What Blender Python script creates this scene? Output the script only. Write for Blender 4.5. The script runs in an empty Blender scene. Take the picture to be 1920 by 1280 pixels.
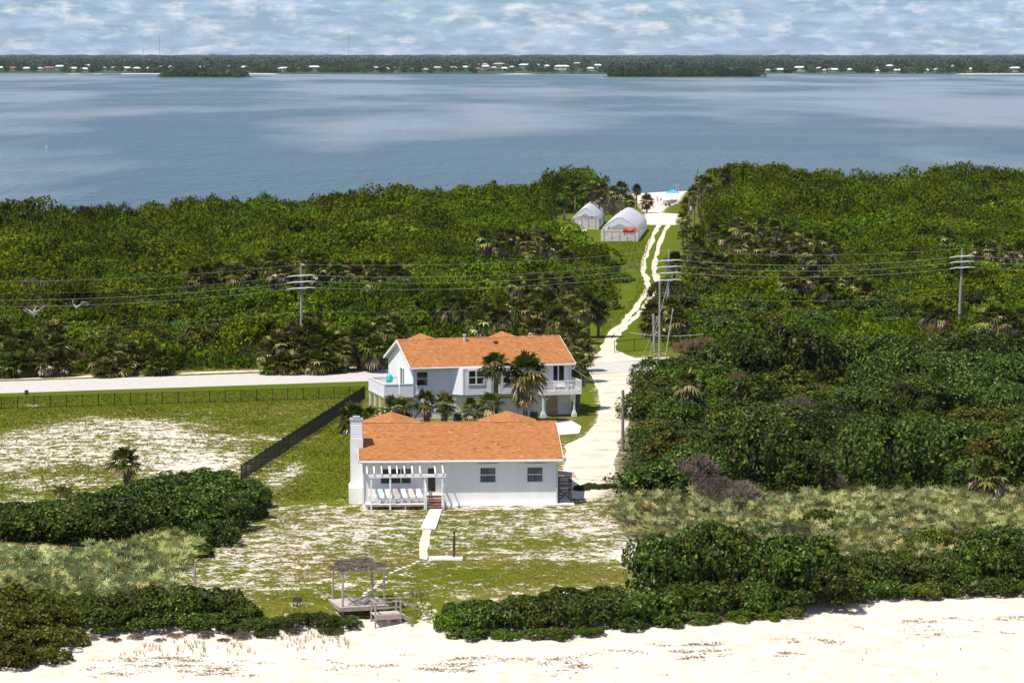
import bpy, math, random
import numpy as np
from mathutils import Vector, Matrix

# ------------------------------------------------------------------ camera, sky, sun, exposure
scene = bpy.context.scene
C = scene.collection
F_PX, CAM_H, HORIZON = 5500.0, 36.0, 98.0
PITCH = math.atan((640.0 - HORIZON) / F_PX)
cam_data = bpy.data.cameras.new('camera')
cam = bpy.data.objects.new('camera', cam_data); C.objects.link(cam)
cam.location = (0, 0, CAM_H)
cam.rotation_euler = (math.pi / 2 - PITCH, 0, 0)
cam_data.sensor_width = 36.0
cam_data.lens = 36.0 * F_PX / 1920.0
cam_data.clip_start = 1.0
cam_data.clip_end = 80000.0
scene.camera = cam

SUN_DIR = Vector((-0.37, -0.28, 0.885)).normalized()
SUN_EL = math.asin(SUN_DIR.z)
SUN_AZ = math.atan2(SUN_DIR.x, SUN_DIR.y)

world = bpy.data.worlds.new('World'); scene.world = world
world.use_nodes = True
wt = world.node_tree
for n in list(wt.nodes): wt.nodes.remove(n)
def wn(t, **k):
    n = wt.nodes.new(t)
    for a, b in k.items(): setattr(n, a, b)
    return n
w_out = wn('ShaderNodeOutputWorld')
w_bg = wn('ShaderNodeBackground'); w_bg.inputs['Strength'].default_value = 0.062
sky = wn('ShaderNodeTexSky'); sky.sky_type = 'NISHITA'; sky.sun_disc = False
sky.sun_elevation = SUN_EL; sky.sun_rotation = SUN_AZ
sky.altitude = 30.0; sky.air_density = 1.0; sky.dust_density = 0.15; sky.ozone_density = 1.0
w_tc = wn('ShaderNodeTexCoord')
def cloud_noise(scale, det, rough, sx, sz, off):
    mp = wn('ShaderNodeMapping'); mp.inputs['Scale'].default_value = (sx, sx, sz); mp.inputs['Location'].default_value = off
    nz = wn('ShaderNodeTexNoise'); nz.inputs['Scale'].default_value = scale
    nz.inputs['Detail'].default_value = det; nz.inputs['Roughness'].default_value = rough
    wt.links.new(w_tc.outputs['Generated'], mp.inputs['Vector']); wt.links.new(mp.outputs['Vector'], nz.inputs['Vector'])
    return nz
def wmath(op, a, b):
    m = wn('ShaderNodeMath'); m.operation = op
    for i, v in enumerate((a, b)):
        if isinstance(v, (int, float)): m.inputs[i].default_value = v
        else: wt.links.new(v, m.inputs[i])
    return m.outputs[0]
def wramp(src, stops):
    r = wn('ShaderNodeValToRGB')
    e = r.color_ramp.elements
    while len(e) < len(stops): e.new(0.5)
    for i, (p, c) in enumerate(stops):
        e[i].position = p; e[i].color = (c[0], c[1], c[2], 1) if not isinstance(c, (int, float)) else (c, c, c, 1)
    wt.links.new(src, r.inputs['Fac'])
    return r
cn1 = cloud_noise(1.0, 5, 0.56, 80.0, 290.0, (3.1, 1.7, 0.4))
cn2 = cloud_noise(1.0, 5, 0.60, 26.0, 330.0, (9.7, 4.2, 2.0))
cmask = wramp(wmath('ADD', wmath('MULTIPLY', cn1.outputs['Fac'], 0.55), wmath('MULTIPLY', cn2.outputs['Fac'], 0.45)),
              [(0.42, 0.0), (0.62, 1.0)])
cn3 = cloud_noise(1.0, 5, 0.58, 100.0, 330.0, (1.0, 7.7, 0.13))
ccol = wramp(cn3.outputs['Fac'], [(0.36, (6.4, 8.6, 12.2)), (0.62, (10.0, 11.4, 13.4))])
w_mix = wn('ShaderNodeMix'); w_mix.data_type = 'RGBA'
w_tint = wn('ShaderNodeMix'); w_tint.data_type = 'RGBA'; w_tint.blend_type = 'MULTIPLY'; w_tint.inputs['Factor'].default_value = 1.0
w_tint.inputs[7].default_value = (0.52, 0.80, 1.38, 1)
wt.links.new(sky.outputs['Color'], w_tint.inputs[6])
wt.links.new(wmath('MULTIPLY', cmask.outputs['Color'], 0.65), w_mix.inputs['Factor'])
wt.links.new(w_tint.outputs[2], w_mix.inputs[6]); wt.links.new(ccol.outputs['Color'], w_mix.inputs[7])
cn4 = cloud_noise(1.0, 6, 0.60, 105.0, 330.0, (5.3, 2.9, 0.71))
cn5 = cloud_noise(1.0, 2, 0.5, 22.0, 120.0, (0.3, 8.9, 0.2))
puff = wramp(wmath('ADD', wmath('MULTIPLY', cn4.outputs['Fac'], 0.8), wmath('MULTIPLY', cn5.outputs['Fac'], 0.2)), [(0.50, 0.0), (0.68, 1.0)])
w_puff = wn('ShaderNodeMix'); w_puff.data_type = 'RGBA'; w_puff.inputs[7].default_value = (15.8, 15.4, 14.8, 1)
wt.links.new(wmath('MULTIPLY', puff.outputs['Color'], 0.6), w_puff.inputs['Factor']); wt.links.new(w_mix.outputs[2], w_puff.inputs[6])
wt.links.new(w_puff.outputs[2], w_bg.inputs['Color']); wt.links.new(w_bg.outputs['Background'], w_out.inputs['Surface'])

sun_data = bpy.data.lights.new('sun', 'SUN'); sun_data.energy = 5.0; sun_data.angle = math.radians(0.53)
sun_data.color = (1.0, 0.95, 0.87)
sun = bpy.data.objects.new('sun', sun_data); C.objects.link(sun)
sun.rotation_euler = SUN_DIR.to_track_quat('Z', 'Y').to_euler()
sun.location = (-60, -40, 160)

scene.render.engine = 'CYCLES'
scene.cycles.max_bounces = 6; scene.cycles.diffuse_bounces = 3; scene.cycles.glossy_bounces = 3
scene.cycles.transmission_bounces = 4; scene.cycles.transparent_max_bounces = 8; scene.cycles.volume_bounces = 0
scene.cycles.use_denoising = True
scene.cycles.use_adaptive_sampling = True
vs = scene.view_settings
vs.view_transform = 'Standard'; vs.look = 'None'; vs.gamma = 1.0; vs.exposure = 0.32; vs.use_curve_mapping = False

# ------------------------------------------------------------------ pixel -> place
CP, SP = math.cos(PITCH), math.sin(PITCH)
def ray(px, py):
    a = (px - 960.0) / F_PX; b = (640.0 - py) / F_PX
    return Vector((a, CP + b * SP, -SP + b * CP))
def G(px, py, z=0.0):
    d = ray(px, py); t = (z - CAM_H) / d.z
    return Vector((d.x * t, d.y * t, z))
def pxpm(d): return F_PX / d

# ------------------------------------------------------------------ terrain shape
def smooth(a, b, v):
    t = np.clip((v - a) / (b - a), 0, 1); return t * t * (3 - 2 * t)
TOE_PX = [(-300, 1215), (0, 1212), (140, 1202), (330, 1192), (500, 1198), (700, 1182), (850, 1190), (1000, 1194),
          (1100, 1184), (1250, 1170), (1480, 1160), (1620, 1128), (1920, 1118), (2200, 1110)]
_toe = np.array([tuple(G(a, b, -1.2))[:2] for a, b in TOE_PX])
def toe_y(x): return np.interp(x, _toe[:, 0], _toe[:, 1])
SHORE = [(-300, 520), (0, 566), (300, 585), (500, 606), (700, 632), (900, 668), (1050, 705), (1150, 745), (1240, 764), (1330, 772), (1400, 772), (1500, 740), (1600, 692),
         (1680, 700), (1750, 736), (1850, 722), (1920, 712), (2300, 700)]
_sh = np.array([((px - 960) / F_PX * d, d) for px, d in SHORE])
def shore_y(x): return np.interp(x, _sh[:, 0], _sh[:, 1])

_rs = np.random.RandomState(5)
_perm = _rs.rand(256, 256)
def vnoise(x, y):
    x = np.asarray(x, float); y = np.asarray(y, float)
    xi = np.floor(x).astype(int); yi = np.floor(y).astype(int)
    fx = x - xi; fy = y - yi; fx = fx * fx * (3 - 2 * fx); fy = fy * fy * (3 - 2 * fy)
    g = lambda a, b: _perm[a & 255, b & 255]
    return (g(xi, yi) * (1 - fx) + g(xi + 1, yi) * fx) * (1 - fy) + (g(xi, yi + 1) * (1 - fx) + g(xi + 1, yi + 1) * fx) * fy
def fbm(x, y, o=4):
    s = 0; a = 0.5; t = 0
    for i in range(o):
        s = s + a * vnoise(np.asarray(x) * 2 ** i + 17.3 * i, np.asarray(y) * 2 ** i + 9.1 * i); t += a; a *= 0.5
    return s / t
def zt(x, y):
    x = np.asarray(x, float); y = np.asarray(y, float)
    e = toe_y(x)
    z = -1.2 * (1 - smooth(0.0, 5.0, y - e))
    below = np.clip(e - y, 0, None)
    z = z - 0.075 * np.minimum(below, 60)
    # sand relief of the beach, a small scarp and footprints
    bm = smooth(0.0, 1.5, below)
    z = z + bm * (0.10 * (fbm(x / 4.0, y / 3.0, 3) - 0.5) + 0.11 * (fbm(x / 0.6, y / 0.6, 3) - 0.5))
    sc = e - 6.6 + 1.0 * (fbm(x / 6.0, x * 0 + 3.3, 3) - 0.5)
    z = z - 0.30 * smooth(-0.05, 0.12, sc - y) * smooth(0.35, 0.6, fbm(x / 9.0 + 4, x * 0 + 1.3, 2))
    # front yard hummocks
    fy = smooth(3.0, 8.0, y - e) * (1 - smooth(232.0, 234.0, y))
    z = z + fy * 0.16 * (fbm(x / 2.2, y / 2.2, 3) - 0.5)
    # side lot: low bare sand mound
    m = np.exp(-(((x + 33) / 9.0) ** 2 + ((y - 274) / 14.0) ** 2))
    z = z + 0.55 * m * (0.75 + 0.5 * fbm(x / 3.0, y / 3.0, 2))
    # lagoon shore
    s = shore_y(x)
    z = z - 2.5 * smooth(-4.0, 12.0, y - s)
    return z
def ztf(x, y): return float(zt(np.array([x]), np.array([y]))[0])
def T(px, py, dz=0.0):
    z = 0.0
    for _ in range(12):
        p = G(px, py, z + dz); z = 0.6 * z + 0.4 * ztf(p.x, p.y)
    p = G(px, py, z + dz); return p
def on_top(px, py, h):
    """ground place of something whose top, h metres up, shows at this pixel"""
    p = G(px, py, h); return Vector((p.x, p.y, ztf(p.x, p.y)))

# ------------------------------------------------------------------ object helpers
def tag(o, label=None, cat=None, group=None, kind=None):
    if label: o['label'] = label
    if cat: o['category'] = cat
    if group: o['group'] = group
    if kind: o['kind'] = kind
    return o
def empty(name, loc=(0, 0, 0), rz=0.0):
    o = bpy.data.objects.new(name, None); C.objects.link(o)
    o.location = loc; o.rotation_euler = (0, 0, rz); o.empty_display_size = 0.3
    return o
def link(name, me, parent=None, mat=None):
    o = bpy.data.objects.new(name, me); C.objects.link(o)
    if parent is not None: o.parent = parent
    if mat is not None and not me.materials: me.materials.append(mat)
    return o
def copy_obj(o, parent=None):
    c = o.copy(); C.objects.link(c); c.parent = parent; return c
def copy_tree(o, parent=None):
    c = copy_obj(o, parent)
    for ch in list(o.children): copy_tree(ch, c)
    return c

class MB:
    def __init__(s): s.v = []; s.f = []; s.c = []
    def add(s, vs, fs, col=None):
        b = len(s.v); s.v += [tuple(p) for p in vs]
        for f in fs: s.f.append(tuple(i + b for i in f)); s.c.append(col if col is not None else random.random())
        return s
    def box(s, a, b):
        x0, y0, z0 = a; x1, y1, z1 = b
        return s.add([(x0, y0, z0), (x1, y0, z0), (x1, y1, z0), (x0, y1, z0), (x0, y0, z1), (x1, y0, z1), (x1, y1, z1), (x0, y1, z1)],
                     [(0, 3, 2, 1), (4, 5, 6, 7), (0, 1, 5, 4), (1, 2, 6, 5), (2, 3, 7, 6), (3, 0, 4, 7)])
    def bar(s, p, q, w, h, up=(0, 0, 1)):
        p = Vector(p); q = Vector(q); d = (q - p).normalized(); u = Vector(up)
        if abs(d.dot(u)) > 0.98: u = Vector((0, 1, 0))
        r = d.cross(u).normalized() * (w / 2); t = r.cross(d).normalized() * (h / 2)
        return s.add([p - r - t, p + r - t, p + r + t, p - r + t, q - r - t, q + r - t, q + r + t, q - r + t],
                     [(0, 1, 2, 3), (4, 7, 6, 5), (0, 4, 5, 1), (1, 5, 6, 2), (2, 6, 7, 3), (3, 7, 4, 0)])
    def tube(s, pts, rad, n=6, cap=True):
        pts = [Vector(p) for p in pts]
        if isinstance(rad, (int, float)): rad = [rad] * len(pts)
        vs = []; fs = []
        for i, p in enumerate(pts):
            d = (pts[min(i + 1, len(pts) - 1)] - pts[max(i - 1, 0)]).normalized()
            u = Vector((0, 0, 1)) if abs(d.z) < 0.9 else Vector((1, 0, 0))
            r = d.cross(u).normalized(); t = r.cross(d)
            for k in range(n):
                a = 2 * math.pi * k / n; vs.append(p + (r * math.cos(a) + t * math.sin(a)) * rad[i])
        for i in range(len(pts) - 1):
            for k in range(n):
                a = i * n + k; b = i * n + (k + 1) % n; fs.append((a, b, b + n, a + n))
        if cap: fs += [tuple(range(n))[::-1], tuple(range((len(pts) - 1) * n, len(pts) * n))]
        return s.add(vs, fs)
    def quad(s, a, b, c, d, col=None): return s.add([a, b, c, d], [(0, 1, 2, 3)], col)
    def poly_prism(s, pts, z0, z1):
        n = len(pts)
        return s.add([(p[0], p[1], z0) for p in pts] + [(p[0], p[1], z1) for p in pts],
                     [tuple(range(n))[::-1], tuple(range(n, 2 * n))] + [(i, (i + 1) % n, (i + 1) % n + n, i + n) for i in range(n)])
    def mesh(s, name, mat=None, smooth_=False):
        me = bpy.data.meshes.new(name); me.from_pydata(s.v, [], s.f)
        at = me.attributes.new('v', 'FLOAT', 'FACE'); at.data.foreach_set('value', np.array(s.c, dtype=np.float32))
        if mat is not None: me.materials.append(mat)
        if smooth_:
            me.polygons.foreach_set('use_smooth', [True] * len(me.polygons))
        me.update(); return me
    def build(s, name, mat, parent=None, smooth_=False):
        return link(name, s.mesh(name, mat, smooth_), parent)

def np_mesh(name, V, nper, mat, v=None, smooth_=False):
    """V: (faces*nper, 3) unshared corners"""
    V = np.ascontiguousarray(V, dtype=np.float32); nv = len(V); nf = nv // nper
    me = bpy.data.meshes.new(name)
    me.vertices.add(nv); me.vertices.foreach_set('co', V.ravel())
    me.loops.add(nv); me.loops.foreach_set('vertex_index', np.arange(nv, dtype=np.int32))
    me.polygons.add(nf); me.polygons.foreach_set('loop_start', np.arange(0, nv, nper, dtype=np.int32))
    me.polygons.foreach_set('loop_total', np.full(nf, nper, dtype=np.int32))
    at = me.attributes.new('v', 'FLOAT', 'FACE')
    at.data.foreach_set('value', (np.random.RandomState(nf % 9999).rand(nf) if v is None else v).astype(np.float32))
    if mat is not None: me.materials.append(mat)
    me.update(calc_edges=True); return me
def grid_mesh(name, X, Y, Z, mat, attrs=None):
    ny, nx = X.shape
    V = np.stack([X, Y, Z], -1).reshape(-1, 3).astype(np.float32)
    idx = np.arange(nx * ny).reshape(ny, nx)
    Fq = np.stack([idx[:-1, :-1], idx[:-1, 1:], idx[1:, 1:], idx[1:, :-1]], -1).reshape(-1, 4).astype(np.int32)
    me = bpy.data.meshes.new(name)
    me.vertices.add(len(V)); me.vertices.foreach_set('co', V.ravel())
    me.loops.add(Fq.size); me.loops.foreach_set('vertex_index', Fq.ravel())
    me.polygons.add(len(Fq)); me.polygons.foreach_set('loop_start', np.arange(0, Fq.size, 4, dtype=np.int32))
    me.polygons.foreach_set('loop_total', np.full(len(Fq), 4, dtype=np.int32))
    me.polygons.foreach_set('use_smooth', np.ones(len(Fq), dtype=bool))
    for k, a in (attrs or {}).items():
        at = me.attributes.new(k, 'FLOAT', 'POINT'); at.data.foreach_set('value', a.ravel().astype(np.float32))
    if mat is not None: me.materials.append(mat)
    me.update(calc_edges=True); return me

# ------------------------------------------------------------------ materials
class Mat:
    def __init__(s, name):
        s.m = bpy.data.materials.new(name); s.m.use_nodes = True; s.t = s.m.node_tree
        s.b = s.t.nodes['Principled BSDF']; s.out = s.t.nodes['Material Output']
        s.b.inputs['Specular IOR Level'].default_value = 0.3
    def n(s, t, **k):
        x = s.t.nodes.new(t)
        for a, b in k.items(): setattr(x, a, b)
        return x
    def l(s, a, b): s.t.links.new(a, b)
    def obj(s, scale=(1, 1, 1), world=True):
        if world:
            g = s.n('ShaderNodeNewGeometry'); o = g.outputs['Position']
        else: o = s.n('ShaderNodeTexCoord').outputs['Object']
        mp = s.n('ShaderNodeMapping'); mp.inputs['Scale'].default_value = scale; s.l(o, mp.inputs['Vector']); return mp.outputs['Vector']
    def noise(s, scale, det=4, rough=0.55, vec=None):
        x = s.n('ShaderNodeTexNoise'); x.inputs['Scale'].default_value = scale; x.inputs['Detail'].default_value = det
        x.inputs['Roughness'].default_value = rough
        s.l(vec if vec is not None else s.obj(), x.inputs['Vector']); return x.outputs['Fac']
    def ramp(s, src, stops, interp='LINEAR'):
        r = s.n('ShaderNodeValToRGB'); r.color_ramp.interpolation = interp; e = r.color_ramp.elements
        while len(e) < len(stops): e.new(0.5)
        for i, (p, c) in enumerate(stops):
            e[i].position = p; e[i].color = (c, c, c, 1) if isinstance(c, (int, float)) else (c[0], c[1], c[2], 1)
        s.l(src, r.inputs['Fac']); return r.outputs['Color']
    def attr(s, name):
        a = s.n('ShaderNodeAttribute'); a.attribute_name = name; return a.outputs['Fac']
    def math(s, op, a, b=0.0, clamp=False):
        m = s.n('ShaderNodeMath', operation=op, use_clamp=clamp)
        for i, v in enumerate((a, b)):
            if isinstance(v, (int, float)): m.inputs[i].default_value = v
            else: s.l(v, m.inputs[i])
        return m.outputs[0]
    def mix(s, f, a, b, mode='MIX'):
        m = s.n('ShaderNodeMix', data_type='RGBA', blend_type=mode)
        for key, v in (('f', f), (6, a), (7, b)):
            inp = m.inputs['Factor'] if key == 'f' else m.inputs[key]
            if isinstance(v, (int, float)): inp.default_value = v
            elif isinstance(v, tuple): inp.default_value = (v[0], v[1], v[2], 1)
            else: s.l(v, inp)
        return m.outputs[2]
    def color(s, v):
        if isinstance(v, tuple): s.b.inputs['Base Color'].default_value = (v[0], v[1], v[2], 1)
        else: s.l(v, s.b.inputs['Base Color'])
        return s
    def set(s, **k):
        for a, v in k.items():
            inp = s.b.inputs[a.replace('_', ' ')]
            if isinstance(v, (int, float, tuple)): inp.default_value = v
            else: s.l(v, inp)
        return s
    def bump(s, h, strength=0.3, dist=0.05):
        x = s.n('ShaderNodeBump'); x.inputs['Strength'].default_value = strength; x.inputs['Distance'].default_value = dist
        s.l(h, x.inputs['Height']); s.l(x.outputs['Normal'], s.b.inputs['Normal']); return s

def leaf_mat(name, stops, spec=0.35, rough=0.45, trans=0.22, patch=0.0, patch_col=(0.1, 0.09, 0.04), oscale=0.25, bigk=1.7):
    m = Mat(name)
    c = m.ramp(m.attr('v'), stops)
    oi = m.n('ShaderNodeObjectInfo')
    hs = m.n('ShaderNodeHueSaturation')
    m.l(c, hs.inputs['Color'])
    m.l(m.math('ADD', m.math('MULTIPLY', oi.outputs['Random'], 0.045), 0.465), hs.inputs['Hue'])
    big = m.noise(oscale, 2)
    m.l(m.math('ADD', m.math('MULTIPLY', big, bigk), m.math('ADD', m.math('MULTIPLY', oi.outputs['Random'], 0.75), 0.73 - bigk * 0.5)), hs.inputs['Value'])
    c2 = hs.outputs['Color']
    if patch > 0:
        c2 = m.mix(m.math('MULTIPLY', m.ramp(m.noise(0.13, 4), [(0.5, 0.0), (0.66, 1.0)]), patch), c2, patch_col)
    m.color(c2).set(Roughness=rough, Specular_IOR_Level=spec)
    tr = m.n('ShaderNodeBsdfTranslucent'); mx = m.n('ShaderNodeMixShader'); mx.inputs['Fac'].default_value = trans
    m.l(c2, tr.inputs['Color']); m.l(m.b.outputs['BSDF'], mx.inputs[1]); m.l(tr.outputs['BSDF'], mx.inputs[2])
    m.l(mx.outputs['Shader'], m.out.inputs['Surface'])
    return m.m
M = {}
M['grape'] = leaf_mat('sea_grape_leaf', [(0.0, (0.012, 0.026, 0.002)), (0.45, (0.030, 0.058, 0.005)), (0.80, (0.058, 0.096, 0.009)), (0.93, (0.105, 0.140, 0.020)), (1.0, (0.20, 0.20, 0.05))], 0.10, 0.45, 0.10)
M['grape_olive'] = leaf_mat('olive_scrub_leaf', [(0.0, (0.024, 0.036, 0.003)), (0.5, (0.052, 0.070, 0.006)), (0.85, (0.13, 0.14, 0.018)), (1.0, (0.22, 0.16, 0.05))], 0.05, 0.55, 0.14)
M['fresh'] = leaf_mat('fresh_green_leaf', [(0.0, (0.022, 0.050, 0.002)), (0.5, (0.045, 0.090, 0.005)), (1.0, (0.11, 0.165, 0.014))], 0.05, 0.55, 0.16)
M['mangrove'] = leaf_mat('mangrove_leaf', [(0.0, (0.014, 0.032, 0.003)), (0.35, (0.044, 0.076, 0.004)), (0.75, (0.094, 0.135, 0.006)), (1.0, (0.155, 0.185, 0.014))], 0.0, 0.6, 0.16, 0.35, (0.10, 0.105, 0.012), 0.05, 2.5)
M['far'] = leaf_mat('far_tree_leaf', [(0.0, (0.020, 0.036, 0.008)), (0.5, (0.042, 0.066, 0.013)), (1.0, (0.09, 0.11, 0.028))], 0.05, 0.7, 0.1, 0.4, (0.05, 0.05, 0.03), 0.012)
M['palm'] = leaf_mat('palm_frond_green', [(0.0, (0.026, 0.038, 0.004)), (0.55, (0.060, 0.076, 0.007)), (0.85, (0.13, 0.14, 0.02)), (1.0, (0.36, 0.32, 0.12))], 0.08, 0.5, 0.16)
M['deadpalm'] = leaf_mat('dead_palm_frond', [(0.0, (0.11, 0.075, 0.035)), (0.5, (0.26, 0.195, 0.10)), (1.0, (0.54, 0.45, 0.28))], 0.2, 0.6, 0.15)
M['palmetto'] = leaf_mat('saw_palmetto_fan', [(0.0, (0.035, 0.055, 0.012)), (0.30, (0.17, 0.225, 0.06)), (0.75, (0.45, 0.53, 0.22)), (0.92, (0.54, 0.52, 0.12)), (1.0, (0.46, 0.36, 0.12))], 0.3, 0.45, 0.2, 0.5, (0.27, 0.27, 0.06), 0.12)
M['grass'] = leaf_mat('grass_blade', [(0.0, (0.066, 0.105, 0.006)), (0.5, (0.108, 0.142, 0.010)), (0.85, (0.21, 0.19, 0.030)), (1.0, (0.33, 0.245, 0.08))], 0.0, 0.5, 0.25, 0, oscale=0.2)
M['oats'] = leaf_mat('dune_grass_blade', [(0.0, (0.14, 0.15, 0.04)), (0.6, (0.27, 0.24, 0.09)), (1.0, (0.42, 0.33, 0.15))], 0.25, 0.5, 0.25)
M['twig'] = leaf_mat('bare_twig', [(0.0, (0.085, 0.066, 0.048)), (0.6, (0.16, 0.128, 0.092)), (1.0, (0.26, 0.21, 0.15))], 0.2, 0.7, 0.0)
M['redtwig'] = leaf_mat('reddish_dry_twig', [(0.0, (0.09, 0.055, 0.035)), (0.6, (0.17, 0.105, 0.06)), (1.0, (0.25, 0.18, 0.10))], 0.2, 0.7, 0.05)

def plain(name, col, rough=0.6, spec=0.3, var=0.12, scale=3.0, bump=0.0, bscale=None):
    m = Mat(name); nz = m.noise(scale, 5, 0.6)
    lo = tuple(c * (1 - var) for c in col); hi = tuple(min(1, c * (1 + var)) for c in col)
    m.color(m.ramp(nz, [(0.3, lo), (0.7, hi)])).set(Roughness=rough, Specular_IOR_Level=spec)
    if bump: m.bump(m.noise(bscale or scale * 4, 4), bump, 0.02)
    return m.m
M['white'] = plain('white_painted_wood', (0.78, 0.78, 0.77), 0.5, 0.35, 0.05, 1.4)
M['stucco'] = plain('white_stucco', (0.80, 0.80, 0.79), 0.75, 0.2, 0.05, 0.9, 0.25, 26.0)
sm = Mat('white_stucco_wall')                                     # rain streaks and a grimy foot
st1 = sm.ramp(sm.noise(1.0, 5, 0.65, sm.obj((1.6, 1.6, 0.18))), [(0.45, 0.0), (0.75, 1.0)]); st2 = sm.ramp(sm.noise(0.5, 4), [(0.4, 0.0), (0.7, 1.0)])
sm.color(sm.mix(sm.math('MULTIPLY', st1, 0.30), sm.mix(sm.math('MULTIPLY', st2, 0.4), (0.80, 0.80, 0.79), (0.74, 0.74, 0.72)), (0.60, 0.59, 0.55))).set(Roughness=0.8, Specular_IOR_Level=0.1)
sm.bump(sm.noise(22, 4), 0.25, 0.02); M['stucco'] = sm.m
M['siding'] = plain('white_clapboard', (0.79, 0.79, 0.79), 0.6, 0.3, 0.05, 0.8)
M['chimney'] = plain('chimney_stucco', (0.80, 0.79, 0.76), 0.8, 0.2, 0.06, 0.7, 0.3, 20.0)
M['metalcap'] = plain('galvanised_cap', (0.33, 0.34, 0.35), 0.45, 0.5, 0.15, 3)
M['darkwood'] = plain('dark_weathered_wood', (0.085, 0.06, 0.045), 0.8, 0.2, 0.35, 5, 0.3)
M['greywood'] = plain('grey_weathered_wood', (0.36, 0.30, 0.25), 0.8, 0.2, 0.3, 4, 0.3)
M['deckwood'] = plain('bleached_deck_boards', (0.47, 0.41, 0.36), 0.8, 0.2, 0.22, 3, 0.25)
M['redstep'] = plain('oxide_red_step_paint', (0.33, 0.12, 0.085), 0.7, 0.3, 0.25, 3)
M['tanstep'] = plain('worn_tan_step_paint', (0.62, 0.40, 0.28), 0.7, 0.3, 0.2, 3)
M['polewood'] = plain('creosoted_pole', (0.20, 0.155, 0.12), 0.8, 0.2, 0.3, 2, 0.2)
M['greypole'] = plain('silvered_pole', (0.30, 0.28, 0.26), 0.8, 0.2, 0.25, 2, 0.2)
M['trunk'] = plain('palm_trunk', (0.19, 0.145, 0.11), 0.85, 0.15, 0.4, 4, 0.4)
M['stick'] = plain('brown_roof_sticks', (0.15, 0.115, 0.09), 0.9, 0.1, 0.5, 2)
M['bark'] = plain('grey_bark', (0.20, 0.17, 0.14), 0.85, 0.15, 0.35, 3, 0.3)
M['deadwood'] = plain('bleached_dead_wood', (0.36, 0.33, 0.30), 0.8, 0.2, 0.2, 2, 0.2)
M['insul'] = plain('pale_insulator', (0.55, 0.57, 0.58), 0.5, 0.3, 0.05, 2)
M['wire'] = plain('aluminium_wire', (0.38, 0.40, 0.38), 0.6, 0.3, 0.1, 0.2)
M['blackmetal'] = plain('black_powder_coat', (0.012, 0.014, 0.012), 0.6, 0.2, 0.2, 2)
M['concrete'] = plain('pale_concrete', (0.66, 0.63, 0.56), 0.85, 0.2, 0.08, 0.9, 0.2, 12)
M['whitecon'] = plain('whitewashed_concrete', (0.80, 0.78, 0.73), 0.85, 0.2, 0.06, 1.2, 0.2, 12)
M['greenbin'] = plain('green_plastic_barrel', (0.018, 0.12, 0.075), 0.45, 0.4, 0.15, 4)
M['sandlid'] = plain('tan_lid', (0.62, 0.48, 0.32), 0.7, 0.3, 0.15, 4)
M['teal'] = plain('turquoise_fabric', (0.05, 0.50, 0.48), 0.6, 0.3, 0.1, 4)
M['slingwhite'] = plain('white_sling_fabric', (0.74, 0.72, 0.69), 0.6, 0.3, 0.06, 6)
M['slinggrey'] = plain('taupe_sling_fabric', (0.47, 0.40, 0.35), 0.6, 0.3, 0.1, 6)
M['slingpink'] = plain('pale_blush_sling_fabric', (0.70, 0.56, 0.50), 0.6, 0.3, 0.08, 6)
M['slingteal'] = plain('pale_turquoise_sling_fabric', (0.60, 0.71, 0.67), 0.6, 0.3, 0.08, 6)
M['plywood'] = plain('plywood_door', (0.44, 0.33, 0.24), 0.75, 0.2, 0.15, 3)
M['red'] = plain('red_tarp', (0.72, 0.025, 0.03), 0.5, 0.4, 0.08, 3)
M['blue'] = plain('blue_canopy_cloth', (0.05, 0.38, 0.58), 0.6, 0.3, 0.1, 2)
M['brown'] = plain('brown_hull_interior', (0.24, 0.13, 0.06), 0.6, 0.3, 0.15, 3)
M['rope'] = plain('black_rubber', (0.03, 0.03, 0.03), 0.6, 0.3, 0.1, 3)
M['skin'] = plain('skin', (0.42, 0.26, 0.18), 0.55, 0.4, 0.06, 8)
M['dkcloth'] = plain('dark_red_brown_clothes', (0.20, 0.08, 0.07), 0.8, 0.2, 0.1, 8)
M['bluecloth'] = plain('grey_blue_clothes', (0.26, 0.34, 0.46), 0.8, 0.2, 0.1, 8)
M['hair'] = plain('dark_hair', (0.05, 0.035, 0.025), 0.6, 0.3, 0.1, 8)

g = Mat('window_glass'); g.color(g.ramp(g.noise(0.8, 2), [(0.3, (0.012, 0.013, 0.016)), (0.7, (0.03, 0.032, 0.036))])).set(Roughness=0.08, Specular_IOR_Level=0.6); M['glass'] = g.m
m = Mat('window_blind'); m.color(m.ramp(m.noise(2, 3), [(0.3, (0.05, 0.055, 0.07)), (0.7, (0.12, 0.125, 0.14))])).set(Roughness=0.25, Specular_IOR_Level=0.5); M['blindglass'] = m.m
m = Mat('orange_asphalt_shingle')
tone = m.ramp(m.attr('v'), [(0.0, (0.25, 0.098, 0.034)), (0.25, (0.36, 0.148, 0.055)), (0.55, (0.42, 0.182, 0.072)), (0.85, (0.49, 0.225, 0.098)), (1.0, (0.58, 0.31, 0.16))])
m.color(m.mix(m.ramp(m.noise(0.35, 3), [(0.35, 0.0), (0.7, 0.35)]), tone, (0.36, 0.145, 0.054))).set(Roughness=1.0, Specular_IOR_Level=0.0)
m.bump(m.noise(60, 3), 0.4, 0.01); M['shingle'] = m.m
m = Mat('greenhouse_film'); m.color(m.ramp(m.noise(0.8, 4), [(0.3, (0.72, 0.74, 0.80)), (0.7, (0.84, 0.85, 0.88))])).set(Roughness=0.35, Specular_IOR_Level=0.5)
tr = m.n('ShaderNodeBsdfTranslucent'); tr.inputs['Color'].default_value = (0.85, 0.86, 0.88, 1); tp = m.n('ShaderNodeBsdfTransparent'); tp.inputs['Color'].default_value = (0.9, 0.9, 0.92, 1)
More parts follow.
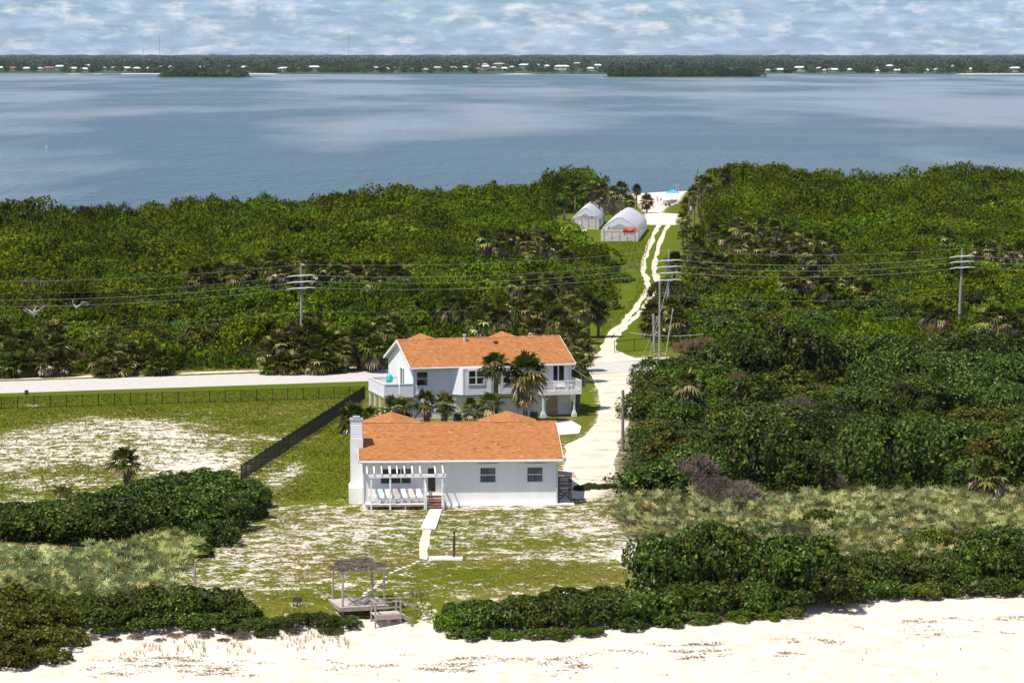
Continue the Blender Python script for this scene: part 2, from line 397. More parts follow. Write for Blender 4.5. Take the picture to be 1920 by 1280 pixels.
mx = m.n('ShaderNodeMixShader'); mx.inputs['Fac'].default_value = 0.4; mx2 = m.n('ShaderNodeMixShader'); mx2.inputs['Fac'].default_value = 0.10
m.l(m.b.outputs['BSDF'], mx.inputs[1]); m.l(tr.outputs['BSDF'], mx.inputs[2]); m.l(mx.outputs['Shader'], mx2.inputs[1]); m.l(tp.outputs['BSDF'], mx2.inputs[2]); m.l(mx2.outputs['Shader'], m.out.inputs['Surface'])
M['film'] = m.m
m = Mat('insect_screen'); m.color((0.62, 0.58, 0.58)).set(Roughness=0.7)
tp = m.n('ShaderNodeBsdfTransparent'); mx = m.n('ShaderNodeMixShader'); mx.inputs['Fac'].default_value = 0.35
m.l(m.b.outputs['BSDF'], mx.inputs[1]); m.l(tp.outputs['BSDF'], mx.inputs[2]); m.l(mx.outputs['Shader'], m.out.inputs['Surface']); M['screen'] = m.m

SAND_LO, SAND_HI = (0.60, 0.515, 0.41), (0.68, 0.61, 0.515)
# ground: grass on sand, the share of bare sand comes from the surveyed attribute 'sand'
m = Mat('sandy_ground')
v = m.obj()
n1 = m.noise(0.75, 6, 0.68, v); n2 = m.noise(3.3, 5, 0.65, v); n3 = m.noise(0.09, 3, 0.5, v)
bare = m.math('ADD', m.attr('sand'), m.math('ADD', m.math('MULTIPLY', m.math('SUBTRACT', n1, 0.5), 1.5), m.math('MULTIPLY', m.math('SUBTRACT', n2, 0.5), 1.1)))
bare = m.ramp(bare, [(0.42, 0.0), (0.58, 1.0)])
grass = m.ramp(m.noise(1.7, 6, 0.68, v), [(0.25, (0.046, 0.068, 0.004)), (0.45, (0.085, 0.108, 0.007)), (0.6, (0.14, 0.140, 0.016)), (0.78, (0.26, 0.185, 0.055))])
grass = m.mix(m.ramp(n3, [(0.42, 0.0), (0.62, 0.6)]), grass, (0.17, 0.125, 0.035))
grass = m.mix(m.math('MULTIPLY', m.attr('lush'), 0.7), grass, m.ramp(n2, [(0.3, (0.042, 0.084, 0.003)), (0.7, (0.092, 0.146, 0.008))]))
sand = m.ramp(m.noise(0.9, 6, 0.65, v), [(0.25, (0.52, 0.43, 0.31)), (0.42, SAND_LO), (0.6, SAND_HI)])
sand = m.mix(m.math('MULTIPLY', m.ramp(m.noise(3.1, 4, 0.6, v), [(0.62, 0.0), (0.72, 0.6)]), m.attr('debris')), sand, (0.30, 0.22, 0.13))
col = m.mix(bare, grass, sand)
col = m.mix(m.attr('litter'), col, m.ramp(n2, [(0.3, (0.045, 0.038, 0.020)), (0.7, (0.10, 0.08, 0.045))]))
m.color(col).set(Roughness=1.0, Specular_IOR_Level=0.0)
m.bump(m.math('ADD', m.noise(5.0, 5, 0.7, v), m.math('MULTIPLY', bare, -0.6)), 0.6, 0.12)
M['ground'] = m.m
m = Mat('beach_sand'); v = m.obj()
m.color(m.mix(m.ramp(m.noise(0.33, 5, 0.65, v), [(0.50, 0.0), (0.68, 0.85)]), m.ramp(m.noise(2.2, 6, 0.7, v), [(0.25, (0.52, 0.43, 0.31)), (0.6, (0.66, 0.58, 0.46))]), (0.40, 0.31, 0.21)))
m.set(Roughness=1.0, Specular_IOR_Level=0.0); m.bump(m.noise(6.0, 6, 0.7, v), 0.5, 0.08); M['drive'] = m.m
m = Mat('bleached_asphalt'); v = m.obj()
m.color(m.ramp(m.noise(1.3, 6, 0.7, v), [(0.3, (0.41, 0.38, 0.345)), (0.7, (0.53, 0.495, 0.45))])).set(Roughness=0.95, Specular_IOR_Level=0.05); m.bump(m.noise(18, 3, 0.6, v), 0.2, 0.02); M['road'] = m.m
m = Mat('far_land_ground'); v = m.obj((1, 0.25, 1))
m.color(m.ramp(m.noise(0.006, 5, 0.6, v), [(0.3, (0.030, 0.055, 0.022)), (0.6, (0.060, 0.085, 0.032)), (0.8, (0.11, 0.115, 0.06))])).set(Roughness=0.95, Specular_IOR_Level=0.05); M['farland'] = m.m
# lagoon: ruffled water, slicks and gusts change roughness, their paler sheen is painted into the colour
m = Mat('lagoon_water'); v = m.obj((1, 1, 1))
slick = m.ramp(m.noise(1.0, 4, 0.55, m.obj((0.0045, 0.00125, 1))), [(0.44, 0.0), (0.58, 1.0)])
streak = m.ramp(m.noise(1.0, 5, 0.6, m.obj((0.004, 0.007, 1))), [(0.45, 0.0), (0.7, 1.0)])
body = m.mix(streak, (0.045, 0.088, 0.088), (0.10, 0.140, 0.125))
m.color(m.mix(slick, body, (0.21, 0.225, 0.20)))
rr = m.math('ADD', m.math('MULTIPLY', slick, -0.10), m.math('ADD', m.math('MULTIPLY', streak, 0.06), 0.24))
m.set(Roughness=rr, Specular_IOR_Level=0.5, IOR=1.33)
wv = m.math('ADD', m.noise(0.30, 4, 0.7, m.obj((1, 0.30, 1))), m.math('MULTIPLY', m.noise(0.07, 3, 0.6, m.obj((1, 0.25, 1))), 1.3))
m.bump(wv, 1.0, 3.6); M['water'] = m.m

# ------------------------------------------------------------------ the ground
def wpoly(pts): return np.array([tuple(G(a, b))[:2] for a, b in pts])
def sdist(poly, X, Y):
    """signed distance, positive inside"""
    x = X.ravel(); y = Y.ravel(); d = np.full(x.shape, 1e9); ins = np.zeros(x.shape, bool)
    n = len(poly)
    for i in range(n):
        ax, ay = poly[i]; bx, by = poly[(i + 1) % n]
        ex, ey = bx - ax, by - ay
        t = np.clip(((x - ax) * ex + (y - ay) * ey) / (ex * ex + ey * ey + 1e-9), 0, 1)
        d = np.minimum(d, np.hypot(x - ax - t * ex, y - ay - t * ey))
        c = ((ay > y) != (by > y)) & (x < (bx - ax) * (y - ay) / (by - ay + 1e-12) + ax)
        ins ^= c
    return np.where(ins, d, -d).reshape(X.shape)
def pmask(pts, X, Y, soft): return smooth(-soft, soft, sdist(wpoly(pts), X, Y))

CORRIDOR = [(1098, 700), (1112, 615), (1160, 590), (1192, 552), (1203, 525), (1196, 500), (1112, 487), (1090, 462), (1042, 444),
            (1050, 418), (1110, 402), (1176, 380), (1192, 357), (1310, 357), (1283, 380), (1284, 425), (1268, 452), (1252, 480), (1246, 520),
            (1243, 545), (1226, 575), (1206, 604), (1188, 645), (1255, 655), (1255, 700)]
FAR_CLEARING = [(1213, 421), (1282, 421), (1278, 402), (1236, 399), (1246, 388), (1268, 380), (1282, 357), (1190, 357), (1200, 380), (1214, 400)]
SANDPATCH = [(-60, 822), (60, 803), (170, 782), (300, 792), (345, 802), (415, 845), (430, 878), (300, 889), (150, 872), (-60, 890)]
ROAD_A = Vector((-55.0, 315.3, 0)); ROAD_DIR = Vector((39.5, 12.0, 0)).normalized(); ROAD_N = Vector((-ROAD_DIR.y, ROAD_DIR.x, 0))
def road_v(X, Y): return (X - ROAD_A.x) * ROAD_N.x + (Y - ROAD_A.y) * ROAD_N.y

def ground_attrs(X, Y):
    e = toe_y(X)
    sand = np.full(X.shape, 0.30); lush = np.zeros(X.shape); litter = np.zeros(X.shape); debris = np.zeros(X.shape)
    rv = road_v(X, Y)
    front = smooth(2, 7, Y - e) * (1 - smooth(233, 243, Y))
    sand = sand + 0.07 * front
    def blob(px, py, rx, ry, amt, arr):
        p = G(px, py); return arr + amt * np.exp(-(((X - p.x) / rx) ** 2 + ((Y - p.y) / ry) ** 2))
    for b in [(560, 1010, 7, 7, 0.10), (470, 1050, 5, 6, 0.10), (690, 985, 4, 6, 0.10), (640, 960, 6, 3, 0.08), (1010, 985, 6, 5, 0.08), (1120, 985, 4, 6, 0.12), (1080, 1040, 6, 4, 0.12), (900, 1010, 4, 4, 0.06),
              (430, 1100, 4, 4, 0.10), (640, 1090, 4, 3, 0.10), (1195, 1040, 2.0, 5, 0.3), (1090, 915, 2.5, 5, 0.35), (560, 880, 1.2, 6, 0.35), (520, 905, 1.2, 6, 0.32), (850, 952, 6, 1.0, 0.12), (1000, 952, 5, 1.2, 0.15)]:
        sand = blob(*b, sand)
    for b in [(900, 1075, 9, 4, -0.09), (1050, 1070, 6, 4, -0.08), (560, 1120, 6, 3, -0.08), (1000, 1020, 3, 2, -0.15)]:
        sand = blob(*b, sand)
    # lawn beside the cottage, side lot, road verges
    lawn = pmask([(470, 930), (690, 728), (690, 800), (655, 940), (560, 945)], X, Y, 2.0)
    sand = sand - 0.16 * lawn; lush = np.maximum(lush, 0.55 * lawn)
    lot = pmask([(-400, 930), (-400, 750), (690, 722), (450, 900), (300, 925)], X, Y, 2.0)
    sand = np.where(lot > 0.5, sand - 0.05, sand); lush = np.maximum(lush, 0.35 * lot)
    sp = smooth(-3.5, 3.5, sdist(wpoly(SANDPATCH), X, Y)); sand = sand + 0.26 * sp; lush = lush * (1 - sp); debris = np.maximum(debris, 0.8 * sp)
    for b in [(440, 860, 4, 9, 0.15), (380, 885, 4, 6, 0.15), (80, 905, 9, 6, 0.22), (480, 825, 6, 3, 0.18), (60, 760, 1.6, 2, 0.4), (360, 800, 6, 6, 0.1)]:
        sand = blob(*b, sand)
    verge = smooth(-26, -20, rv) * (1 - smooth(-6, -3, rv)) * (X < -8)
    sand = sand - 0.2 * verge; lush = np.maximum(lush, 0.8 * verge)
    h2 = pmask([(1085, 790), (1095, 700), (1125, 715), (1118, 770), (1085, 825), (1066, 830), (1062, 812)], X, Y, 1.0)
    lush = np.maximum(lush, 0.8 * h2); sand = sand - 0.15 * h2
    dv = pmask([(1050, 905), (1058, 840), (1110, 800), (1120, 700), (1215, 690), (1200, 760), (1180, 830), (1160, 905), (1140, 935), (1060, 935)], X, Y, 1.5)
    sand = sand + 0.22 * dv
    # beyond the road: leaf litter under the thickets, grass in the clearing
    cor = smooth(-2.0, 2.0, sdist(wpoly(CORRIDOR), X, Y))
    beyond = smooth(13, 16, rv)
    litter = beyond * (1 - smooth(-8.0, -4.0, sdist(wpoly(CORRIDOR), X, Y))); cor = smooth(-8.0, -4.0, sdist(wpoly(CORRIDOR), X, Y)); lush = np.maximum(lush, beyond * cor * 0.75)
    sand = np.where(beyond * cor > 0.3, 0.14, sand)
    fc = smooth(-2.5, 2.5, sdist(wpoly(FAR_CLEARING), X, Y)); sand = sand + 1.1 * fc; litter = litter * (1 - fc)
    sh = smooth(-10, -3, Y - shore_y(X)) * smooth(5, 12, X) * (1 - smooth(46, 56, X)); sand = sand + sh
    pal = pmask([(-200, 1040), (300, 1010), (350, 1030), (330, 1110), (-200, 1130)], X, Y, 1.0); litter = np.maximum(litter, pal * 0.8)
    right = pmask([(1150, 945), (1190, 700), (1500, 640), (2400, 640), (2400, 1110), (1240, 1110), (1215, 1030)], X, Y, 2.0); litter = np.maximum(litter, right)
    # the beach
    beach = 1 - smooth(-0.6, 2.6, Y - e + 1.6 * (fbm(X / 1.3, Y / 1.3, 3) - 0.5))
    sand = sand * (1 - beach) + 1.6 * beach; debris = np.maximum(debris * (1 - beach), beach * smooth(3.5, 5.5, e - Y) * 0.75)
    litter = litter * (1 - beach)
    return sand, lush, litter, debris

xs = np.concatenate([np.arange(-190, -70, 4.0), np.arange(-70, 70, 0.5), np.arange(70, 191, 4.0)])
ys = np.concatenate([np.arange(60, 172, 8.0), np.arange(172, 206, 0.28), np.arange(206, 300, 0.6), np.arange(300, 420, 1.5), np.arange(420, 830, 3.0)])
GX, GY = np.meshgrid(xs, ys)
GZ = zt(GX, GY)
ga = ground_attrs(GX, GY)
ground = link('ground', grid_mesh('ground', GX, GY, GZ, M['ground'], {'sand': ga[0], 'lush': ga[1], 'litter': ga[2], 'debris': ga[3]}))
tag(ground, kind='structure')

# water of the lagoon and the mainland beyond
WATER_Z = -0.6
me = bpy.data.meshes.new('lagoon')
me.from_pydata([(-6000, 460, WATER_Z), (6000, 460, WATER_Z), (6000, 5600, WATER_Z), (-6000, 5600, WATER_Z)], [], [(0, 1, 2, 3)])
me.materials.append(M['water']); tag(link('lagoon', me), kind='structure')
fx = np.linspace(-9000, 9000, 361); fy = np.concatenate([np.array([0.0, 6, 12, 30, 80, 200, 400, 800, 1500, 3000, 6000, 12000, 21000])])
FX, FV = np.meshgrid(fx, fy)
def far_shore(x): return 4905 + 90 * (fbm(x / 420.0 + 31, x * 0 + 2.2, 4) - 0.5) + 50 * (fbm(x / 90.0, x * 0 + 5.2, 3) - 0.5)
FY = far_shore(FX) + FV
FZ = np.where(FV < 3, -1.2, 0.3 + 0.002 * np.minimum(FV, 1500))
tag(link('mainland', grid_mesh('mainland', FX, FY, FZ, M['farland'])), kind='structure')
# pale sand edge of the far shore
edge_x = np.linspace(-1500, 1500, 301); ev = np.array([0.0, 5.0, 9.0])
EX, EV = np.meshgrid(edge_x, ev)
wid = smooth(0.40, 0.62, fbm(EX / 160.0 + 7, EX * 0 + 8.8, 3)) * np.where(EX < -500, 1.5, 0.8)
EY = far_shore(EX) - 1.0 + EV * (0.15 + 1.6 * wid); EZ = np.choose((EV > 3).astype(int) + (EV > 7), [-1.0, 0.4, 0.55]) - 1.3 * (1 - smooth(0.02, 0.25, wid))
tag(link('far_beach', grid_mesh('far_beach', EX, EY, EZ, M['drive'])), kind='structure')

# ------------------------------------------------------------------ road, shoulder, drive, tracks, paths
def sheet(name, P, Q, z, mat, jitter=0.0, sub=1, seed=1):
    """strip between two edge polylines (world), edges roughened"""
    def fine(L):
        out = []
        for i in range(len(L) - 1):
            for k in range(sub): out.append(L[i].lerp(L[i + 1], k / sub))
        out.append(L[-1]); return out
    P = fine([Vector(p) for p in P]); Q = fine([Vector(q) for q in Q]); rng = random.Random(seed)
    V = []
    for i, (p, q) in enumerate(zip(P, Q)):
        d = (q - p).normalized()
        ja, jb = (float(fbm(np.array([i * 0.31 + seed * 7.7]), np.array([s_]), 3)[0]) - 0.5 for s_ in (1.5, 9.5))
        a = p - d * ja * jitter * 4; b = q + d * jb * jitter * 4
        for t in (0, 0.25, 0.5, 0.75, 1): V.append(a.lerp(b, t))
    V = [(p.x, p.y, max(ztf(p.x, p.y), 0) * 0 + ztf(p.x, p.y) + z) for p in V]
    Fs = [(i * 5 + k, i * 5 + k + 1, i * 5 + 6 + k, i * 5 + 5 + k) for i in range(len(P) - 1) for k in range(4)]
    mb = MB(); mb.add(V, Fs)
    o = mb.build(name, mat); return o
def rpt(u, v): return ROAD_A + ROAD_DIR * u + ROAD_N * v
us = list(range(-140, 260, 4))
tag(sheet('road', [rpt(u, -6.3) for u in us], [rpt(u, 5.0) for u in us], 0.03, M['road'], 0.12), kind='structure')
tag(sheet('road_shoulder', [rpt(u, 6.6) for u in us], [rpt(u, 8.2) for u in us], 0.03, M['drive'], 0.22, 1, 4), kind='structure')
dl = [(1056, 897), (1058, 860), (1063, 834), (1098, 816), (1118, 792), (1126, 762), (1122, 732), (1106, 702)]
dr = [(1148, 900), (1152, 862), (1160, 828), (1178, 796), (1188, 762), (1186, 732), (1180, 716), (1206, 697)]
tag(sheet('sandy_drive', [G(*p) for p in dl], [G(*p) for p in dr], 0.02, M['drive'], 0.28, 8, 2), kind='structure')
al = [(1100, 682), (1112, 668), (1128, 656), (1134, 640)]; ar = [(1204, 676), (1172, 664), (1154, 656), (1152, 640)]
tag(sheet('gate_apron', [G(*p) for p in al], [G(*p) for p in ar], 0.045, M['drive'], 0.3, 5, 3), kind='structure')
def strip(name, pts, w, z, mat, seed):
    W = [G(*p) for p in pts]
    P, Q = [], []
    for i, p in enumerate(W):
        wpx = w / 2
        P.append(p + Vector((-wpx, 0, 0))); Q.append(p + Vector((wpx, 0, 0)))
    return tag(sheet(name, P, Q, z, mat, 0.25, 9, seed), kind='structure')
strip('wheel_track', [(1134, 650), (1142, 630), (1166, 607), (1190, 582), (1206, 557), (1216, 541), (1214, 526), (1206, 511), (1207, 490), (1215, 465), (1226, 440), (1236, 419)], 0.85, 0.02, M['drive'], 5)
strip('wheel_track', [(1149, 650), (1152, 636), (1172, 611), (1196, 592), (1213, 569), (1229, 544), (1233, 530), (1228, 513), (1226, 495), (1232, 470), (1243, 440), (1253, 419)], 0.8, 0.025, M['drive'], 6)
# concrete walk, shell path and stepping stones in front of the cottage
walk = MB(); wl = [T(806, 956), T(788, 992)]; wr = [T(829, 956), T(817, 992)]
walk.poly_prism([(wl[0].x, wl[0].y), (wl[1].x, wl[1].y), (wr[1].x, wr[1].y), (wr[0].x, wr[0].y)][::1], -0.2, 0.09)
tag(walk.build('concrete_walk', M['concrete']), kind='structure')
shl = [T(793, 994), T(789, 1010), T(786, 1030), T(787, 1048)]; shr = [T(808, 994), T(805, 1010), T(803, 1030), T(801, 1050)]
path = tag(sheet('shell_path', shl, shr, 0.05, M['drive'], 0.06, 7, 8), kind='structure')
stone_px = [(784, 1053), (776, 1057), (767, 1061), (758, 1064), (750, 1067), (743, 1070), (734, 1074), (722, 1082), (716, 1089), (712, 1093), (707, 1098), (703, 1102), (692, 1107), (685, 1112), (683, 1117)]
rng = random.Random(3)
for px, py in stone_px:
    p = T(px, py); mb = MB(); n = 9
    r = [0.15 * rng.uniform(0.85, 1.15) for _ in range(n)]
    mb.poly_prism([(p.x + r[k] * 1.05 * math.cos(2 * math.pi * k / n), p.y + r[k] * 1.35 * math.sin(2 * math.pi * k / n)) for k in range(n)], p.z - 0.1, p.z + 0.06)
    mb.build('stepping_stone', M['concrete'], path)
pad = [(1040, 790), (1071, 789), (1090, 800), (1086, 813), (1046, 816), (1036, 805)]
mb = MB(); mb.poly_prism([tuple(G(*p))[:2] for p in pad], -0.2, 0.06); tag(mb.build('concrete_pad', M['concrete']), kind='structure')

# ------------------------------------------------------------------ houses
def shingles(mb, o, ux, uz, L, S, course=0.15, tab=0.30, rng=random):
    """courses of overlapping tabs on a slope: o eave corner, ux along eave, uz up the slope"""
    ux = Vector(ux).normalized(); uz = Vector(uz).normalized(); nrm = ux.cross(uz).normalized()
    if nrm.z < 0: nrm = -nrm
    nc = max(1, int(round(S / course))); c = S / nc
    for j in range(nc):
        off = rng.uniform(0, tab); x = -off
        while x < L:
            x0 = max(0, x); x1 = min(L, x + tab * rng.uniform(0.92, 1.0))
            if x1 - x0 > 0.04:
                lift = 0.010 + rng.uniform(0, 0.006)
                a = o + ux * x0 + uz * (j * c) + nrm * lift; b = o + ux * x1 + uz * (j * c) + nrm * lift
                d = o + ux * x0 + uz * ((j + 1) * c) + nrm * 0.003; e = o + ux * x1 + uz * ((j + 1) * c) + nrm * 0.003
                mb.add([a, b, e, d, a - nrm * lift, b - nrm * lift], [(0, 1, 2, 3), (4, 5, 1, 0)], min(1, max(0, rng.gauss(0.42, 0.20))))
            x += tab
def slope_field(mb, tri, o, ux, uz, L, S, inside, rng):
    """like shingles but only tabs whose middle satisfies inside(u, s)"""
    ux = Vector(ux).normalized(); uz = Vector(uz).normalized(); nrm = ux.cross(uz).normalized()
    if nrm.z < 0: nrm = -nrm
    nc = int(round(S / 0.16)); c = S / nc
    for j in range(nc):
        x = -rng.uniform(0, 0.34)
        while x < L:
            x0 = max(0, x); x1 = min(L, x + 0.33)
            if x1 - x0 > 0.04 and inside((x0 + x1) / 2, (j + 0.5) * c):
                lift = 0.02
                a = o + ux * x0 + uz * (j * c) + nrm * lift; b = o + ux * x1 + uz * (j * c) + nrm * lift
                d = o + ux * x0 + uz * ((j + 1) * c) + nrm * 0.003; e = o + ux * x1 + uz * ((j + 1) * c) + nrm * 0.003
                mb.add([a, b, e, d], [(0, 1, 2, 3)], min(1, max(0, rng.gauss(0.5, 0.24))))
            x += 0.34
def gable_roof(root, x0, x1, y0, y1, ze, zr, wings, rng):
    """main ridge along x, rear cross gables (cx, half width, back y)"""
    ym = (y0 + y1) / 2; T_ = 0.16
    deck = MB()
    sec = [(y0, ze), (ym, zr), (y1, ze), (y1, ze - T_), (ym, zr - T_), (y0, ze - T_)]
    deck.add([(x0, a, b) for a, b in sec] + [(x1, a, b) for a, b in sec],
             [(0, 1, 7, 6), (1, 2, 8, 7), (2, 3, 9, 8), (3, 4, 10, 9), (4, 5, 11, 10), (5, 0, 6, 11), (0, 5, 4, 1), (1, 4, 3, 2), (6, 7, 10, 11), (7, 8, 9, 10)])
    roof = deck.build('roof', M['shingle'], root)
    sf = MB()
    for ya in (y0, y1):
        q = [(x0 + 0.01, ya, ze - T_ - 0.012), (x1 - 0.01, ya, ze - T_ - 0.012), (x1 - 0.01, ym, zr - T_ - 0.012), (x0 + 0.01, ym, zr - T_ - 0.012)]
        so_ = MB(); so_.quad(*q); so_.build('soffit', M['white'], roof)
    sh = MB(); L = x1 - x0; S = math.hypot(ym - y0, zr - ze)
    shingles(sh, Vector((x0, y0, ze)), (1, 0, 0), (0, ym - y0, zr - ze), L, S, rng=rng)
    shingles(sh, Vector((x0, y1, ze)), (1, 0, 0), (0, ym - y1, zr - ze), L, S, rng=rng)
    tag(sh.build('shingles', M['shingle'], roof), kind='stuff')
    cap = MB(); n = int(L / 0.3)
    for i in range(n):
        a = x0 + L * i / n; b = x0 + L * (i + 1) / n; dz = 0.15 * (zr - ze) / (ym - y0)
        for s in (-1, 1):
            cap.quad((a, ym, zr + 0.055), (b, ym, zr + 0.045), (b, ym + s * 0.15, zr - dz + 0.045), (a, ym + s * 0.15, zr - dz + 0.055), rng.random())
    tag(cap.build('ridge_cap', M['shingle'], roof), kind='stuff')
    k = (zr - ze) / (ym - y0)
    for cx, hw, yb in wings:
        w = MB(); z1 = zr - k * hw; zr2 = zr + 0.02
        sec = [(cx - hw, z1), (cx, zr2), (cx + hw, z1), (cx + hw, z1 - T_), (cx, zr2 - T_), (cx - hw, z1 - T_)]
        w.add([(a, ym + 0.02, b) for a, b in sec] + [(a, yb, b) for a, b in sec],
              [(0, 1, 7, 6), (1, 2, 8, 7), (2, 3, 9, 8), (5, 0, 6, 11), (3, 4, 10, 9), (4, 5, 11, 10), (6, 7, 10, 11), (7, 8, 9, 10)])
        wr = w.build('wing_roof', M['shingle'], root)
        ww = MB(); ww.add([(cx - hw + 0.2, ym + 0.6, ze - 0.3), (cx + hw - 0.2, ym + 0.6, ze - 0.3), (cx + hw - 0.2, ym + 0.6, z1 - 0.12), (cx, ym + 0.6, zr - 0.2), (cx - hw + 0.2, ym + 0.6, z1 - 0.12)] + [(cx - hw + 0.2, yb - 0.3, ze - 0.3), (cx + hw - 0.2, yb - 0.3, ze - 0.3), (cx + hw - 0.2, yb - 0.3, z1 - 0.12), (cx, yb - 0.3, zr - 0.2), (cx - hw + 0.2, yb - 0.3, z1 - 0.12)], [(5, 9, 8, 7, 6), (0, 5, 6, 1), (1, 6, 7, 2), (0, 4, 9, 5)]); ww.build('wing_wall', M['stucco'], root)
        s2 = MB(); S2 = math.hypot(hw, zr2 - z1)
        shingles(s2, Vector((cx - hw, ym + 0.05, z1)), (0, 1, 0), (hw, 0, zr2 - z1), yb - ym - 0.05, S2, rng=rng)
        shingles(s2, Vector((cx + hw, ym + 0.05, z1)), (0, 1, 0), (-hw, 0, zr2 - z1), yb - ym - 0.05, S2, rng=rng)
        tag(s2.build('shingles', M['shingle'], wr), kind='stuff')
    gu = MB(); gu.tube([(x0 + 0.1, y0 - 0.07, ze - 0.09), (x1 - 0.1, y0 - 0.07, ze - 0.12)], 0.055, 6); gu.build('gutter', M['insul'], roof)
    for xd in (x0 + 0.42, x1 - 0.5):
        dp = MB(); dp.tube([(xd, y0 - 0.07, ze - 0.15), (xd, -0.07, ze - 0.55), (xd, -0.07, 0.15), (xd, -0.25, 0.08)], 0.045, 6); dp.build('downpipe', M['insul'], roof)
    # fascia boards
    fa = MB()
    fa.box((x0, y0 - 0.03, ze - 0.20), (x1, y0 + 0.005, ze + 0.01))
    for xx in (x0 - 0.03, x1):
        fa.add([(xx, y0, ze - 0.24), (xx, ym, zr - 0.24), (xx, ym, zr + 0.0), (xx, y0, ze + 0.0), (xx + 0.03, y0, ze - 0.24), (xx + 0.03, ym, zr - 0.24), (xx + 0.03, ym, zr + 0.02), (xx + 0.03, y0, ze + 0.02)],
               [(0, 1, 2, 3), (4, 7, 6, 5), (0, 4, 5, 1), (3, 2, 6, 7)])
        fa.add([(xx, y1, ze - 0.24), (xx, ym, zr - 0.24), (xx, ym, zr + 0.02), (xx, y1, ze + 0.02), (xx + 0.03, y1, ze - 0.24), (xx + 0.03, ym, zr - 0.24), (xx + 0.03, ym, zr + 0.02), (xx + 0.03, y1, ze + 0.02)],
               [(0, 3, 2, 1), (4, 5, 6, 7), (0, 1, 5, 4), (3, 7, 6, 2)])
    fa.build('fascia', M['white'], roof)
    return roof
def wall_front(mb, x0, x1, z0, z1, y, openings, th=0.18):
    """front wall slab with real openings, y is the outer face"""
    xs_ = sorted({x0, x1, *[o[0] for o in openings], *[o[1] for o in openings]}); zs_ = sorted({z0, z1, *[o[2] for o in openings], *[o[3] for o in openings]})
    for i in range(len(xs_) - 1):
        for j in range(len(zs_) - 1):
            cx = (xs_[i] + xs_[i + 1]) / 2; cz = (zs_[j] + zs_[j + 1]) / 2
            if any(o[0] < cx < o[1] and o[2] < cz < o[3] for o in openings): continue
            mb.quad((xs_[i], y, zs_[j]), (xs_[i + 1], y, zs_[j]), (xs_[i + 1], y, zs_[j + 1]), (xs_[i], y, zs_[j + 1]))
    for a, b, c, d in openings:
        mb.quad((a, y, c), (a, y + th, c), (a, y + th, d), (a, y, d)); mb.quad((b, y, c), (b, y, d), (b, y + th, d), (b, y + th, c))
        mb.quad((a, y, d), (a, y + th, d), (b, y + th, d), (b, y, d)); mb.quad((a, y, c), (b, y, c), (b, y + th, c), (a, y + th, c))
def window(root, a, b, c, d, y, nx=2, nz=2, fr=0.07, glass='glass', trim=0.10, name='window'):
    """y outer wall face; recessed panes with muntins, proud trim and sill; facing -y"""
    f = MB(); yo = y - 0.03; yi = y + 0.10
    f.box((a - trim, yo, d), (b + trim, y + 0.02, d + trim)); f.box((a - trim, yo - 0.03, c - trim), (b + trim, y + 0.02, c))
    f.box((a - trim, yo, c), (a, y + 0.02, d)); f.box((b, yo, c), (b + trim, y + 0.02, d))
    win = f.build(name, M['white'], root)
    s = MB()
    for i in range(nx + 1):
        x = a + (b - a) * i / nx; w = fr / 2 if 0 < i < nx else fr / 2
        s.box((max(a, x - w), yi - 0.05, c), (min(b, x + w), yi + 0.01, d))
    for j in range(nz + 1):
        z = c + (d - c) * j / nz
        s.box((a, yi - 0.045, max(c, z - fr / 2)), (b, yi + 0.012, min(d, z + fr / 2)))
    s.build('sash', M['white'], win)
    for i in range(nx):
        for j in range(nz):
            p = MB(); p.box((a + (b - a) * i / nx + 0.01, yi, c + (d - c) * j / nz + 0.01), (a + (b - a) * (i + 1) / nx - 0.01, yi + 0.03, c + (d - c) * (j + 1) / nz - 0.01))
            p.build('pane', M[glass], win)
    return win
def clapboards(mb, P, Q, z0, z1, out, board=0.20):
    """lapped boards on the vertical face between ground points P and Q"""
    P = Vector((P[0], P[1], 0)); Q = Vector((Q[0], Q[1], 0)); o = Vector((out[0], out[1], 0)).normalized()
    n = max(1, int(round((z1 - z0) / board))); h = (z1 - z0) / n
    for i in range(n):
        a = z0 + i * h; b = a + h
        p0 = P + o * 0.035; q0 = Q + o * 0.035; p1 = P + o * 0.010; q1 = Q + o * 0.010
        mb.add([(p0.x, p0.y, a), (q0.x, q0.y, a), (q1.x, q1.y, b), (p1.x, p1.y, b), (P.x, P.y, a), (Q.x, Q.y, a)], [(0, 1, 2, 3), (4, 5, 1, 0)])

# --- front cottage
A1 = math.radians(4.0)
c0 = G(863.5, 947)
cot = empty('beach_cottage', (c0.x, c0.y, 0), A1)
tag(cot, 'white one-storey cottage with orange shingle roof, nearest the beach', 'house')
W1, D1, ZE1, ZR1 = 7.80, 13.6, 3.72, 5.86
rng = random.Random(11)
def c_x(px): return (px - 863.5) / 23.55
def c_z(py, y=0.0): return (947 - py - y * 3.3) / 23.55
win_big = (c_x(713), c_x(771), c_z(905), 3.02); door1 = (c_x(802), c_x(816.5), 1.10, 3.02)
win_a = (c_x(900.5), c_x(930), c_z(904), 3.02); win_b = (c_x(989), c_x(1019), c_z(904), 3.02)
ops = [win_big, door1, win_a, win_b]
w = MB(); wall_front(w, -W1, W1, 0.0, 3.62, 0.0, ops)
w.quad((-W1, 0, 0), (-W1, 0, 3.62), (-W1, D1, 3.62), (-W1, D1, 0)); w.quad((W1, 0, 0), (W1, D1, 0), (W1, D1, 3.62), (W1, 0, 3.62)); w.quad((-W1, D1, 0), (-W1, D1, 3.62), (W1, D1, 3.62), (W1, D1, 0))
for s in (-1, 1): w.add([(s * W1, 0, 3.62), (s * W1, D1, 3.62), (s * W1, D1 / 2, ZR1 - 0.15)], [(0, 1, 2)])
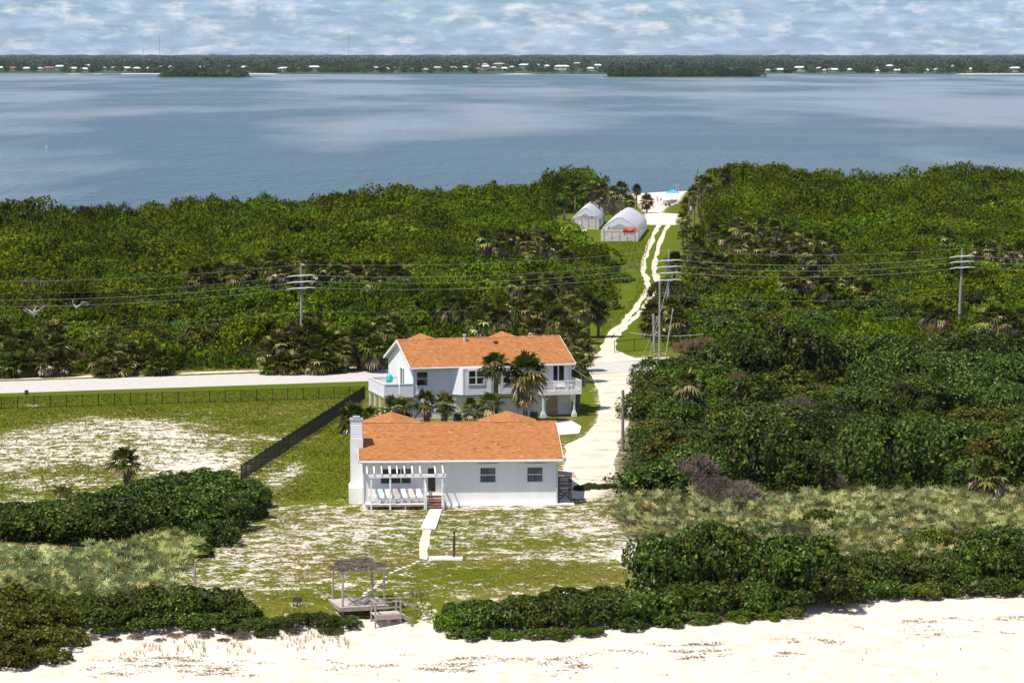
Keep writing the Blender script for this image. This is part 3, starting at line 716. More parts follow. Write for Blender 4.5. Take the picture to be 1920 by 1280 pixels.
w.build('wall', M['stucco'], cot)
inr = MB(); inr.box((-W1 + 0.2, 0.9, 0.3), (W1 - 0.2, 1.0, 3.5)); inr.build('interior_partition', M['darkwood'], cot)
roof1 = gable_roof(cot, -W1 - 0.32, W1 + 0.40, -0.62, D1 + 0.62, ZE1, ZR1, [(c_x(732) + 0.45, 2.4, D1 + 0.2), (c_x(958) + 0.65, 2.4, D1 + 0.2)], rng)
window(cot, *win_big, 0.0, 3, 1, 0.08, 'glass', 0.09)
for wv_ in (win_a, win_b):
    wo = window(cot, *wv_, 0.0, 1, 2, 0.06, 'blindglass', 0.06)
    cu = MB()                                                       # thin glazing bars, curtain lines
    for k in range(1, 6):
        if k != 3:
            xk = wv_[0] + (wv_[1] - wv_[0]) * k / 6; cu.box((xk - 0.008, 0.085, wv_[2]), (xk + 0.008, 0.098, wv_[3]))
    cu.build('glazing_bars', M['metalcap'], wo)
    aw = MB(); aw.box((wv_[0] - 0.16, -0.30, wv_[3] + 0.12), (wv_[1] + 0.16, -0.035, wv_[3] + 0.34)); aw.build('shutter_box', M['white'], wo)
dr_ = MB(); a, b, c, d = door1
dr_.box((a - 0.10, -0.03, c), (a, 0.03, d + 0.1)); dr_.box((b, -0.03, c), (b + 0.10, 0.03, d + 0.1)); dr_.box((a, -0.028, d), (b, 0.03, d + 0.1))
do = dr_.build('door', M['white'], cot)
p = MB(); p.box((a, 0.08, c + 0.05), (b, 0.11, d)); p.build('door_glass', M['glass'], do)
p = MB(); p.box((a, 0.05, c), (b, 0.10, c + 0.05)); p.build('door_rail', M['white'], do)
p = MB(); p.box((b - 0.08, 0.02, c + 0.9), (b - 0.05, 0.08, c + 1.05)); p.build('handle', M['metalcap'], do)
lamp = MB(); lamp.tube([(a - 0.30, -0.02, 2.35), (a - 0.30, -0.14, 2.40)], 0.05, 6); lamp.box((a - 0.37, -0.2, 2.15), (a - 0.23, -0.06, 2.38)); lamp.build('porch_lamp', M['blackmetal'], cot)
fd = MB(); fd.box((-W1 - 0.05, -0.55, -0.25), (W1 + 0.5, -0.002, 0.075)); fd.box((W1 + 0.002, -0.55, -0.25), (W1 + 1.3, 2.6, 0.07)); fd.build('concrete_apron', M['whitecon'], cot)
# chimney on the left gable
ch = MB(); cx0, cx1 = -8.72, -7.72
ch.box((cx0 - 0.15, 1.35, -0.2), (cx1 - 0.09, 3.5, 1.30))
ch.add([(cx0 - 0.15, 1.35, 1.30), (cx1 - 0.09, 1.35, 1.30), (cx1 - 0.09, 3.5, 1.30), (cx0 - 0.15, 3.5, 1.30), (cx0, 1.8, 1.55), (cx1, 1.8, 1.55), (cx1, 3.2, 1.55), (cx0, 3.2, 1.55)],
       [(0, 1, 5, 4), (1, 2, 6, 5), (2, 3, 7, 6), (3, 0, 4, 7)])
ch.box((cx0, 1.8, 1.55), (cx1, 3.2, 5.2))
cho = ch.build('chimney', M['chimney'], cot)
ch = MB(); ch.box((cx0 + 0.03, 1.85, 5.2), (cx1 - 0.05, 3.15, 6.72))
for P_, Q_, o_ in (((cx0 + 0.03, 1.85), (cx1 - 0.05, 1.85), (0, -1)), ((cx0 + 0.03, 3.15), (cx0 + 0.03, 1.85), (-1, 0)), ((cx1 - 0.05, 1.85), (cx1 - 0.05, 3.15), (1, 0))):
    clapboards(ch, P_, Q_, 5.2, 6.6, o_)
ch.build('chimney_casing', M['siding'], cho)
ch = MB(); ch.box((cx0 - 0.03, 1.78, 6.62), (cx1 + 0.01, 3.22, 6.74)); ch.box((cx0 + 0.2, 2.05, 6.74), (cx1 - 0.22, 2.95, 6.92)); ch.build('chimney_cap', M['metalcap'], cho)
# porch: deck, pergola, rails and steps
PD = 2.05
dk = MB()
nb = 12
for i in range(nb): pb = MB(); yy = -PD + 0.02 + i * (PD - 0.6) / nb; pb.box((c_x(684), yy, 0.40), (c_x(796), yy + (PD - 0.6) / nb - 0.015, 0.45)); pb.build('deck_board', M['whitecon'], cot)
dk.box((c_x(684), -PD - 0.02, 0.30), (c_x(796), -PD + 0.015, 0.455)); dk.build('deck_fascia', M['greywood'], cot)
for px in (686, 729, 758, 794):
    st_ = MB(); st_.box((c_x(px) - 0.06, -PD + 0.05, 0.0), (c_x(px) + 0.06, -PD + 0.17, 0.39)); st_.build('deck_pier', M['white'], cot)
pg = empty('pergola'); pg.parent = cot
bz = 2.72
bm = MB(); bm.box((c_x(690), -PD - 0.10, bz - 0.13), (c_x(834), -PD + 0.06, bz + 0.12)); bm.build('beam', M['white'], pg)
le = MB(); le.box((c_x(684), -0.09, 3.30), (c_x(829), -0.005, 3.48)); le.build('ledger', M['white'], pg)
for px in (687, 700.5, 714.5, 729.5, 743, 757, 771.5, 786, 814, 828.5):
    rb = MB(); rb.bar((c_x(px), -0.10, 3.40), (c_x(px), -PD - 0.16, bz + 0.16), 0.09 if px != 729.5 else 0.15, 0.13); rb.build('rafter', M['white'], pg)
for px in (694.5, 730, 794, 827):
    po = MB(); po.box((c_x(px) - 0.065, -PD - 0.06, 0.0), (c_x(px) + 0.065, -PD + 0.055, bz - 0.13)); po.build('post', M['white'], pg)
sp_ = empty('porch_steps'); sp_.parent = cot
sx0, sx1 = c_x(798.5), c_x(828)
for i in range(5):
    zt_ = 0.98 - i * 0.19; y1_ = -0.66 - i * 0.29
    t_ = MB(); t_.box((sx0, y1_ - 0.31, zt_ - 0.05), (sx1, y1_, zt_)); t_.build('tread', M['tanstep' if i < 3 else 'redstep'], sp_)
    t_ = MB(); t_.box((sx0 + 0.02, y1_ - 0.02, zt_ - 0.19), (sx1 - 0.02, y1_ + 0.01, zt_ - 0.052)); t_.build('riser', M['white' if i % 2 else 'redstep'], sp_)
t_ = MB(); t_.box((sx0 - 0.02, -0.65, 0.02), (sx1 + 0.02, -0.01, 1.02)); t_.build('landing', M['white'], sp_)
for xx in (sx0 - 0.06, sx1 + 0.06):
    r_ = MB(); r_.bar((xx, -0.1, 1.85), (xx, -0.65, 1.85), 0.07, 0.09); r_.bar((xx, -0.65, 1.85), (xx, -2.05, 1.02), 0.07, 0.09); r_.bar((xx, -0.65, 1.15), (xx, -2.05, 0.32), 0.05, 0.12)
    for yy, zz in ((-0.65, 1.85), (-2.05, 1.02)): r_.box((xx - 0.045, yy - 0.045, 0), (xx + 0.045, yy + 0.045, zz))
    r_.build('handrail', M['white'], sp_)
# side landing and stair on the right gable
sl = empty('side_stair'); sl.parent = cot
X0, X1 = W1 + 0.06, W1 + 1.15
for i in range(7): b_ = MB(); b_.box((X0, 0.45 + i * 0.25, 1.28), (X1, 0.68 + i * 0.25, 1.33)); b_.build('board', M['greywood'], sl)
for xx, yy, zz in ((X0 + 0.06, 0.45, 2.2), (X1 - 0.05, 0.45, 2.2), (X1 - 0.05, 2.15, 2.2)):
    b_ = MB(); b_.box((xx - 0.05, yy - 0.05, 0), (xx + 0.05, yy + 0.05, zz)); b_.build('post', M['darkwood'], sl)
b_ = MB()
for zz in (1.75, 2.15): b_.bar((X0, 0.45, zz), (X1, 0.45, zz), 0.05, 0.12); b_.bar((X1 - 0.05, 0.45, zz), (X1 - 0.05, 2.15, zz), 0.05, 0.12)
b_.bar((X0, 0.5, 0.2), (X1, 0.5, 1.2), 0.05, 0.1); b_.bar((X1, 0.5, 0.2), (X0, 0.5, 1.2), 0.05, 0.1)
b_.build('rail', M['darkwood'], sl)
b_ = MB(); b_.add([(X0 - 0.0, 0.1, 2.34), (X1 + 0.35, 0.1, 2.14), (X1 + 0.35, 2.5, 2.14), (X0, 2.5, 2.34), (X0, 0.1, 2.40), (X1 + 0.35, 0.1, 2.20), (X1 + 0.35, 2.5, 2.20), (X0, 2.5, 2.40)],
              [(0, 3, 2, 1), (4, 5, 6, 7), (0, 1, 5, 4), (1, 2, 6, 5), (2, 3, 7, 6), (3, 0, 4, 7)]); b_.build('sloped_shelf', M['greywood'], sl)
for i in range(4): b_ = MB(); b_.box((X0 + 0.1, 2.25 + i * 0.28, 1.0 - i * 0.26), (X1 - 0.05, 2.52 + i * 0.28, 1.05 - i * 0.26)); b_.build('step', M['darkwood'], sl)
# patio chairs on the porch
def chair(px, fabric, label, yoff):
    lx, ly = c_x(px), -1.08 + yoff
    mw = Matrix.Translation((c0.x, c0.y, 0)) @ Matrix.Rotation(A1, 4, 'Z') @ Vector((lx, ly, 0.455))
    e = empty('patio_chair', mw, A1 + (px % 7 - 3) * 0.012); tag(e, label, 'chair', 'patio chairs lined up on the porch')
    for s in (-1, 1):
        f = MB(); f.tube([(s * 0.27, -0.42, 0.0), (s * 0.27, -0.40, 0.56), (s * 0.27, 0.20, 0.58), (s * 0.27, 0.28, 0.60)], 0.026, 5); f.build('arm_frame', M['white'], e)
        f = MB(); f.tube([(s * 0.25, 0.30, 0.0), (s * 0.25, 0.10, 0.36), (s * 0.25, 0.42, 1.02)], 0.024, 5); f.build('leg', M['white'], e)
    f = MB(); f.box((-0.24, -0.36, 0.34), (0.24, 0.14, 0.385)); st = f.build('seat', M[fabric], e)
    f = MB(); f.add([(-0.24, 0.13, 0.40), (0.24, 0.13, 0.40), (0.24, 0.42, 1.04), (-0.24, 0.42, 1.04), (-0.24, 0.16, 0.39), (0.24, 0.16, 0.39), (0.24, 0.45, 1.03), (-0.24, 0.45, 1.03)],
                    [(0, 1, 2, 3), (4, 7, 6, 5), (0, 4, 5, 1), (1, 5, 6, 2), (2, 6, 7, 3), (3, 7, 4, 0)]); f.build('backrest', M[fabric], e)
    f = MB()
    for k in range(5): f.box((-0.235, -0.36 + k * 0.1, 0.387), (0.235, -0.33 + k * 0.1, 0.392))
    f.build('seat_stripes', M['slinggrey' if fabric != 'slinggrey' else 'slingwhite'], st)
    f = MB(); f.box((-0.26, -0.40, 0.29), (0.26, -0.365, 0.37)); f.build('front_rail', M['white'], e)
for px, fab, lab, yo in ((697, 'slingpink', 'leftmost patio chair on the cottage porch, beside the chimney', 0.05), (713.5, 'slingteal', 'patio chair with turquoise back on the cottage porch', 0),
                     (727.5, 'slingwhite', 'white patio chair right of the turquoise one on the porch', -0.04), (742, 'slinggrey', 'taupe patio chair in the middle of the porch row', 0.03),
                     (756.5, 'slingwhite', 'white patio chair right of the taupe one on the porch', 0), (771, 'slingpink', 'blush striped patio chair, second from the porch steps', 0.04), (785.5, 'slingwhite', 'rightmost patio chair in the row, next to the porch steps', 0)):
    chair(px, fab, lab, yo)

# --- two-storey house behind
A2 = math.radians(15.5)
h0 = G(925, 781)
hs2 = empty('stilt_house', (h0.x, h0.y, 0), A2)
tag(hs2, 'white two-storey house with orange roof, balconies and bay windows behind the cottage', 'house')
CA = math.cos(A2); S2 = 19.0
def h_x(px, y=0.0):
    """local x whose front-plane point shows at this column"""
    best = 0.0
    for _ in range(8):
        wx = h0.x + best * CA - y * math.sin(A2); wy = h0.y + best * math.sin(A2) + y * CA
        cur = 960 + wx / wy * F_PX; best += (px - cur) * wy / F_PX / CA
    return best
def h_z(py, x, y=0.0):
    wy = h0.y + x * math.sin(A2) + y * CA
    d = ray(960, py); return CAM_H + d.z / d.y * wy
hx0, hx1 = h_x(773), h_x(1072)
D2 = 10.6; ZE2 = h_z(685, 0, -0.5); ZR2 = ZE2 + 2.25
FL = 2.55
wn = (h_x(780.5), h_x(801), h_z(723, h_x(790)), h_z(697, h_x(790)))
sd = (h_x(1038), h_x(1058), FL, h_z(684, h_x(1048)))
sw = (h_x(1006), h_x(1012), h_z(696, 4.5), h_z(686, 4.5))
ops = [wn, sd]
gd = (h_x(934), h_x(972), 0.1, 1.75); pd = (h_x(1024), h_x(1046), 0.05, 2.05)
w = MB(); wall_front(w, hx0, hx1, FL, ZE2 - 0.1, 0.0, ops)
wall_front(w, hx0, hx1, 0.0, FL, 0.0, [gd])
w.quad((hx0, D2, 0), (hx0, 0, 0), (hx0, 0, FL), (hx0, D2, FL)); w.quad((hx1, 0, 0), (hx1, D2, 0), (hx1, D2, ZE2 - 0.1), (hx1, 0, ZE2 - 0.1)); w.quad((hx0, D2, 0), (hx0, D2, ZE2 - 0.1), (hx1, D2, ZE2 - 0.1), (hx1, D2, 0))
gdoor = (3.6, 5.4, FL, FL + 2.05)                                    # glazed door in the left gable (y range)
ysx = [0, gdoor[0], gdoor[1], D2]
for i in range(3):
    top = ZE2 - 0.1
    if i == 1: w.quad((hx0, ysx[2], gdoor[3]), (hx0, ysx[1], gdoor[3]), (hx0, ysx[1], top), (hx0, ysx[2], top))
    else: w.quad((hx0, ysx[i + 1], FL), (hx0, ysx[i], FL), (hx0, ysx[i], top), (hx0, ysx[i + 1], top))
for xx in (hx0, hx1): w.add([(xx, 0, ZE2 - 0.1), (xx, D2, ZE2 - 0.1), (xx, D2 / 2, ZR2 - 0.18)], [(0, 1, 2)])
w.build('wall', M['stucco'], hs2)
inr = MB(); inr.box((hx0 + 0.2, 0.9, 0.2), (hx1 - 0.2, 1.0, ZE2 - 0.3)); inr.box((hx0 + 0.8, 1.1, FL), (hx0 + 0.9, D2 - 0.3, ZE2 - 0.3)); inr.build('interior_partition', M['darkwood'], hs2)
rng = random.Random(12)
roof2 = gable_roof(hs2, h_x(768, -0.5), h_x(1080, -0.5), -0.55, D2 + 0.5, ZE2, ZR2, [(h_x(787, 5) + 1.5, 2.0, D2 + 0.45), (h_x(942, 5) + 1.55, 2.0, D2 + 0.45)], rng)
v_ = MB(); xv = h_x(869, 5.0); v_.tube([(xv, 4.6, ZR2 - 0.5), (xv, 4.6, ZR2 + 0.32)], 0.13, 8); v_.tube([(xv, 4.6, ZR2 + 0.32), (xv, 4.6, ZR2 + 0.42)], 0.2, 8); v_.build('roof_vent', M['insul'], roof2)
v_ = MB(); xv = h_x(928, 4.2); v_.box((xv - 0.2, 3.8, ZR2 - 0.75), (xv + 0.2, 4.25, ZR2 - 0.28)); v_.build('roof_vent', M['darkwood'], roof2)
window(hs2, *wn, 0.0, 1, 2, 0.06, 'glass', 0.10)
# low shutter strip on the left, corner trim, belt board
tr = MB(); tr.box((hx0 - 0.03, -0.035, 0), (hx0 + 0.12, -0.002, ZE2 - 0.12)); tr.box((h_x(811) - 0.04, -0.03, FL + 0.1), (h_x(811) + 0.04, -0.002, ZE2 - 0.12)); tr.box((hx0 + 0.12, -0.04, FL - 0.12), (h_x(843), -0.003, FL + 0.06)); tr.build('trim', M['white'], hs2)
# sliding door and its glass
f = MB(); a, b, c, d = sd
f.box((a - 0.09, -0.03, c), (a, 0.05, d + 0.09)); f.box((b, -0.03, c), (b + 0.09, 0.05, d + 0.09)); f.box((a, -0.028, d), (b, 0.05, d + 0.09)); f.box(((a + b) / 2 - 0.09, 0.02, c), ((a + b) / 2 + 0.04, 0.09, d))
so = f.build('sliding_door', M['white'], hs2)
for q in ((a, (a + b) / 2 - 0.09), ((a + b) / 2 + 0.04, b)):
    p = MB(); p.box((q[0], 0.09, c), (q[1], 0.12, d)); p.build('pane', M['glass'], so)
f = MB(); a, b, c, d = sw; f.box((a - 0.07, -0.03, c - 0.07), (b + 0.07, -0.003, d + 0.07)); so = f.build('window', M['white'], hs2)
p = MB(); p.box((a, -0.045, c), (b, -0.032, d)); p.build('pane', M['glass'], so)
# gable door
f = MB(); a, b, c, d = gdoor
f.box((hx0 - 0.03, a - 0.09, c), (hx0 + 0.05, a, d + 0.09)); f.box((hx0 - 0.03, b, c), (hx0 + 0.05, b + 0.09, d + 0.09)); f.box((hx0 - 0.028, a, d), (hx0 + 0.05, b, d + 0.09)); f.box((hx0 + 0.0, (a + b) / 2 - 0.07, c), (hx0 + 0.06, (a + b) / 2 + 0.07, d))
so = f.build('gable_door', M['white'], hs2)
for q in ((a, (a + b) / 2 - 0.07), ((a + b) / 2 + 0.07, b)):
    p = MB(); p.box((hx0 + 0.07, q[0], c + 0.1), (hx0 + 0.1, q[1], d)); p.build('pane', M['blindglass'], so)
    p = MB(); p.box((hx0 + 0.05, q[0], c), (hx0 + 0.1, q[1], c + 0.1)); p.build('rail', M['white'], so)
# bay windows
def bay(xa, xb, side, dep, wins):
    z0 = FL - 0.15; z1 = ZE2 - 0.14
    mb = MB()
    mb.poly_prism([(xa - side, -0.004), (xa, -dep), (xb, -dep), (xb + side, -0.004)], z0, z1)
    bo = mb.build('bay_window', M['siding'], hs2)
    cb = MB()
    n = math.hypot(side, dep)
    clapboards(cb, (xa - side, 0), (xa, -dep), z0, z1, (-dep / n, -side / n)); clapboards(cb, (xb, -dep), (xb + side, 0), z0, z1, (dep / n, -side / n))
    clapboards(cb, (xa, -dep), (xb, -dep), z0, z1, (0, -1))
    cb.build('clapboards', M['siding'], bo)
    ct = MB(); ct.box((xa - 0.07, -dep - 0.05, z0), (xa + 0.07, -dep + 0.02, z1)); ct.box((xb - 0.07, -dep - 0.05, z0), (xb + 0.07, -dep + 0.02, z1)); ct.box((xa, -dep - 0.055, z1 - 0.18), (xb, -dep + 0.01, z1)); ct.build('corner_trim', M['white'], bo)
    for (a, b, c, d) in wins:
        f = MB(); y = -dep - 0.05
        f.box((a - 0.12, y - 0.05, c - 0.12), (b + 0.12, y - 0.001, c)); f.box((a - 0.12, y - 0.05, d), (b + 0.12, y - 0.001, d + 0.12)); f.box((a - 0.12, y - 0.05, c), (a, y - 0.001, d)); f.box((b, y - 0.05, c), (b + 0.12, y - 0.001, d))
        f.box(((a + b) / 2 - 0.07, y - 0.045, c), ((a + b) / 2 + 0.07, y - 0.001, d)); f.box((a, y - 0.042, (c + d) / 2 - 0.035), (b, y - 0.001, (c + d) / 2 + 0.035))
        fo = f.build('window_frame', M['white'], bo)
        m_ = (a + b) / 2; n_ = (c + d) / 2
        for q in ((a, m_ - 0.07, c, n_ - 0.035), (m_ + 0.07, b, c, n_ - 0.035), (a, m_ - 0.07, n_ + 0.035, d), (m_ + 0.07, b, n_ + 0.035, d)):
            p = MB(); p.box((q[0], y - 0.02, q[2]), (q[1], y - 0.0005, q[3])); pn = p.build('pane', M['glass'], bo)
DEP = 0.95
xa = h_x(868, -DEP); xb = h_x(919, -DEP)
bay(xa, xb, 1.05, DEP, [(h_x(878.5, -DEP), h_x(906, -DEP), h_z(719, -1.5, -DEP), h_z(694.5, -1.5, -DEP))])
xa2 = h_x(937, -DEP); xb2 = h_x(984, -DEP)
bay(xa2, xb2, 0.0, DEP, [(h_x(943, -DEP), h_x(970, -DEP), h_z(717, 2, -DEP), h_z(694, 2, -DEP))])
# lower storey: garage shutter and arched plywood panel
g_ = MB(); a, b, c, d = gd
for k in range(5): q = MB(); q.box((a, 0.10, c + k * (d - c) / 5 + 0.008), (b, 0.15, c + (k + 1) * (d - c) / 5 - 0.008)); q.build('garage_door_panel', M['white'], hs2)
g_.box((a, -0.06, d + 0.02), (b, -0.003, d + 0.28)); g_.build('garage_lintel', M['metalcap'], hs2)
a, b, c, d = pd; pts = [(a, c), (b, c), (b, d)] + [((a + b) / 2 + (b - a) / 2 * math.cos(t), d + 0.45 * math.sin(t)) for t in np.linspace(0.2, math.pi - 0.2, 7)] + [(a, d)]
q = MB(); n = len(pts); q.add([(x, -0.06, z) for x, z in pts] + [(x, -0.003, z) for x, z in pts], [tuple(range(n)), tuple(range(n, 2 * n))[::-1]] + [(i, i + n, (i + 1) % n + n, (i + 1) % n) for i in range(n)])
ap = q.build('arched_door', M['plywood'], hs2)
q = MB(); q.box((a + 0.08, -0.085, 1.0), (b - 0.08, -0.062, 1.08)); q.box(((a + b) / 2 - 0.03, -0.084, c + 0.05), ((a + b) / 2 + 0.03, -0.062, d)); q.build('battens', M['plywood'], ap)
# left deck with solid white skirt
ld = empty('side_deck'); ld.parent = hs2
lx = hx0 - 2.95; ly0 = -0.35; ly1 = 6.6
for i in range(12): q = MB(); xx = lx + i * 2.93 / 12; q.box((xx, ly0, FL - 0.06), (xx + 2.93 / 12 - 0.012, ly1, FL)); q.build('deck_board', M['deckwood'], ld)
q = MB(); q.box((lx - 0.06, ly0 - 0.06, FL - 0.28), (hx0 - 0.01, ly0 - 0.005, FL - 0.01)); q.box((lx - 0.06, ly0 - 0.004, FL - 0.28), (lx - 0.005, ly1, FL - 0.01)); q.build('rim_joist', M['white'], ld)
for (p_, q_) in (((lx, ly0), (lx + 1.45, ly0)), ((lx + 1.52, ly0), (hx0 - 0.05, ly0)), ((lx, ly0 + 0.1), (lx, ly0 + 2.2)), ((lx, ly0 + 2.25), (lx, ly0 + 4.5)), ((lx, ly0 + 4.55), (lx, ly1)), ((lx, ly1), (hx0 - 0.05, ly1))):
    b_ = MB(); b_.bar((p_[0], p_[1], FL + 0.50), (q_[0], q_[1], FL + 0.50), 0.05, 0.96); b_.build('skirt_panel', M['white'], ld)
    b_ = MB(); b_.bar((p_[0], p_[1], FL + 1.03), (q_[0], q_[1], FL + 1.03), 0.13, 0.07); b_.build('top_rail', M['white'], ld)
for xx, yy in ((lx + 0.1, ly0 + 0.1), (lx + 0.1, 2.0), (lx + 0.1, 4.2), (lx + 0.1, ly1 - 0.15), (lx + 0.75, ly0 + 0.12), (hx0 - 0.25, ly1 - 0.2), (lx + 1.6, 4.2)):
    b_ = MB(); b_.box((xx - 0.09, yy - 0.09, 0), (xx + 0.09, yy + 0.09, FL - 0.07)); b_.build('post', M['white'], ld)
def hw(p): return Matrix.Translation((h0.x, h0.y, 0)) @ Matrix.Rotation(A2, 4, 'Z') @ Vector(p)
# right balcony
rb_ = empty('balcony'); rb_.parent = hs2
bx0 = h_x(1017, -2.2); bx1 = h_x(1090, -2.2); by = -2.2
for i in range(10): q = MB(); yy = by + i * 0.22; q.box((bx0, yy, FL - 0.05), (bx1, yy + 0.205, FL)); q.build('deck_board', M['deckwood'], rb_)
q = MB(); q.box((bx0, by - 0.05, FL - 0.30), (bx1, by - 0.004, FL + 0.01)); q.box((bx0 - 0.05, by - 0.05, FL - 0.30), (bx0 - 0.003, -0.01, FL + 0.01)); q.box((bx1 + 0.003, by - 0.05, FL - 0.30), (bx1 + 0.05, 1.5, FL + 0.01)); q.build('rim_joist', M['white'], rb_)
for zz, hh in ((FL + 1.05, 0.09), (FL + 0.14, 0.07)):
    for p_, q_ in (((bx0, by), (bx1, by)), ((bx0, by), (bx0, -0.03)), ((bx1, by), (bx1, 1.4))):
        b_ = MB(); b_.bar((p_[0], p_[1], zz), (q_[0], q_[1], zz), 0.09, hh); b_.build('rail', M['white'], rb_)
bal = MB(); bal.box((-0.022, -0.022, FL + 0.14), (0.022, 0.022, FL + 1.02)); bme = bal.mesh('baluster', M['white'])
nbal = 27
for i in range(nbal + 1):
    o = link('baluster', bme, rb_); o.location = (bx0 + (bx1 - bx0) * i / nbal, by, 0)
for i in range(1, 13):
    o = link('baluster', bme, rb_); o.location = (bx1, by + 3.6 * i / 13, 0)
    if i < 9: o = link('baluster', bme, rb_); o.location = (bx0, by + 2.1 * i / 9, 0)
for t in (0, 0.335, 0.67, 1):
    b_ = MB(); xx = bx0 + (bx1 - bx0) * t; b_.box((xx - 0.055, by - 0.055, FL), (xx + 0.055, by + 0.055, FL + 1.12)); b_.build('rail_post', M['white'], rb_)
for px in (1019, 1077):
    xx = h_x(px, -1.95); b_ = MB(); b_.box((xx - 0.09, -2.04, 0.45), (xx + 0.09, -1.86, FL - 0.06)); po = b_.build('post', M['white'], rb_)
    b_ = MB(); b_.box((xx - 0.23, -2.18, 0), (xx + 0.23, -1.72, 0.40)); b_.box((xx - 0.15, -2.1, 0.40), (xx + 0.15, -1.8, 0.62)); b_.build('post_base', M['white'], po)
    s = 1 if px < 1040 else -1
    b_ = MB(); b_.bar((xx, -1.95, 1.45), (xx + s * 0.95, -1.95, FL - 0.08), 0.10, 0.10); b_.build('brace', M['white'], rb_)
# furniture on the decks
e = empty('deck_umbrella', hw((lx + 1.35, 3.3, FL))); tag(e, 'folded turquoise parasol standing on the left side deck', 'umbrella')
q = MB(); q.tube([(0, 0, 0), (0, 0, 1.9)], 0.03, 6); q.build('pole', M['white'], e)
q = MB(); n = 8
q.tube([(0, 0, 0.85), (0, 0, 1.05), (0.0, 0, 1.5), (0, 0, 1.75)], [0.28, 0.36, 0.30, 0.04], 8); q.build('canopy', M['teal'], e)
q = MB(); q.tube([(0, 0, 0), (0, 0, 0.08)], [0.28, 0.22], 8); q.build('base', M['concrete'], e)
def bench(loc, rz, name, label, cat, mat):
    e = empty(name, loc, rz); tag(e, label, cat)
    q = MB(); q.box((-0.6, -0.25, 0.40), (0.6, 0.25, 0.45)); q.build('seat', M[mat], e)
    q = MB(); q.bar((-0.6, 0.27, 0.70), (0.6, 0.27, 0.70), 0.04, 0.45); q.build('backrest', M[mat], e)
    for sx in (-0.52, 0.52):
        for sy in (-0.2, 0.2): q = MB(); q.box((sx - 0.03, sy - 0.03, 0), (sx + 0.03, sy + 0.03, 0.40)); q.build('leg', M[mat], e)
bench(hw((bx0 + 2.1, -1.3, FL)), A2, 'balcony_bench', 'white bench on the right balcony in front of the sliding door', 'bench', 'white')
bench(hw((bx1 - 0.55, -0.2, FL)), A2 + 1.2, 'balcony_bench', 'pale turquoise bench at the right end of the balcony', 'bench', 'slingteal')
# barrels and a ladder-like board beside the house
def barrel(px, py, label):
    p = G(px, py); e = empty('rain_barrel', p); tag(e, label, 'barrel')
    q = MB(); q.tube([(0, 0, 0), (0, 0, 0.06), (0, 0, 0.45), (0, 0, 0.84), (0, 0, 0.9)], [0.34, 0.36, 0.40, 0.38, 0.36], 12); q.build('drum', M['greenbin'], e, True)
    q = MB(); q.tube([(0, 0, 0.9), (0, 0, 0.96), (0, 0, 1.06)], [0.36, 0.32, 0.12], 10); q.build('lid', M['sandlid'], e)
    for zz in (0.3, 0.62): q = MB(); q.tube([(0, 0, zz), (0, 0, zz + 0.04)], 0.415, 12, False); q.build('hoop', M['greenbin'], e)
barrel(858, 793, 'green barrel with tan lid among the small palms before the lower wall')
barrel(1001, 788, 'green barrel with tan lid right of the big palm, near the balcony')

# ------------------------------------------------------------------ plants
R = np.random.RandomState(77)
def crown_points(r, Rr, H, nl, n, low=0.12, lobe=(0.26, 0.44)):
    cen = []; rad = []
    for i in range(nl):
        a = r.uniform(0, 2 * math.pi); q = math.sqrt(r.uniform(0, 1)) * 0.80
        rl = Rr * r.uniform(*lobe); rl = min(rl, H * 0.42)
        zc = H * low + (H - rl * 0.9 - H * low) * (1 - q ** 2) ** 0.6 * r.uniform(0.55, 1.0)
        if i < nl * 0.3: zc = max(rl * 0.35, H * low * r.uniform(0.6, 1.6)); q = max(q, 0.6)
        cen.append((Rr * q * math.cos(a), Rr * q * math.sin(a), zc)); rad.append(rl)
    cen = np.array(cen); rad = np.array(rad)
    pick = r.choice(nl, size=int(n * 2.6), p=rad ** 2 / (rad ** 2).sum())
    d = r.normal(size=(len(pick), 3)); d /= np.linalg.norm(d, axis=1)[:, None]
    d[:, 2] = np.where(d[:, 2] < -0.45, -d[:, 2], d[:, 2])
    k = r.uniform(0.66, 1.06, len(pick)) ** 0.8; far_ = r.rand(len(pick)) < 0.05; k[far_] *= r.uniform(1.02, 1.16, far_.sum())
    P = cen[pick] + d * (rad[pick] * k)[:, None] * np.array([1, 1, 0.85])
    dist = np.linalg.norm(P[:, None, :] - cen[None], axis=2) / rad[None]
    dist[np.arange(len(P)), pick] = 9
    ok = (dist.min(1) > 0.62) & (P[:, 2] > 0.03)
    fq = 7.5 / Rr; ph = r.uniform(0, 6.28, 6)
    holes = (np.sin(P[:, 0] * fq + ph[0]) * np.sin(P[:, 1] * fq * 1.1 + ph[1]) + np.sin(P[:, 2] * fq * 1.6 + ph[2] + P[:, 0] * fq * 0.6) * 0.7 + np.sin((P[:, 0] - P[:, 1]) * fq * 2.1 + ph[3]) * np.sin(P[:, 2] * fq * 2.3 + ph[4]) * 0.6)
    ok &= r.rand(len(P)) < np.clip(0.55 + 0.55 * holes, 0.06, 1)
    return P[ok][:n], d[ok][:n]
def leaf_quads(r, P, N, size, spread=1.0, asp=0.62, up=0.25):
    n = len(P)
    nn = N + r.normal(size=(n, 3)) * spread * 0.6 + np.array([0, 0, up]); nn /= np.linalg.norm(nn, axis=1)[:, None]
    t = np.cross(nn, r.normal(size=(n, 3))); t /= np.linalg.norm(t, axis=1)[:, None] + 1e-9
    b = np.cross(nn, t); s = (size * r.uniform(0.45, 1.5, n))[:, None]
    return np.stack([P + t * s, P + b * s * asp, P - t * s, P - b * s * asp], 1).reshape(-1, 3)
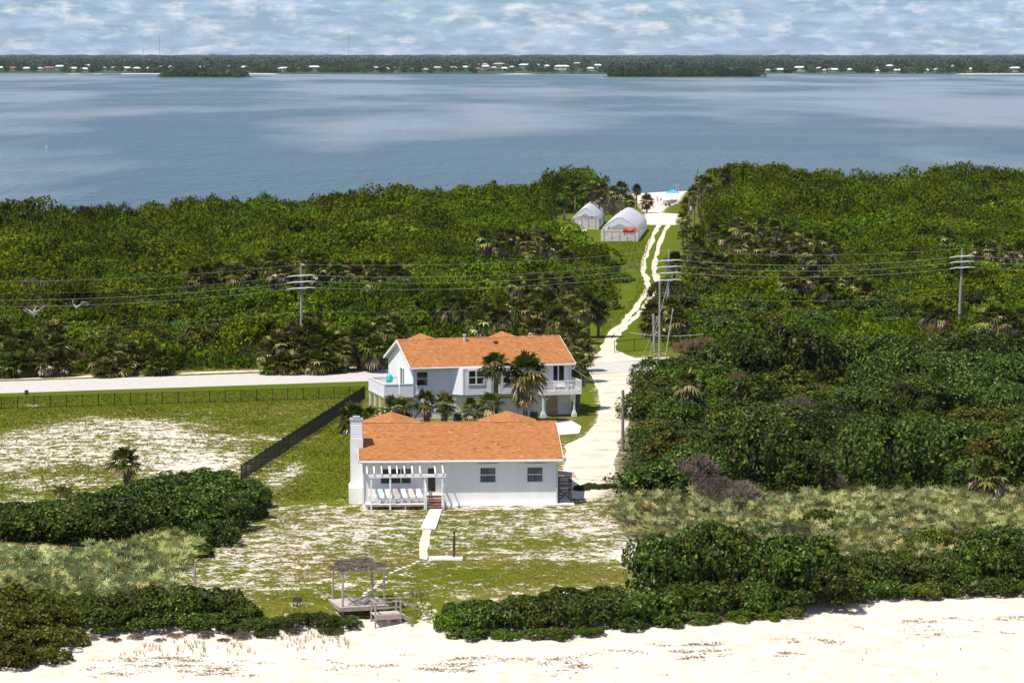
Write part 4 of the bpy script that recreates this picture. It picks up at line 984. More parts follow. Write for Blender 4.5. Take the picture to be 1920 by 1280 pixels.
def twig_quads(r, P, N, size):
    n = len(P); t = N + r.normal(size=(n, 3)) * 0.7; t /= np.linalg.norm(t, axis=1)[:, None]
    b = np.cross(t, r.normal(size=(n, 3))); b /= np.linalg.norm(b, axis=1)[:, None] + 1e-9
    s = (size * r.uniform(0.6, 1.4, n))[:, None]
    return np.stack([P - b * s * 0.05, P + t * s - b * s * 0.02, P + t * s + b * s * 0.02, P + b * s * 0.05], 1).reshape(-1, 3)
def stem_mesh(r, Rr, H, n, name, mat, thick=0.07):
    mb = MB()
    for i in range(n):
        a = r.uniform(0, 6.28); q = Rr * r.uniform(0.2, 0.75); z = H * r.uniform(0.45, 0.8)
        b0 = Vector((r.uniform(-0.25, 0.25) * Rr * 0.4, r.uniform(-0.25, 0.25) * Rr * 0.4, -0.15))
        mid = Vector((q * 0.5 * math.cos(a), q * 0.5 * math.sin(a), z * 0.55)); end = Vector((q * math.cos(a), q * math.sin(a), z))
        mb.tube([b0, mid, end], [thick, thick * 0.7, thick * 0.3], 5)
    return mb.mesh(name, mat)
shrub_lib = {}
def shrub_kind(key, Rr, H, nl, n, leaf, mat, variants=4, low=0.1, twigs=False, stems=7, thick=0.07, up=0.25):
    out = []
    for k in range(variants):
        r = np.random.RandomState(hash(key) % 1000 if False else sum(map(ord, key)) * 7 + k)
        P, N = crown_points(r, Rr, H, nl, n, low)
        V = twig_quads(r, P, N, leaf) if twigs else leaf_quads(r, P, N, leaf, up=up)
        out.append((np_mesh('foliage', V, 4, M[mat], r.rand(len(V) // 4)), stem_mesh(r, Rr, H, stems, 'stems', M['bark'], thick)))
    shrub_lib[key] = (out, Rr, H)
#            key        R    H   lobes leaves size  material
shrub_kind('grape',    3.2, 3.6, 26, 9000, 0.135, 'grape', 5)
shrub_kind('grape_l',  5.2, 5.2, 44, 15000, 0.16, 'grape', 4)
shrub_kind('low',      2.6, 1.7, 26, 6500, 0.115, 'grape', 4)
shrub_kind('low_olive', 2.6, 1.7, 26, 6500, 0.11, 'grape_olive', 3)
shrub_kind('low_fresh', 2.2, 1.4, 20, 5000, 0.10, 'fresh', 2)
shrub_kind('olive',    3.4, 3.2, 26, 7000, 0.15, 'grape_olive', 4)
shrub_kind('fresh',    3.0, 2.6, 24, 7000, 0.15, 'fresh', 4)
shrub_kind('scrub',    3.6, 4.2, 28, 6000, 0.20, 'mangrove', 4)
shrub_kind('dead',     2.4, 2.6, 18, 5200, 0.42, 'twig', 2, twigs=True)
shrub_kind('reddead',  2.6, 1.6, 20, 5200, 0.34, 'redtwig', 2, twigs=True)
def place_shrub(key, p, s, rz, label, group=None, cat='shrub', sz=None, name='shrub', var=None):
    out, Rr, H = shrub_lib[key]; fo, st = out[(int(abs(p.x * 7 + p.y * 13)) if var is None else var) % len(out)]
    e = empty(name, p, rz); e.scale = (s, s, sz if sz else s); tag(e, label, cat, group)
    link('foliage', fo, e); link('stems', st, e); return e

# --- sabal palms
def frond_geo(r, az, el, L, scale, droop):
    """one fan leaf: stalk and 11 folded leaflets"""
    d = Vector((math.cos(az) * math.cos(el), math.sin(az) * math.cos(el), math.sin(el)))
    side = Vector((-math.sin(az), math.cos(az), 0)); nrm = side.cross(d) * -1
    hub = d * L; V = []
    w = side * 0.018
    V += [tuple(-w), tuple(w), tuple(hub + w), tuple(hub - w)]
    for k in range(11):
        a = math.radians(-105 + 21 * k + r.uniform(-5, 5)); ln = scale * (0.72 + 0.28 * math.cos(a)) * r.uniform(0.88, 1.08)
        u = d * math.cos(a) + side * math.sin(a)
        dz = Vector((0, 0, -1)) * ln * droop * r.uniform(0.5, 1.3)
        mid = hub + u * ln * 0.55 + dz * 0.22; tip = hub + u * ln * 0.97 + dz
        c = u.cross(nrm).normalized() * ln * 0.10
        V += [tuple(hub), tuple(mid - c), tuple(tip), tuple(mid + c)]
    return V
def palm_fronds(seed, n_green, n_dead, scale):
    r = random.Random(seed); green = []; dead = []
    for i in range(n_green):
        t = (i + 0.5) / n_green; el = math.radians(82 - 105 * t ** 0.9 + r.uniform(-9, 9))
        green.append(frond_geo(r, i * 2.39996 + r.uniform(-0.3, 0.3), el, scale * r.uniform(0.42, 0.66), scale * r.uniform(0.62, 0.80), 0.25 + 0.35 * t))
    for i in range(n_dead):
        el = math.radians(r.uniform(-75, -5)); dead.append(frond_geo(r, i * 2.39996 + r.uniform(-0.5, 0.5), el, scale * r.uniform(0.4, 0.72), scale * r.uniform(0.4, 0.62), 0.6))
    return green, dead
def trunk_mesh(h, r0, lean, seed, boots=False):
    r = random.Random(seed); n = max(4, int(h / 0.25)); pts = []; rad = []
    for i in range(n + 1):
        t = i / n; pts.append((lean[0] * t * t, lean[1] * t * t, -0.2 + (h + 0.2) * t)); rad.append(r0 * (1.15 - 0.25 * t) * (1 + 0.10 * (i % 2)) * (1.25 if t < 0.06 else 1))
    mb = MB(); mb.tube(pts, rad, 8)
    if boots:                                            # split leaf bases on the upper trunk
        for i in range(46):
            t = r.uniform(0.25, 1.0); a = i * 2.4; c = Vector((lean[0] * t * t, lean[1] * t * t, h * t)); o = Vector((math.cos(a), math.sin(a), 0))
            mb.bar(c + o * r0 * 0.8, c + o * (r0 + 0.12) + Vector((0, 0, 0.22)), 0.07, 0.03)
    return mb.mesh('trunk', M['trunk'])
palm_lib = []
for k in range(5):
    gr, de = palm_fronds(100 + k, 32, (28, 38, 24, 34, 44)[k], 1.0)
    palm_lib.append((np_mesh('crown', np.array([p for f in gr for p in f]), 4, M['palm'], np.repeat(np.random.RandomState(k).rand(len(gr)), 12)),
                     np_mesh('dead_fronds', np.array([p for f in de for p in f]), 4, M['deadpalm'], np.repeat(np.random.RandomState(k + 50).rand(len(de)), 12))))
trunk_lib = {h: trunk_mesh(h, 0.17, (0.15, 0.1), h, False) for h in (2, 3, 4, 5, 6, 7)}
def palm_at(px, ytop, h, s, label, group, seed):
    """sabal palm whose crown top, h metres above ground, shows at the pixel"""
    p = on_top(px, ytop, h); hc = max(0.8, h - 0.95 * s)
    e = empty('sabal_palm', p, seed * 1.7); tag(e, label, 'palm', group)
    k = min(trunk_lib, key=lambda q: abs(q - hc)); tr = link('trunk', trunk_lib[k], e); tr.scale = (1, 1, hc / k)
    gr, de = palm_lib[seed % 5]
    o = link('crown', gr, e); o.location = (0.15, 0.1, hc); o.scale = (s * 1.25,) * 3
    o = link('dead_fronds', de, e); o.location = (0.15, 0.1, hc - 0.1); o.scale = (s * 1.25,) * 3
    return e
hero_fr = []
def hero_palm(px, py, h, s, ng, nd, label, seed, boots=True, r0=0.17, group=None):
    """palm near the houses: every frond an object"""
    p = T(px, py); r = random.Random(seed); lean = (r.uniform(-0.25, 0.25), r.uniform(-0.2, 0.2)); hc = max(0.5, h - 0.95 * s)
    e = empty('sabal_palm', p); tag(e, label, 'palm', group)
    link('trunk', trunk_mesh(hc, r0, lean, seed, boots), e)
    gr, de = palm_fronds(seed, ng, nd, s * 1.25)
    for i, f in enumerate(gr):
        o = link('frond', np_mesh('frond', np.array(f), 4, M['palm'], np.full(12, r.random())), e); o.location = (lean[0], lean[1], hc)
    for i, f in enumerate(de):
        o = link('dead_frond', np_mesh('dead_frond', np.array(f), 4, M['deadpalm'], np.full(12, r.random())), e); o.location = (lean[0], lean[1], hc - 0.08)
hero_palm(931, 793, 6.7, 1.25, 34, 16, 'tall slender palm with bare trunk in front of the bay window', 1)
hero_palm(984, 793, 6.5, 1.65, 44, 42, 'tall bushy palm with a brown frond skirt left of the balcony', 2, r0=0.2)
hero_palm(986, 793, 4.1, 1.15, 14, 22, 'lower shaggy palm tucked under the tall bushy one', 21)
hero_palm(1084, 768, 5.6, 1.35, 32, 30, 'shaggy palm past the right end of the balcony', 3, r0=0.21)
hero_palm(800, 796, 3.2, 1.1, 20, 12, 'small palm before the lower left wall of the white house, left of its twin', 4, r0=0.26)
hero_palm(833, 796, 3.0, 1.05, 20, 12, 'small dark-trunked palm left of the green barrel', 5, r0=0.28)
hero_palm(881, 798, 2.5, 1.15, 18, 5, 'short palm with spread green fans right of the green barrel', 6, r0=0.24)
hero_palm(921, 796, 3.0, 1.1, 16, 4, 'young yellow-green palm left of the slender palm trunk', 7, r0=0.22)
hero_palm(664, 812, 2.6, 1.3, 28, 26, 'shaggy low palm behind the chimney, leftmost of the pair', 8, r0=0.25)
hero_palm(690, 806, 2.3, 1.15, 20, 22, 'low palm in the shaggy clump left of the deck posts', 9, r0=0.25)
hero_palm(742, 800, 2.8, 1.35, 28, 24, 'shaggy low palm in front of the side deck posts', 10, r0=0.25)
hero_palm(238, 925, 3.6, 1.15, 32, 16, 'single palm rising from the dark hedge in the left lot', 14, r0=0.17)
hero_palm(112, 962, 1.9, 1.1, 14, 18, 'stunted palm with tan dead fronds in the left hedge', 15, r0=0.18)
hero_palm(1853, 938, 3.0, 1.25, 20, 26, 'palm with pale dead skirt at the far right above the palmettos', 16, r0=0.17)
hero_palm(1288, 790, 4.8, 1.2, 22, 22, 'palm poking out of the thicket right of the drive', 17, r0=0.18)

groups = [
 ('palms at the left end of the road', 'bushy sabal palm clumped at the left end of the road', [(20, 645, 3.4), (52, 622, 4.4), (70, 640, 3.6), (98, 604, 5.2), (110, 630, 4.0), (12, 615, 4.8), (10, 668, 2.4), (36, 664, 2.6), (60, 662, 2.6), (84, 660, 2.8), (108, 662, 2.6), (40, 650, 3.2)]),
 ('low palms left of the tall clump by the road', 'low shaggy sabal palm in scrub by the left road', [(192, 655, 2.8), (222, 648, 3.2), (240, 640, 3.6), (282, 646, 3.2), (300, 656, 2.7), (210, 636, 3.8), (196, 676, 1.9), (232, 670, 2.1), (262, 664, 2.2), (292, 674, 1.8)]),
 ('dense palm clump by the road', 'sabal palm in the dense roadside clump left of house', [(500, 640, 3.6), (525, 622, 4.6), (548, 610, 5.2), (575, 606, 5.4), (600, 612, 5.0), (622, 622, 4.4), (640, 638, 3.6), (560, 634, 3.9), (595, 636, 3.8), (508, 668, 2.0), (528, 664, 2.3), (550, 662, 2.4), (572, 664, 2.2), (592, 662, 2.4), (614, 662, 2.3), (634, 664, 2.0), (562, 650, 3.0), (606, 648, 3.0), (530, 650, 2.9)]),
 ('palms behind the left gable', 'sabal palm behind the left gable of the house', [(672, 618, 4.6), (690, 606, 5.2), (712, 596, 5.6), (738, 590, 5.4), (752, 606, 4.5), (700, 632, 4.0), (680, 648, 2.8), (704, 650, 2.6), (728, 636, 3.2)]),
 ('palms behind the white house', 'sabal palm in the thicket just behind the orange roof', [(896, 588, 4.6), (915, 572, 5.2), (942, 580, 4.8), (968, 562, 5.2), (992, 556, 5.4), (1012, 572, 4.8), (1030, 548, 6.0), (1048, 576, 5.0), (1064, 556, 5.2), (1085, 566, 4.8), (1104, 552, 5.0), (1122, 566, 4.0), (1060, 600, 4.2), (1082, 604, 3.8), (1000, 596, 4.4), (1092, 632, 3.4), (872, 560, 4.4), (845, 556, 4.4), (1090, 640, 4.0), (1046, 624, 4.4)]),
 ('palms in a row left of centre', 'sabal palm in the long row behind the left pole', [(365, 506, 4.6), (388, 498, 4.8), (410, 490, 5.2), (432, 494, 5.0), (452, 500, 4.8), (470, 488, 5.2), (506, 474, 6.2), (522, 492, 5.2), (540, 498, 5.0), (566, 474, 6.2), (586, 494, 5.0), (604, 490, 5.2), (630, 494, 5.0), (652, 490, 5.2), (668, 498, 4.8), (690, 492, 5.0), (714, 490, 5.2), (738, 494, 5.0), (752, 502, 4.4), (700, 512, 4.2)]),
 ('palms left of the greenhouses', 'sabal palm in the mangrove wood left of the greenhouses', [(912, 436, 6.0), (936, 440, 6.0), (958, 430, 6.4), (986, 438, 6.0), (1008, 428, 6.4), (1026, 446, 5.4), (1046, 452, 4.4), (1064, 470, 3.8), (996, 456, 5.4), (965, 520, 4.4), (1000, 518, 4.4), (1030, 514, 4.4), (1062, 516, 4.0)]),
 ('palms behind the greenhouses', 'sabal palm standing behind the greenhouses near the lagoon', [(1110, 342, 7.0), (1132, 344, 6.6), (1150, 352, 5.8), (1164, 342, 6.6), (1124, 356, 5.4), (1180, 366, 4.6)]),
 ('palms in the right wood', 'sabal palm in the broad stand right of the tracks', [(1290, 462, 4.6), (1306, 448, 5.0), (1342, 420, 6.0), (1362, 432, 5.6), (1382, 410, 6.4), (1402, 424, 6.0), (1430, 410, 6.4), (1452, 414, 6.2), (1474, 428, 5.8), (1494, 440, 5.4), (1516, 436, 5.6), (1540, 442, 5.4), (1562, 450, 5.2), (1384, 446, 5.4), (1412, 452, 5.2), (1440, 450, 5.2), (1462, 456, 5.0), (1330, 472, 4.6), (1352, 478, 4.4), (1322, 492, 4.0), (1508, 462, 4.8), (1536, 468, 4.6), (1264, 474, 4.0), (1300, 486, 4.0)]),
 ('palms in the lower right row', 'sabal palm in the low row right of the middle pole', [(1484, 514, 4.8), (1506, 506, 5.2), (1522, 504, 5.4), (1546, 518, 4.8), (1566, 514, 4.8), (1590, 516, 4.8), (1612, 524, 4.4), (1628, 534, 4.0)]),
 ('palms near the right power pole', 'sabal palm low in scrub near the right power pole', [(1744, 570, 4.2), (1762, 576, 4.0), (1842, 580, 4.0), (1868, 574, 4.4), (1892, 584, 3.8), (1912, 578, 4.0), (1836, 452, 4.6), (1862, 454, 5.0), (1888, 460, 4.8), (1912, 456, 4.6)]),
 ('palms at the right wood edge', 'sabal palm at the left edge of the right wood', [(1288, 372, 6.6), (1302, 350, 7.4), (1314, 330, 8.2), (1280, 398, 5.0), (1330, 336, 7.6), (1362, 318, 8.2)]),
 ('short palms by the lower wheel tracks', 'short shaggy palm beside the wheel tracks near the power poles', [(1222, 566, 3.4), (1240, 552, 3.8), (1262, 560, 3.8), (1272, 580, 3.4), (1216, 590, 2.8), (1250, 594, 3.0)]),
]
si = 0
for grp, lab, L in groups:
    up_ = 0.0 if 'road' in grp or 'gable' in grp else 1.0 if 'lower' in grp else 1.7 if any(k in grp for k in ('row', 'greenhouses', 'right wood', 'right power')) else 0.5
    for px, py, h in L:
        si += 1; palm_at(px, py, h + (up_ if h > 3.1 else 0), 1.12 + 0.30 * ((si * 37) % 10) / 10, lab, grp, si)
palm_at(1193, 347, 5.6, 1.0, 'lone slender palm on the sand by the far lagoon beach', None, 3)
palm_at(1213, 366, 4.0, 1.35, 'round bushy palm right of the lone slender palm, by the greenhouse', None, 8)
palm_at(1780, 436, 6.2, 1.35, 'large palm rising alone above the right mangroves, near the right power pole', None, 6)

# --- sea grape hedges and thickets, one object each
def near(p, pts, dmin): return all((p.x - q.x) ** 2 + (p.y - q.y) ** 2 > dmin * dmin for q in pts)
rng = random.Random(21)
def hedge(keys, L, label, group):
    for px, py, s, sz in L:
        p = T(px, py); p.z -= 0.05; place_shrub(keys[rng.randrange(len(keys))], p, s, rng.uniform(0, 6.28), label, group, 'shrub', s * sz, 'sea_grape_shrub')
# px, foot py, scale, height factor
hedge(['grape'], [(30, 1004, 1.0, 0.75), (95, 1010, 1.0, 0.8), (160, 1012, 1.05, 0.85), (225, 1008, 1.05, 0.95), (290, 1004, 1.05, 1.0), (350, 1000, 1.0, 1.0), (400, 992, 0.95, 1.0), (440, 970, 0.85, 1.05), (405, 1018, 0.62, 0.95),
                  (60, 984, 0.9, 0.65), (130, 985, 0.9, 0.7), (200, 980, 1.0, 0.85), (270, 975, 1.0, 0.95), (340, 968, 1.05, 1.0), (400, 962, 1.0, 1.0), (452, 950, 0.75, 0.95), (-20, 1000, 1.1, 0.75), (330, 944, 0.9, 0.9), (390, 936, 0.85, 0.95), (270, 948, 0.85, 0.8), (375, 1042, 0.35, 0.9)],
      'dark glossy sea grape bush in the left lot hedge', 'sea grape hedge of the left lot')
hedge(['low_olive'], [(20, 1180, 1.0, 1.15), (80, 1175, 0.95, 1.1), (30, 1215, 1.0, 1.1), (100, 1210, 0.85, 1.0), (10, 1240, 0.95, 0.9), (75, 1240, 0.75, 0.8), (10, 1150, 1.0, 1.2), (80, 1145, 0.8, 1.1), (130, 1160, 0.6, 1.0), (-30, 1200, 1.1, 1.2)],
      'olive-green dune bush in the bottom left corner', 'olive dune bushes in the bottom left corner')
hedge(['low'], [(190, 1165, 0.8, 0.95), (240, 1150, 0.85, 1.0), (300, 1140, 0.9, 1.05), (355, 1138, 0.85, 1.05), (410, 1140, 0.8, 1.05), (450, 1152, 0.6, 0.9), (270, 1172, 0.7, 0.8), (330, 1168, 0.75, 0.85), (400, 1172, 0.7, 0.8), (150, 1140, 0.6, 1.0), (200, 1182, 0.5, 0.7), (480, 1175, 0.5, 0.9), (520, 1172, 0.45, 0.9), (560, 1168, 0.5, 0.9), (605, 1168, 0.5, 0.95), (650, 1172, 0.45, 0.95), (500, 1190, 0.35, 0.8), (620, 1185, 0.35, 0.8), (440, 1182, 0.45, 0.8)],
      'low dark dune crest bush left of the pavilion', 'dune crest bushes left of the pavilion')
hedge(['low', 'low', 'low', 'low_fresh'], [(850, 1175, 0.75, 1.05), (905, 1170, 0.85, 1.15), (960, 1168, 0.9, 1.15), (1015, 1166, 0.9, 1.15), (1070, 1160, 0.9, 1.15), (1120, 1158, 0.9, 1.15), (880, 1192, 0.6, 0.8), (950, 1194, 0.6, 0.8), (1030, 1194, 0.6, 0.8), (1100, 1186, 0.6, 0.8), (1175, 1155, 0.9, 1.15), (1230, 1150, 0.9, 1.2), (1180, 1176, 0.6, 0.8), (900, 1148, 0.7, 1.0), (980, 1142, 0.7, 1.1), (1060, 1138, 0.75, 1.1), (1140, 1134, 0.75, 1.1), (870, 1156, 0.6, 1.1), (1250, 1168, 0.65, 0.9), (1310, 1164, 0.6, 0.8), (1390, 1160, 0.65, 0.85), (1440, 1156, 0.6, 0.8)],
      'dark green dune bush right of the beach stairs', 'dune bushes right of the beach stairs')
hedge(['low', 'grape', 'low', 'low_olive'], [(1245, 1105, 0.85, 1.5), (1290, 1100, 0.85, 1.5), (1340, 1100, 0.9, 1.45), (1395, 1100, 0.9, 1.35), (1300, 1135, 0.9, 1.25), (1360, 1135, 0.9, 1.2), (1420, 1132, 0.9, 1.15), (1455, 1105, 0.9, 1.3), (1510, 1100, 0.9, 1.25), (1570, 1098, 0.9, 1.2), (1630, 1092, 0.9, 1.2), (1690, 1090, 0.9, 1.2), (1750, 1086, 0.9, 1.2), (1810, 1084, 0.9, 1.2), (1870, 1080, 0.9, 1.2), (1930, 1080, 0.9, 1.2), (1480, 1130, 0.85, 1.0), (1540, 1126, 0.85, 1.0), (1600, 1115, 0.8, 0.9), (1665, 1112, 0.8, 0.9), (1730, 1112, 0.8, 0.9), (1795, 1108, 0.8, 0.9), (1860, 1106, 0.8, 0.9), (1920, 1104, 0.8, 0.9), (1275, 1075, 0.85, 1.4), (1330, 1070, 0.8, 1.3), (1390, 1075, 0.8, 1.2), (1650, 1066, 0.8, 1.0), (1720, 1062, 0.8, 1.1), (1580, 1074, 0.8, 1.0), (1500, 1078, 0.8, 1.0), (1790, 1062, 0.8, 1.0), (1860, 1058, 0.8, 1.0), (1470, 1150, 0.6, 0.8), (1990, 1090, 1.0, 1.1), (2050, 1080, 1.0, 1.1)],
      'rounded bush in the dune thicket at lower right', 'dune thicket at the lower right')
hedge(['low_fresh'], [(1540, 985, 0.9, 1.1), (1590, 990, 0.8, 1.0), (1625, 980, 0.7, 1.0), (1760, 985, 0.7, 0.9), (1430, 1010, 0.7, 1.0), (1690, 1010, 0.8, 0.9), (1850, 1000, 0.8, 0.9), (1250, 975, 0.5, 0.9)], 'smooth green bush amid pale palmettos on the right', 'smooth bushes among the right palmettos')
hedge(['low_fresh', 'low'], [(1090, 918, 0.3, 1.0), (1108, 915, 0.32, 1.0), (1126, 916, 0.3, 1.0), (1142, 914, 0.35, 1.1)], 'small bright bush in the row below the end of the drive', 'little bushes below the drive')
hedge(['low_olive', 'olive'], [(1310, 1035, 0.6, 1.1), (1380, 1040, 0.6, 1.0), (1480, 1048, 0.65, 1.0), (1640, 1040, 0.6, 0.9), (1740, 1035, 0.6, 1.0), (1810, 1030, 0.55, 0.9), (1900, 1030, 0.6, 1.0), (1200, 960, 0.4, 0.9)],
      'olive bush edging the right palmetto belt', 'olive bushes edging the right palmettos')
# big thicket right of the drive, from the palmettos back to the road
def thicket(name, poly, n, keys, smin, smax, dmin, label, group, hfun=None, seed=1):
    r = random.Random(seed); W = wpoly(poly); lo = W.min(0); hi = W.max(0); pts = []; tries = 0
    while len(pts) < n and tries < 40000:
        tries += 1; x = r.uniform(lo[0], hi[0]); y = r.uniform(lo[1], hi[1])
        if sdist(W, np.array([x]), np.array([y]))[0] < 0: continue
        p = Vector((x, y, ztf(x, y) - 0.1))
        if not near(p, pts, dmin): continue
        pts.append(p); s = r.uniform(smin, smax); f = hfun(x, y) if hfun else 1.0
        place_shrub(r.choice(keys), p, s, r.uniform(0, 6.28), label, group, 'shrub', s * f * r.choice((0.6, 0.85, 1.0, 1.15, 1.4)), name)
    return pts
thicket('sea_grape_shrub', [(1165, 928), (1190, 860), (1192, 815), (1210, 770), (1300, 770), (1500, 772), (2050, 790), (2080, 922), (1500, 925)], 46, ['grape', 'grape_l', 'grape', 'fresh', 'olive'], 0.78, 1.0, 3.9,
        'dark sea grape in the near thicket right of the drive', 'front of the thicket right of the drive', None, 3)
thicket('sea_grape_shrub', [(1212, 775), (1225, 720), (1290, 700), (1420, 690), (1600, 690), (2050, 690), (2050, 785), (1500, 772)], 48, ['grape', 'olive', 'grape_l', 'grape', 'fresh'], 0.85, 1.1, 4.0,
        'rounded shrub in the far thicket hiding the road', 'back of the thicket right of the drive', None, 4)
thicket('scrub_shrub', [(1225, 645), (1280, 648), (1500, 630), (2050, 610), (2050, 545), (1260, 560), (1235, 600)], 90, ['grape', 'olive', 'fresh', 'grape', 'scrub'], 0.8, 1.1, 3.6,
        'leafy shrub beyond the road right of middle pole', 'scrub beyond the road on the right', None, 5)
thicket('scrub_shrub', [(-160, 690), (-160, 560), (400, 560), (860, 560), (860, 612), (760, 645), (690, 668), (400, 678), (100, 690)], 125, ['olive', 'fresh', 'scrub', 'olive', 'scrub'], 0.7, 1.05, 3.7,
        'leafy shrub beyond the road left of the house', 'scrub beyond the road on the left', None, 6)
thicket('scrub_shrub', [(870, 610), (880, 545), (1100, 545), (1188, 540), (1196, 510), (1150, 500), (1080, 505), (1075, 560), (1110, 600), (1085, 640), (1000, 640)], 40, ['low_fresh', 'fresh', 'low_fresh', 'low_olive'], 0.6, 0.85, 3.2,
        'low green shrub between white house and greenhouses', 'scrub between house and greenhouses', None, 7)
hedge(['grape_l', 'grape_l', 'olive'], [(1250, 722, 0.75, 0.9), (1300, 716, 0.8, 1.05), (1350, 712, 0.85, 1.1), (1410, 712, 0.9, 1.3), (1440, 714, 0.9, 1.3), (1470, 708, 0.95, 1.4), (1500, 712, 0.9, 1.3), (1540, 706, 0.9, 1.2), (1610, 704, 0.9, 1.15), (1680, 702, 0.9, 1.15), (1750, 700, 0.9, 1.15), (1820, 698, 0.9, 1.2), (1890, 696, 0.9, 1.2), (1960, 694, 0.9, 1.2)],
      'tall shrub in the roadside row right of the drive', 'tall roadside shrubs right of the drive')
hedge(['dead', 'reddead'], [(1240, 905, 0.4, 1.2), (1420, 880, 0.5, 1.5), (1560, 915, 0.45, 1.2), (1660, 860, 0.5, 1.6), (1760, 905, 0.5, 1.4), (1500, 800, 0.6, 2.0), (1390, 745, 0.7, 2.2), (1620, 760, 0.7, 2.2), (1820, 800, 0.6, 2.0), (1850, 730, 0.7, 2.2)],
      'leafless twiggy bush poking through the right thicket', 'leafless bushes in the right thicket')
hedge(['dead', 'reddead'], [(170, 1198, 0.22, 0.8), (215, 1200, 0.2, 0.8), (255, 1196, 0.22, 0.7), (330, 1192, 0.25, 0.7), (385, 1194, 0.22, 0.8), (455, 1196, 0.24, 0.8), (550, 1186, 0.2, 0.8), (300, 1200, 0.16, 0.8), (420, 1200, 0.18, 0.7)],
      'dry grey twigs at the sand edge left of the pavilion', 'dry twigs at the left sand edge')
hedge(['reddead', 'dead'], [(880, 1150, 0.3, 1.2), (1000, 1198, 0.22, 0.8), (1060, 1190, 0.25, 0.9), (1110, 1190, 0.22, 0.9), (1300, 1168, 0.25, 0.9), (1345, 1164, 0.24, 1.0), (1440, 1160, 0.24, 0.9), (1610, 1128, 0.25, 0.9), (1245, 1080, 0.3, 1.4), (1500, 1135, 0.3, 1.3)],
      'dry twiggy bush along the dune right of the stairs', 'dry twigs along the right dune')
# bare and dead bushes
def single(key, px, py, s, f, label, name='dead_shrub'):
    p = T(px, py); place_shrub(key, p, s, px * 0.1, label, None, 'shrub', s * f, name)
single('dead', 1296, 925, 0.95, 1.3, 'bare grey bush leaning against the dark thicket right of the drive')
single('dead', 1395, 950, 0.75, 1.1, 'bare grey bush between the thicket and the pale palmettos')
single('dead', 1340, 942, 0.7, 1.2, 'smaller bare grey bush left of the one by the palmettos')
single('reddead', 1320, 668, 1.0, 1.35, 'rusty brown dry bush right of the power pole pair', 'dry_shrub')
single('reddead', 1290, 660, 0.8, 1.2, 'rusty brown dry bush at the foot of the middle power pole', 'dry_shrub')
single('reddead', 1098, 500, 0.9, 1.5, 'brown dry bush at the left edge of the greenhouse lawn', 'dry_shrub')
single('dead', 1145, 402, 1.2, 1.4, 'dark bare tree between the two greenhouses', 'bare_tree')
single('dead', 75, 578, 2.0, 0.85, 'large bare grey tree in the left scrub beyond the road', 'bare_tree')
single('dead', 128, 576, 1.8, 0.9, 'bare grey tree right of the largest bare one in the left scrub', 'bare_tree')
single('reddead', 470, 675, 0.8, 1.3, 'brownish dry bush left of the dense roadside palms', 'dry_shrub')
single('reddead', 155, 686, 0.7, 1.4, 'brownish dry bush by the road between two palm clumps', 'dry_shrub')

# --- the mangrove woods: canopy that reads as one mass
def scatter_crowns(name, label, lib, pts, scl, rot, cat='wood'):
    """one object: a point at every crown's foot, crowns set on the points by geometry nodes"""
    col = bpy.data.collections.new(name + '_crowns')
    for k, me_ in enumerate(lib): col.objects.link(bpy.data.objects.new('%s_crown_%02d' % (name, k), me_))
    me = bpy.data.meshes.new(name); n = len(pts); me.vertices.add(n); me.vertices.foreach_set('co', np.asarray(pts, np.float32).ravel())
    at = me.attributes.new('scl', 'FLOAT_VECTOR', 'POINT'); at.data.foreach_set('vector', np.asarray(scl, np.float32).ravel())
    at = me.attributes.new('rot', 'FLOAT_VECTOR', 'POINT'); at.data.foreach_set('vector', np.column_stack([np.zeros(n), np.zeros(n), rot]).astype(np.float32).ravel())
    at = me.attributes.new('pick', 'INT', 'POINT'); at.data.foreach_set('value', np.random.RandomState(n).randint(0, len(lib), n).astype(np.int32))
    o = link(name, me); ng = bpy.data.node_groups.new(name + '_scatter', 'GeometryNodeTree')
    ng.interface.new_socket('Geometry', in_out='INPUT', socket_type='NodeSocketGeometry'); ng.interface.new_socket('Geometry', in_out='OUTPUT', socket_type='NodeSocketGeometry')
    gi = ng.nodes.new('NodeGroupInput'); go = ng.nodes.new('NodeGroupOutput'); ip = ng.nodes.new('GeometryNodeInstanceOnPoints'); ci = ng.nodes.new('GeometryNodeCollectionInfo')
    ci.inputs['Collection'].default_value = col; ci.inputs['Separate Children'].default_value = True; ci.inputs['Reset Children'].default_value = True; ip.inputs['Pick Instance'].default_value = True
    def named(nm, ty): a = ng.nodes.new('GeometryNodeInputNamedAttribute'); a.data_type = ty; a.inputs['Name'].default_value = nm; return a.outputs['Attribute']
    er = ng.nodes.new('FunctionNodeEulerToRotation'); L = ng.links.new
    L(named('rot', 'FLOAT_VECTOR'), er.inputs[0]); L(gi.outputs[0], ip.inputs['Points']); L(ci.outputs[0], ip.inputs['Instance']); L(named('pick', 'INT'), ip.inputs['Instance Index'])
    L(er.outputs[0], ip.inputs['Rotation']); L(named('scl', 'FLOAT_VECTOR'), ip.inputs['Scale']); L(ip.outputs[0], go.inputs[0])
    o.modifiers.new('scatter', 'NODES').node_group = ng
    return tag(o, label, cat, None, 'stuff')
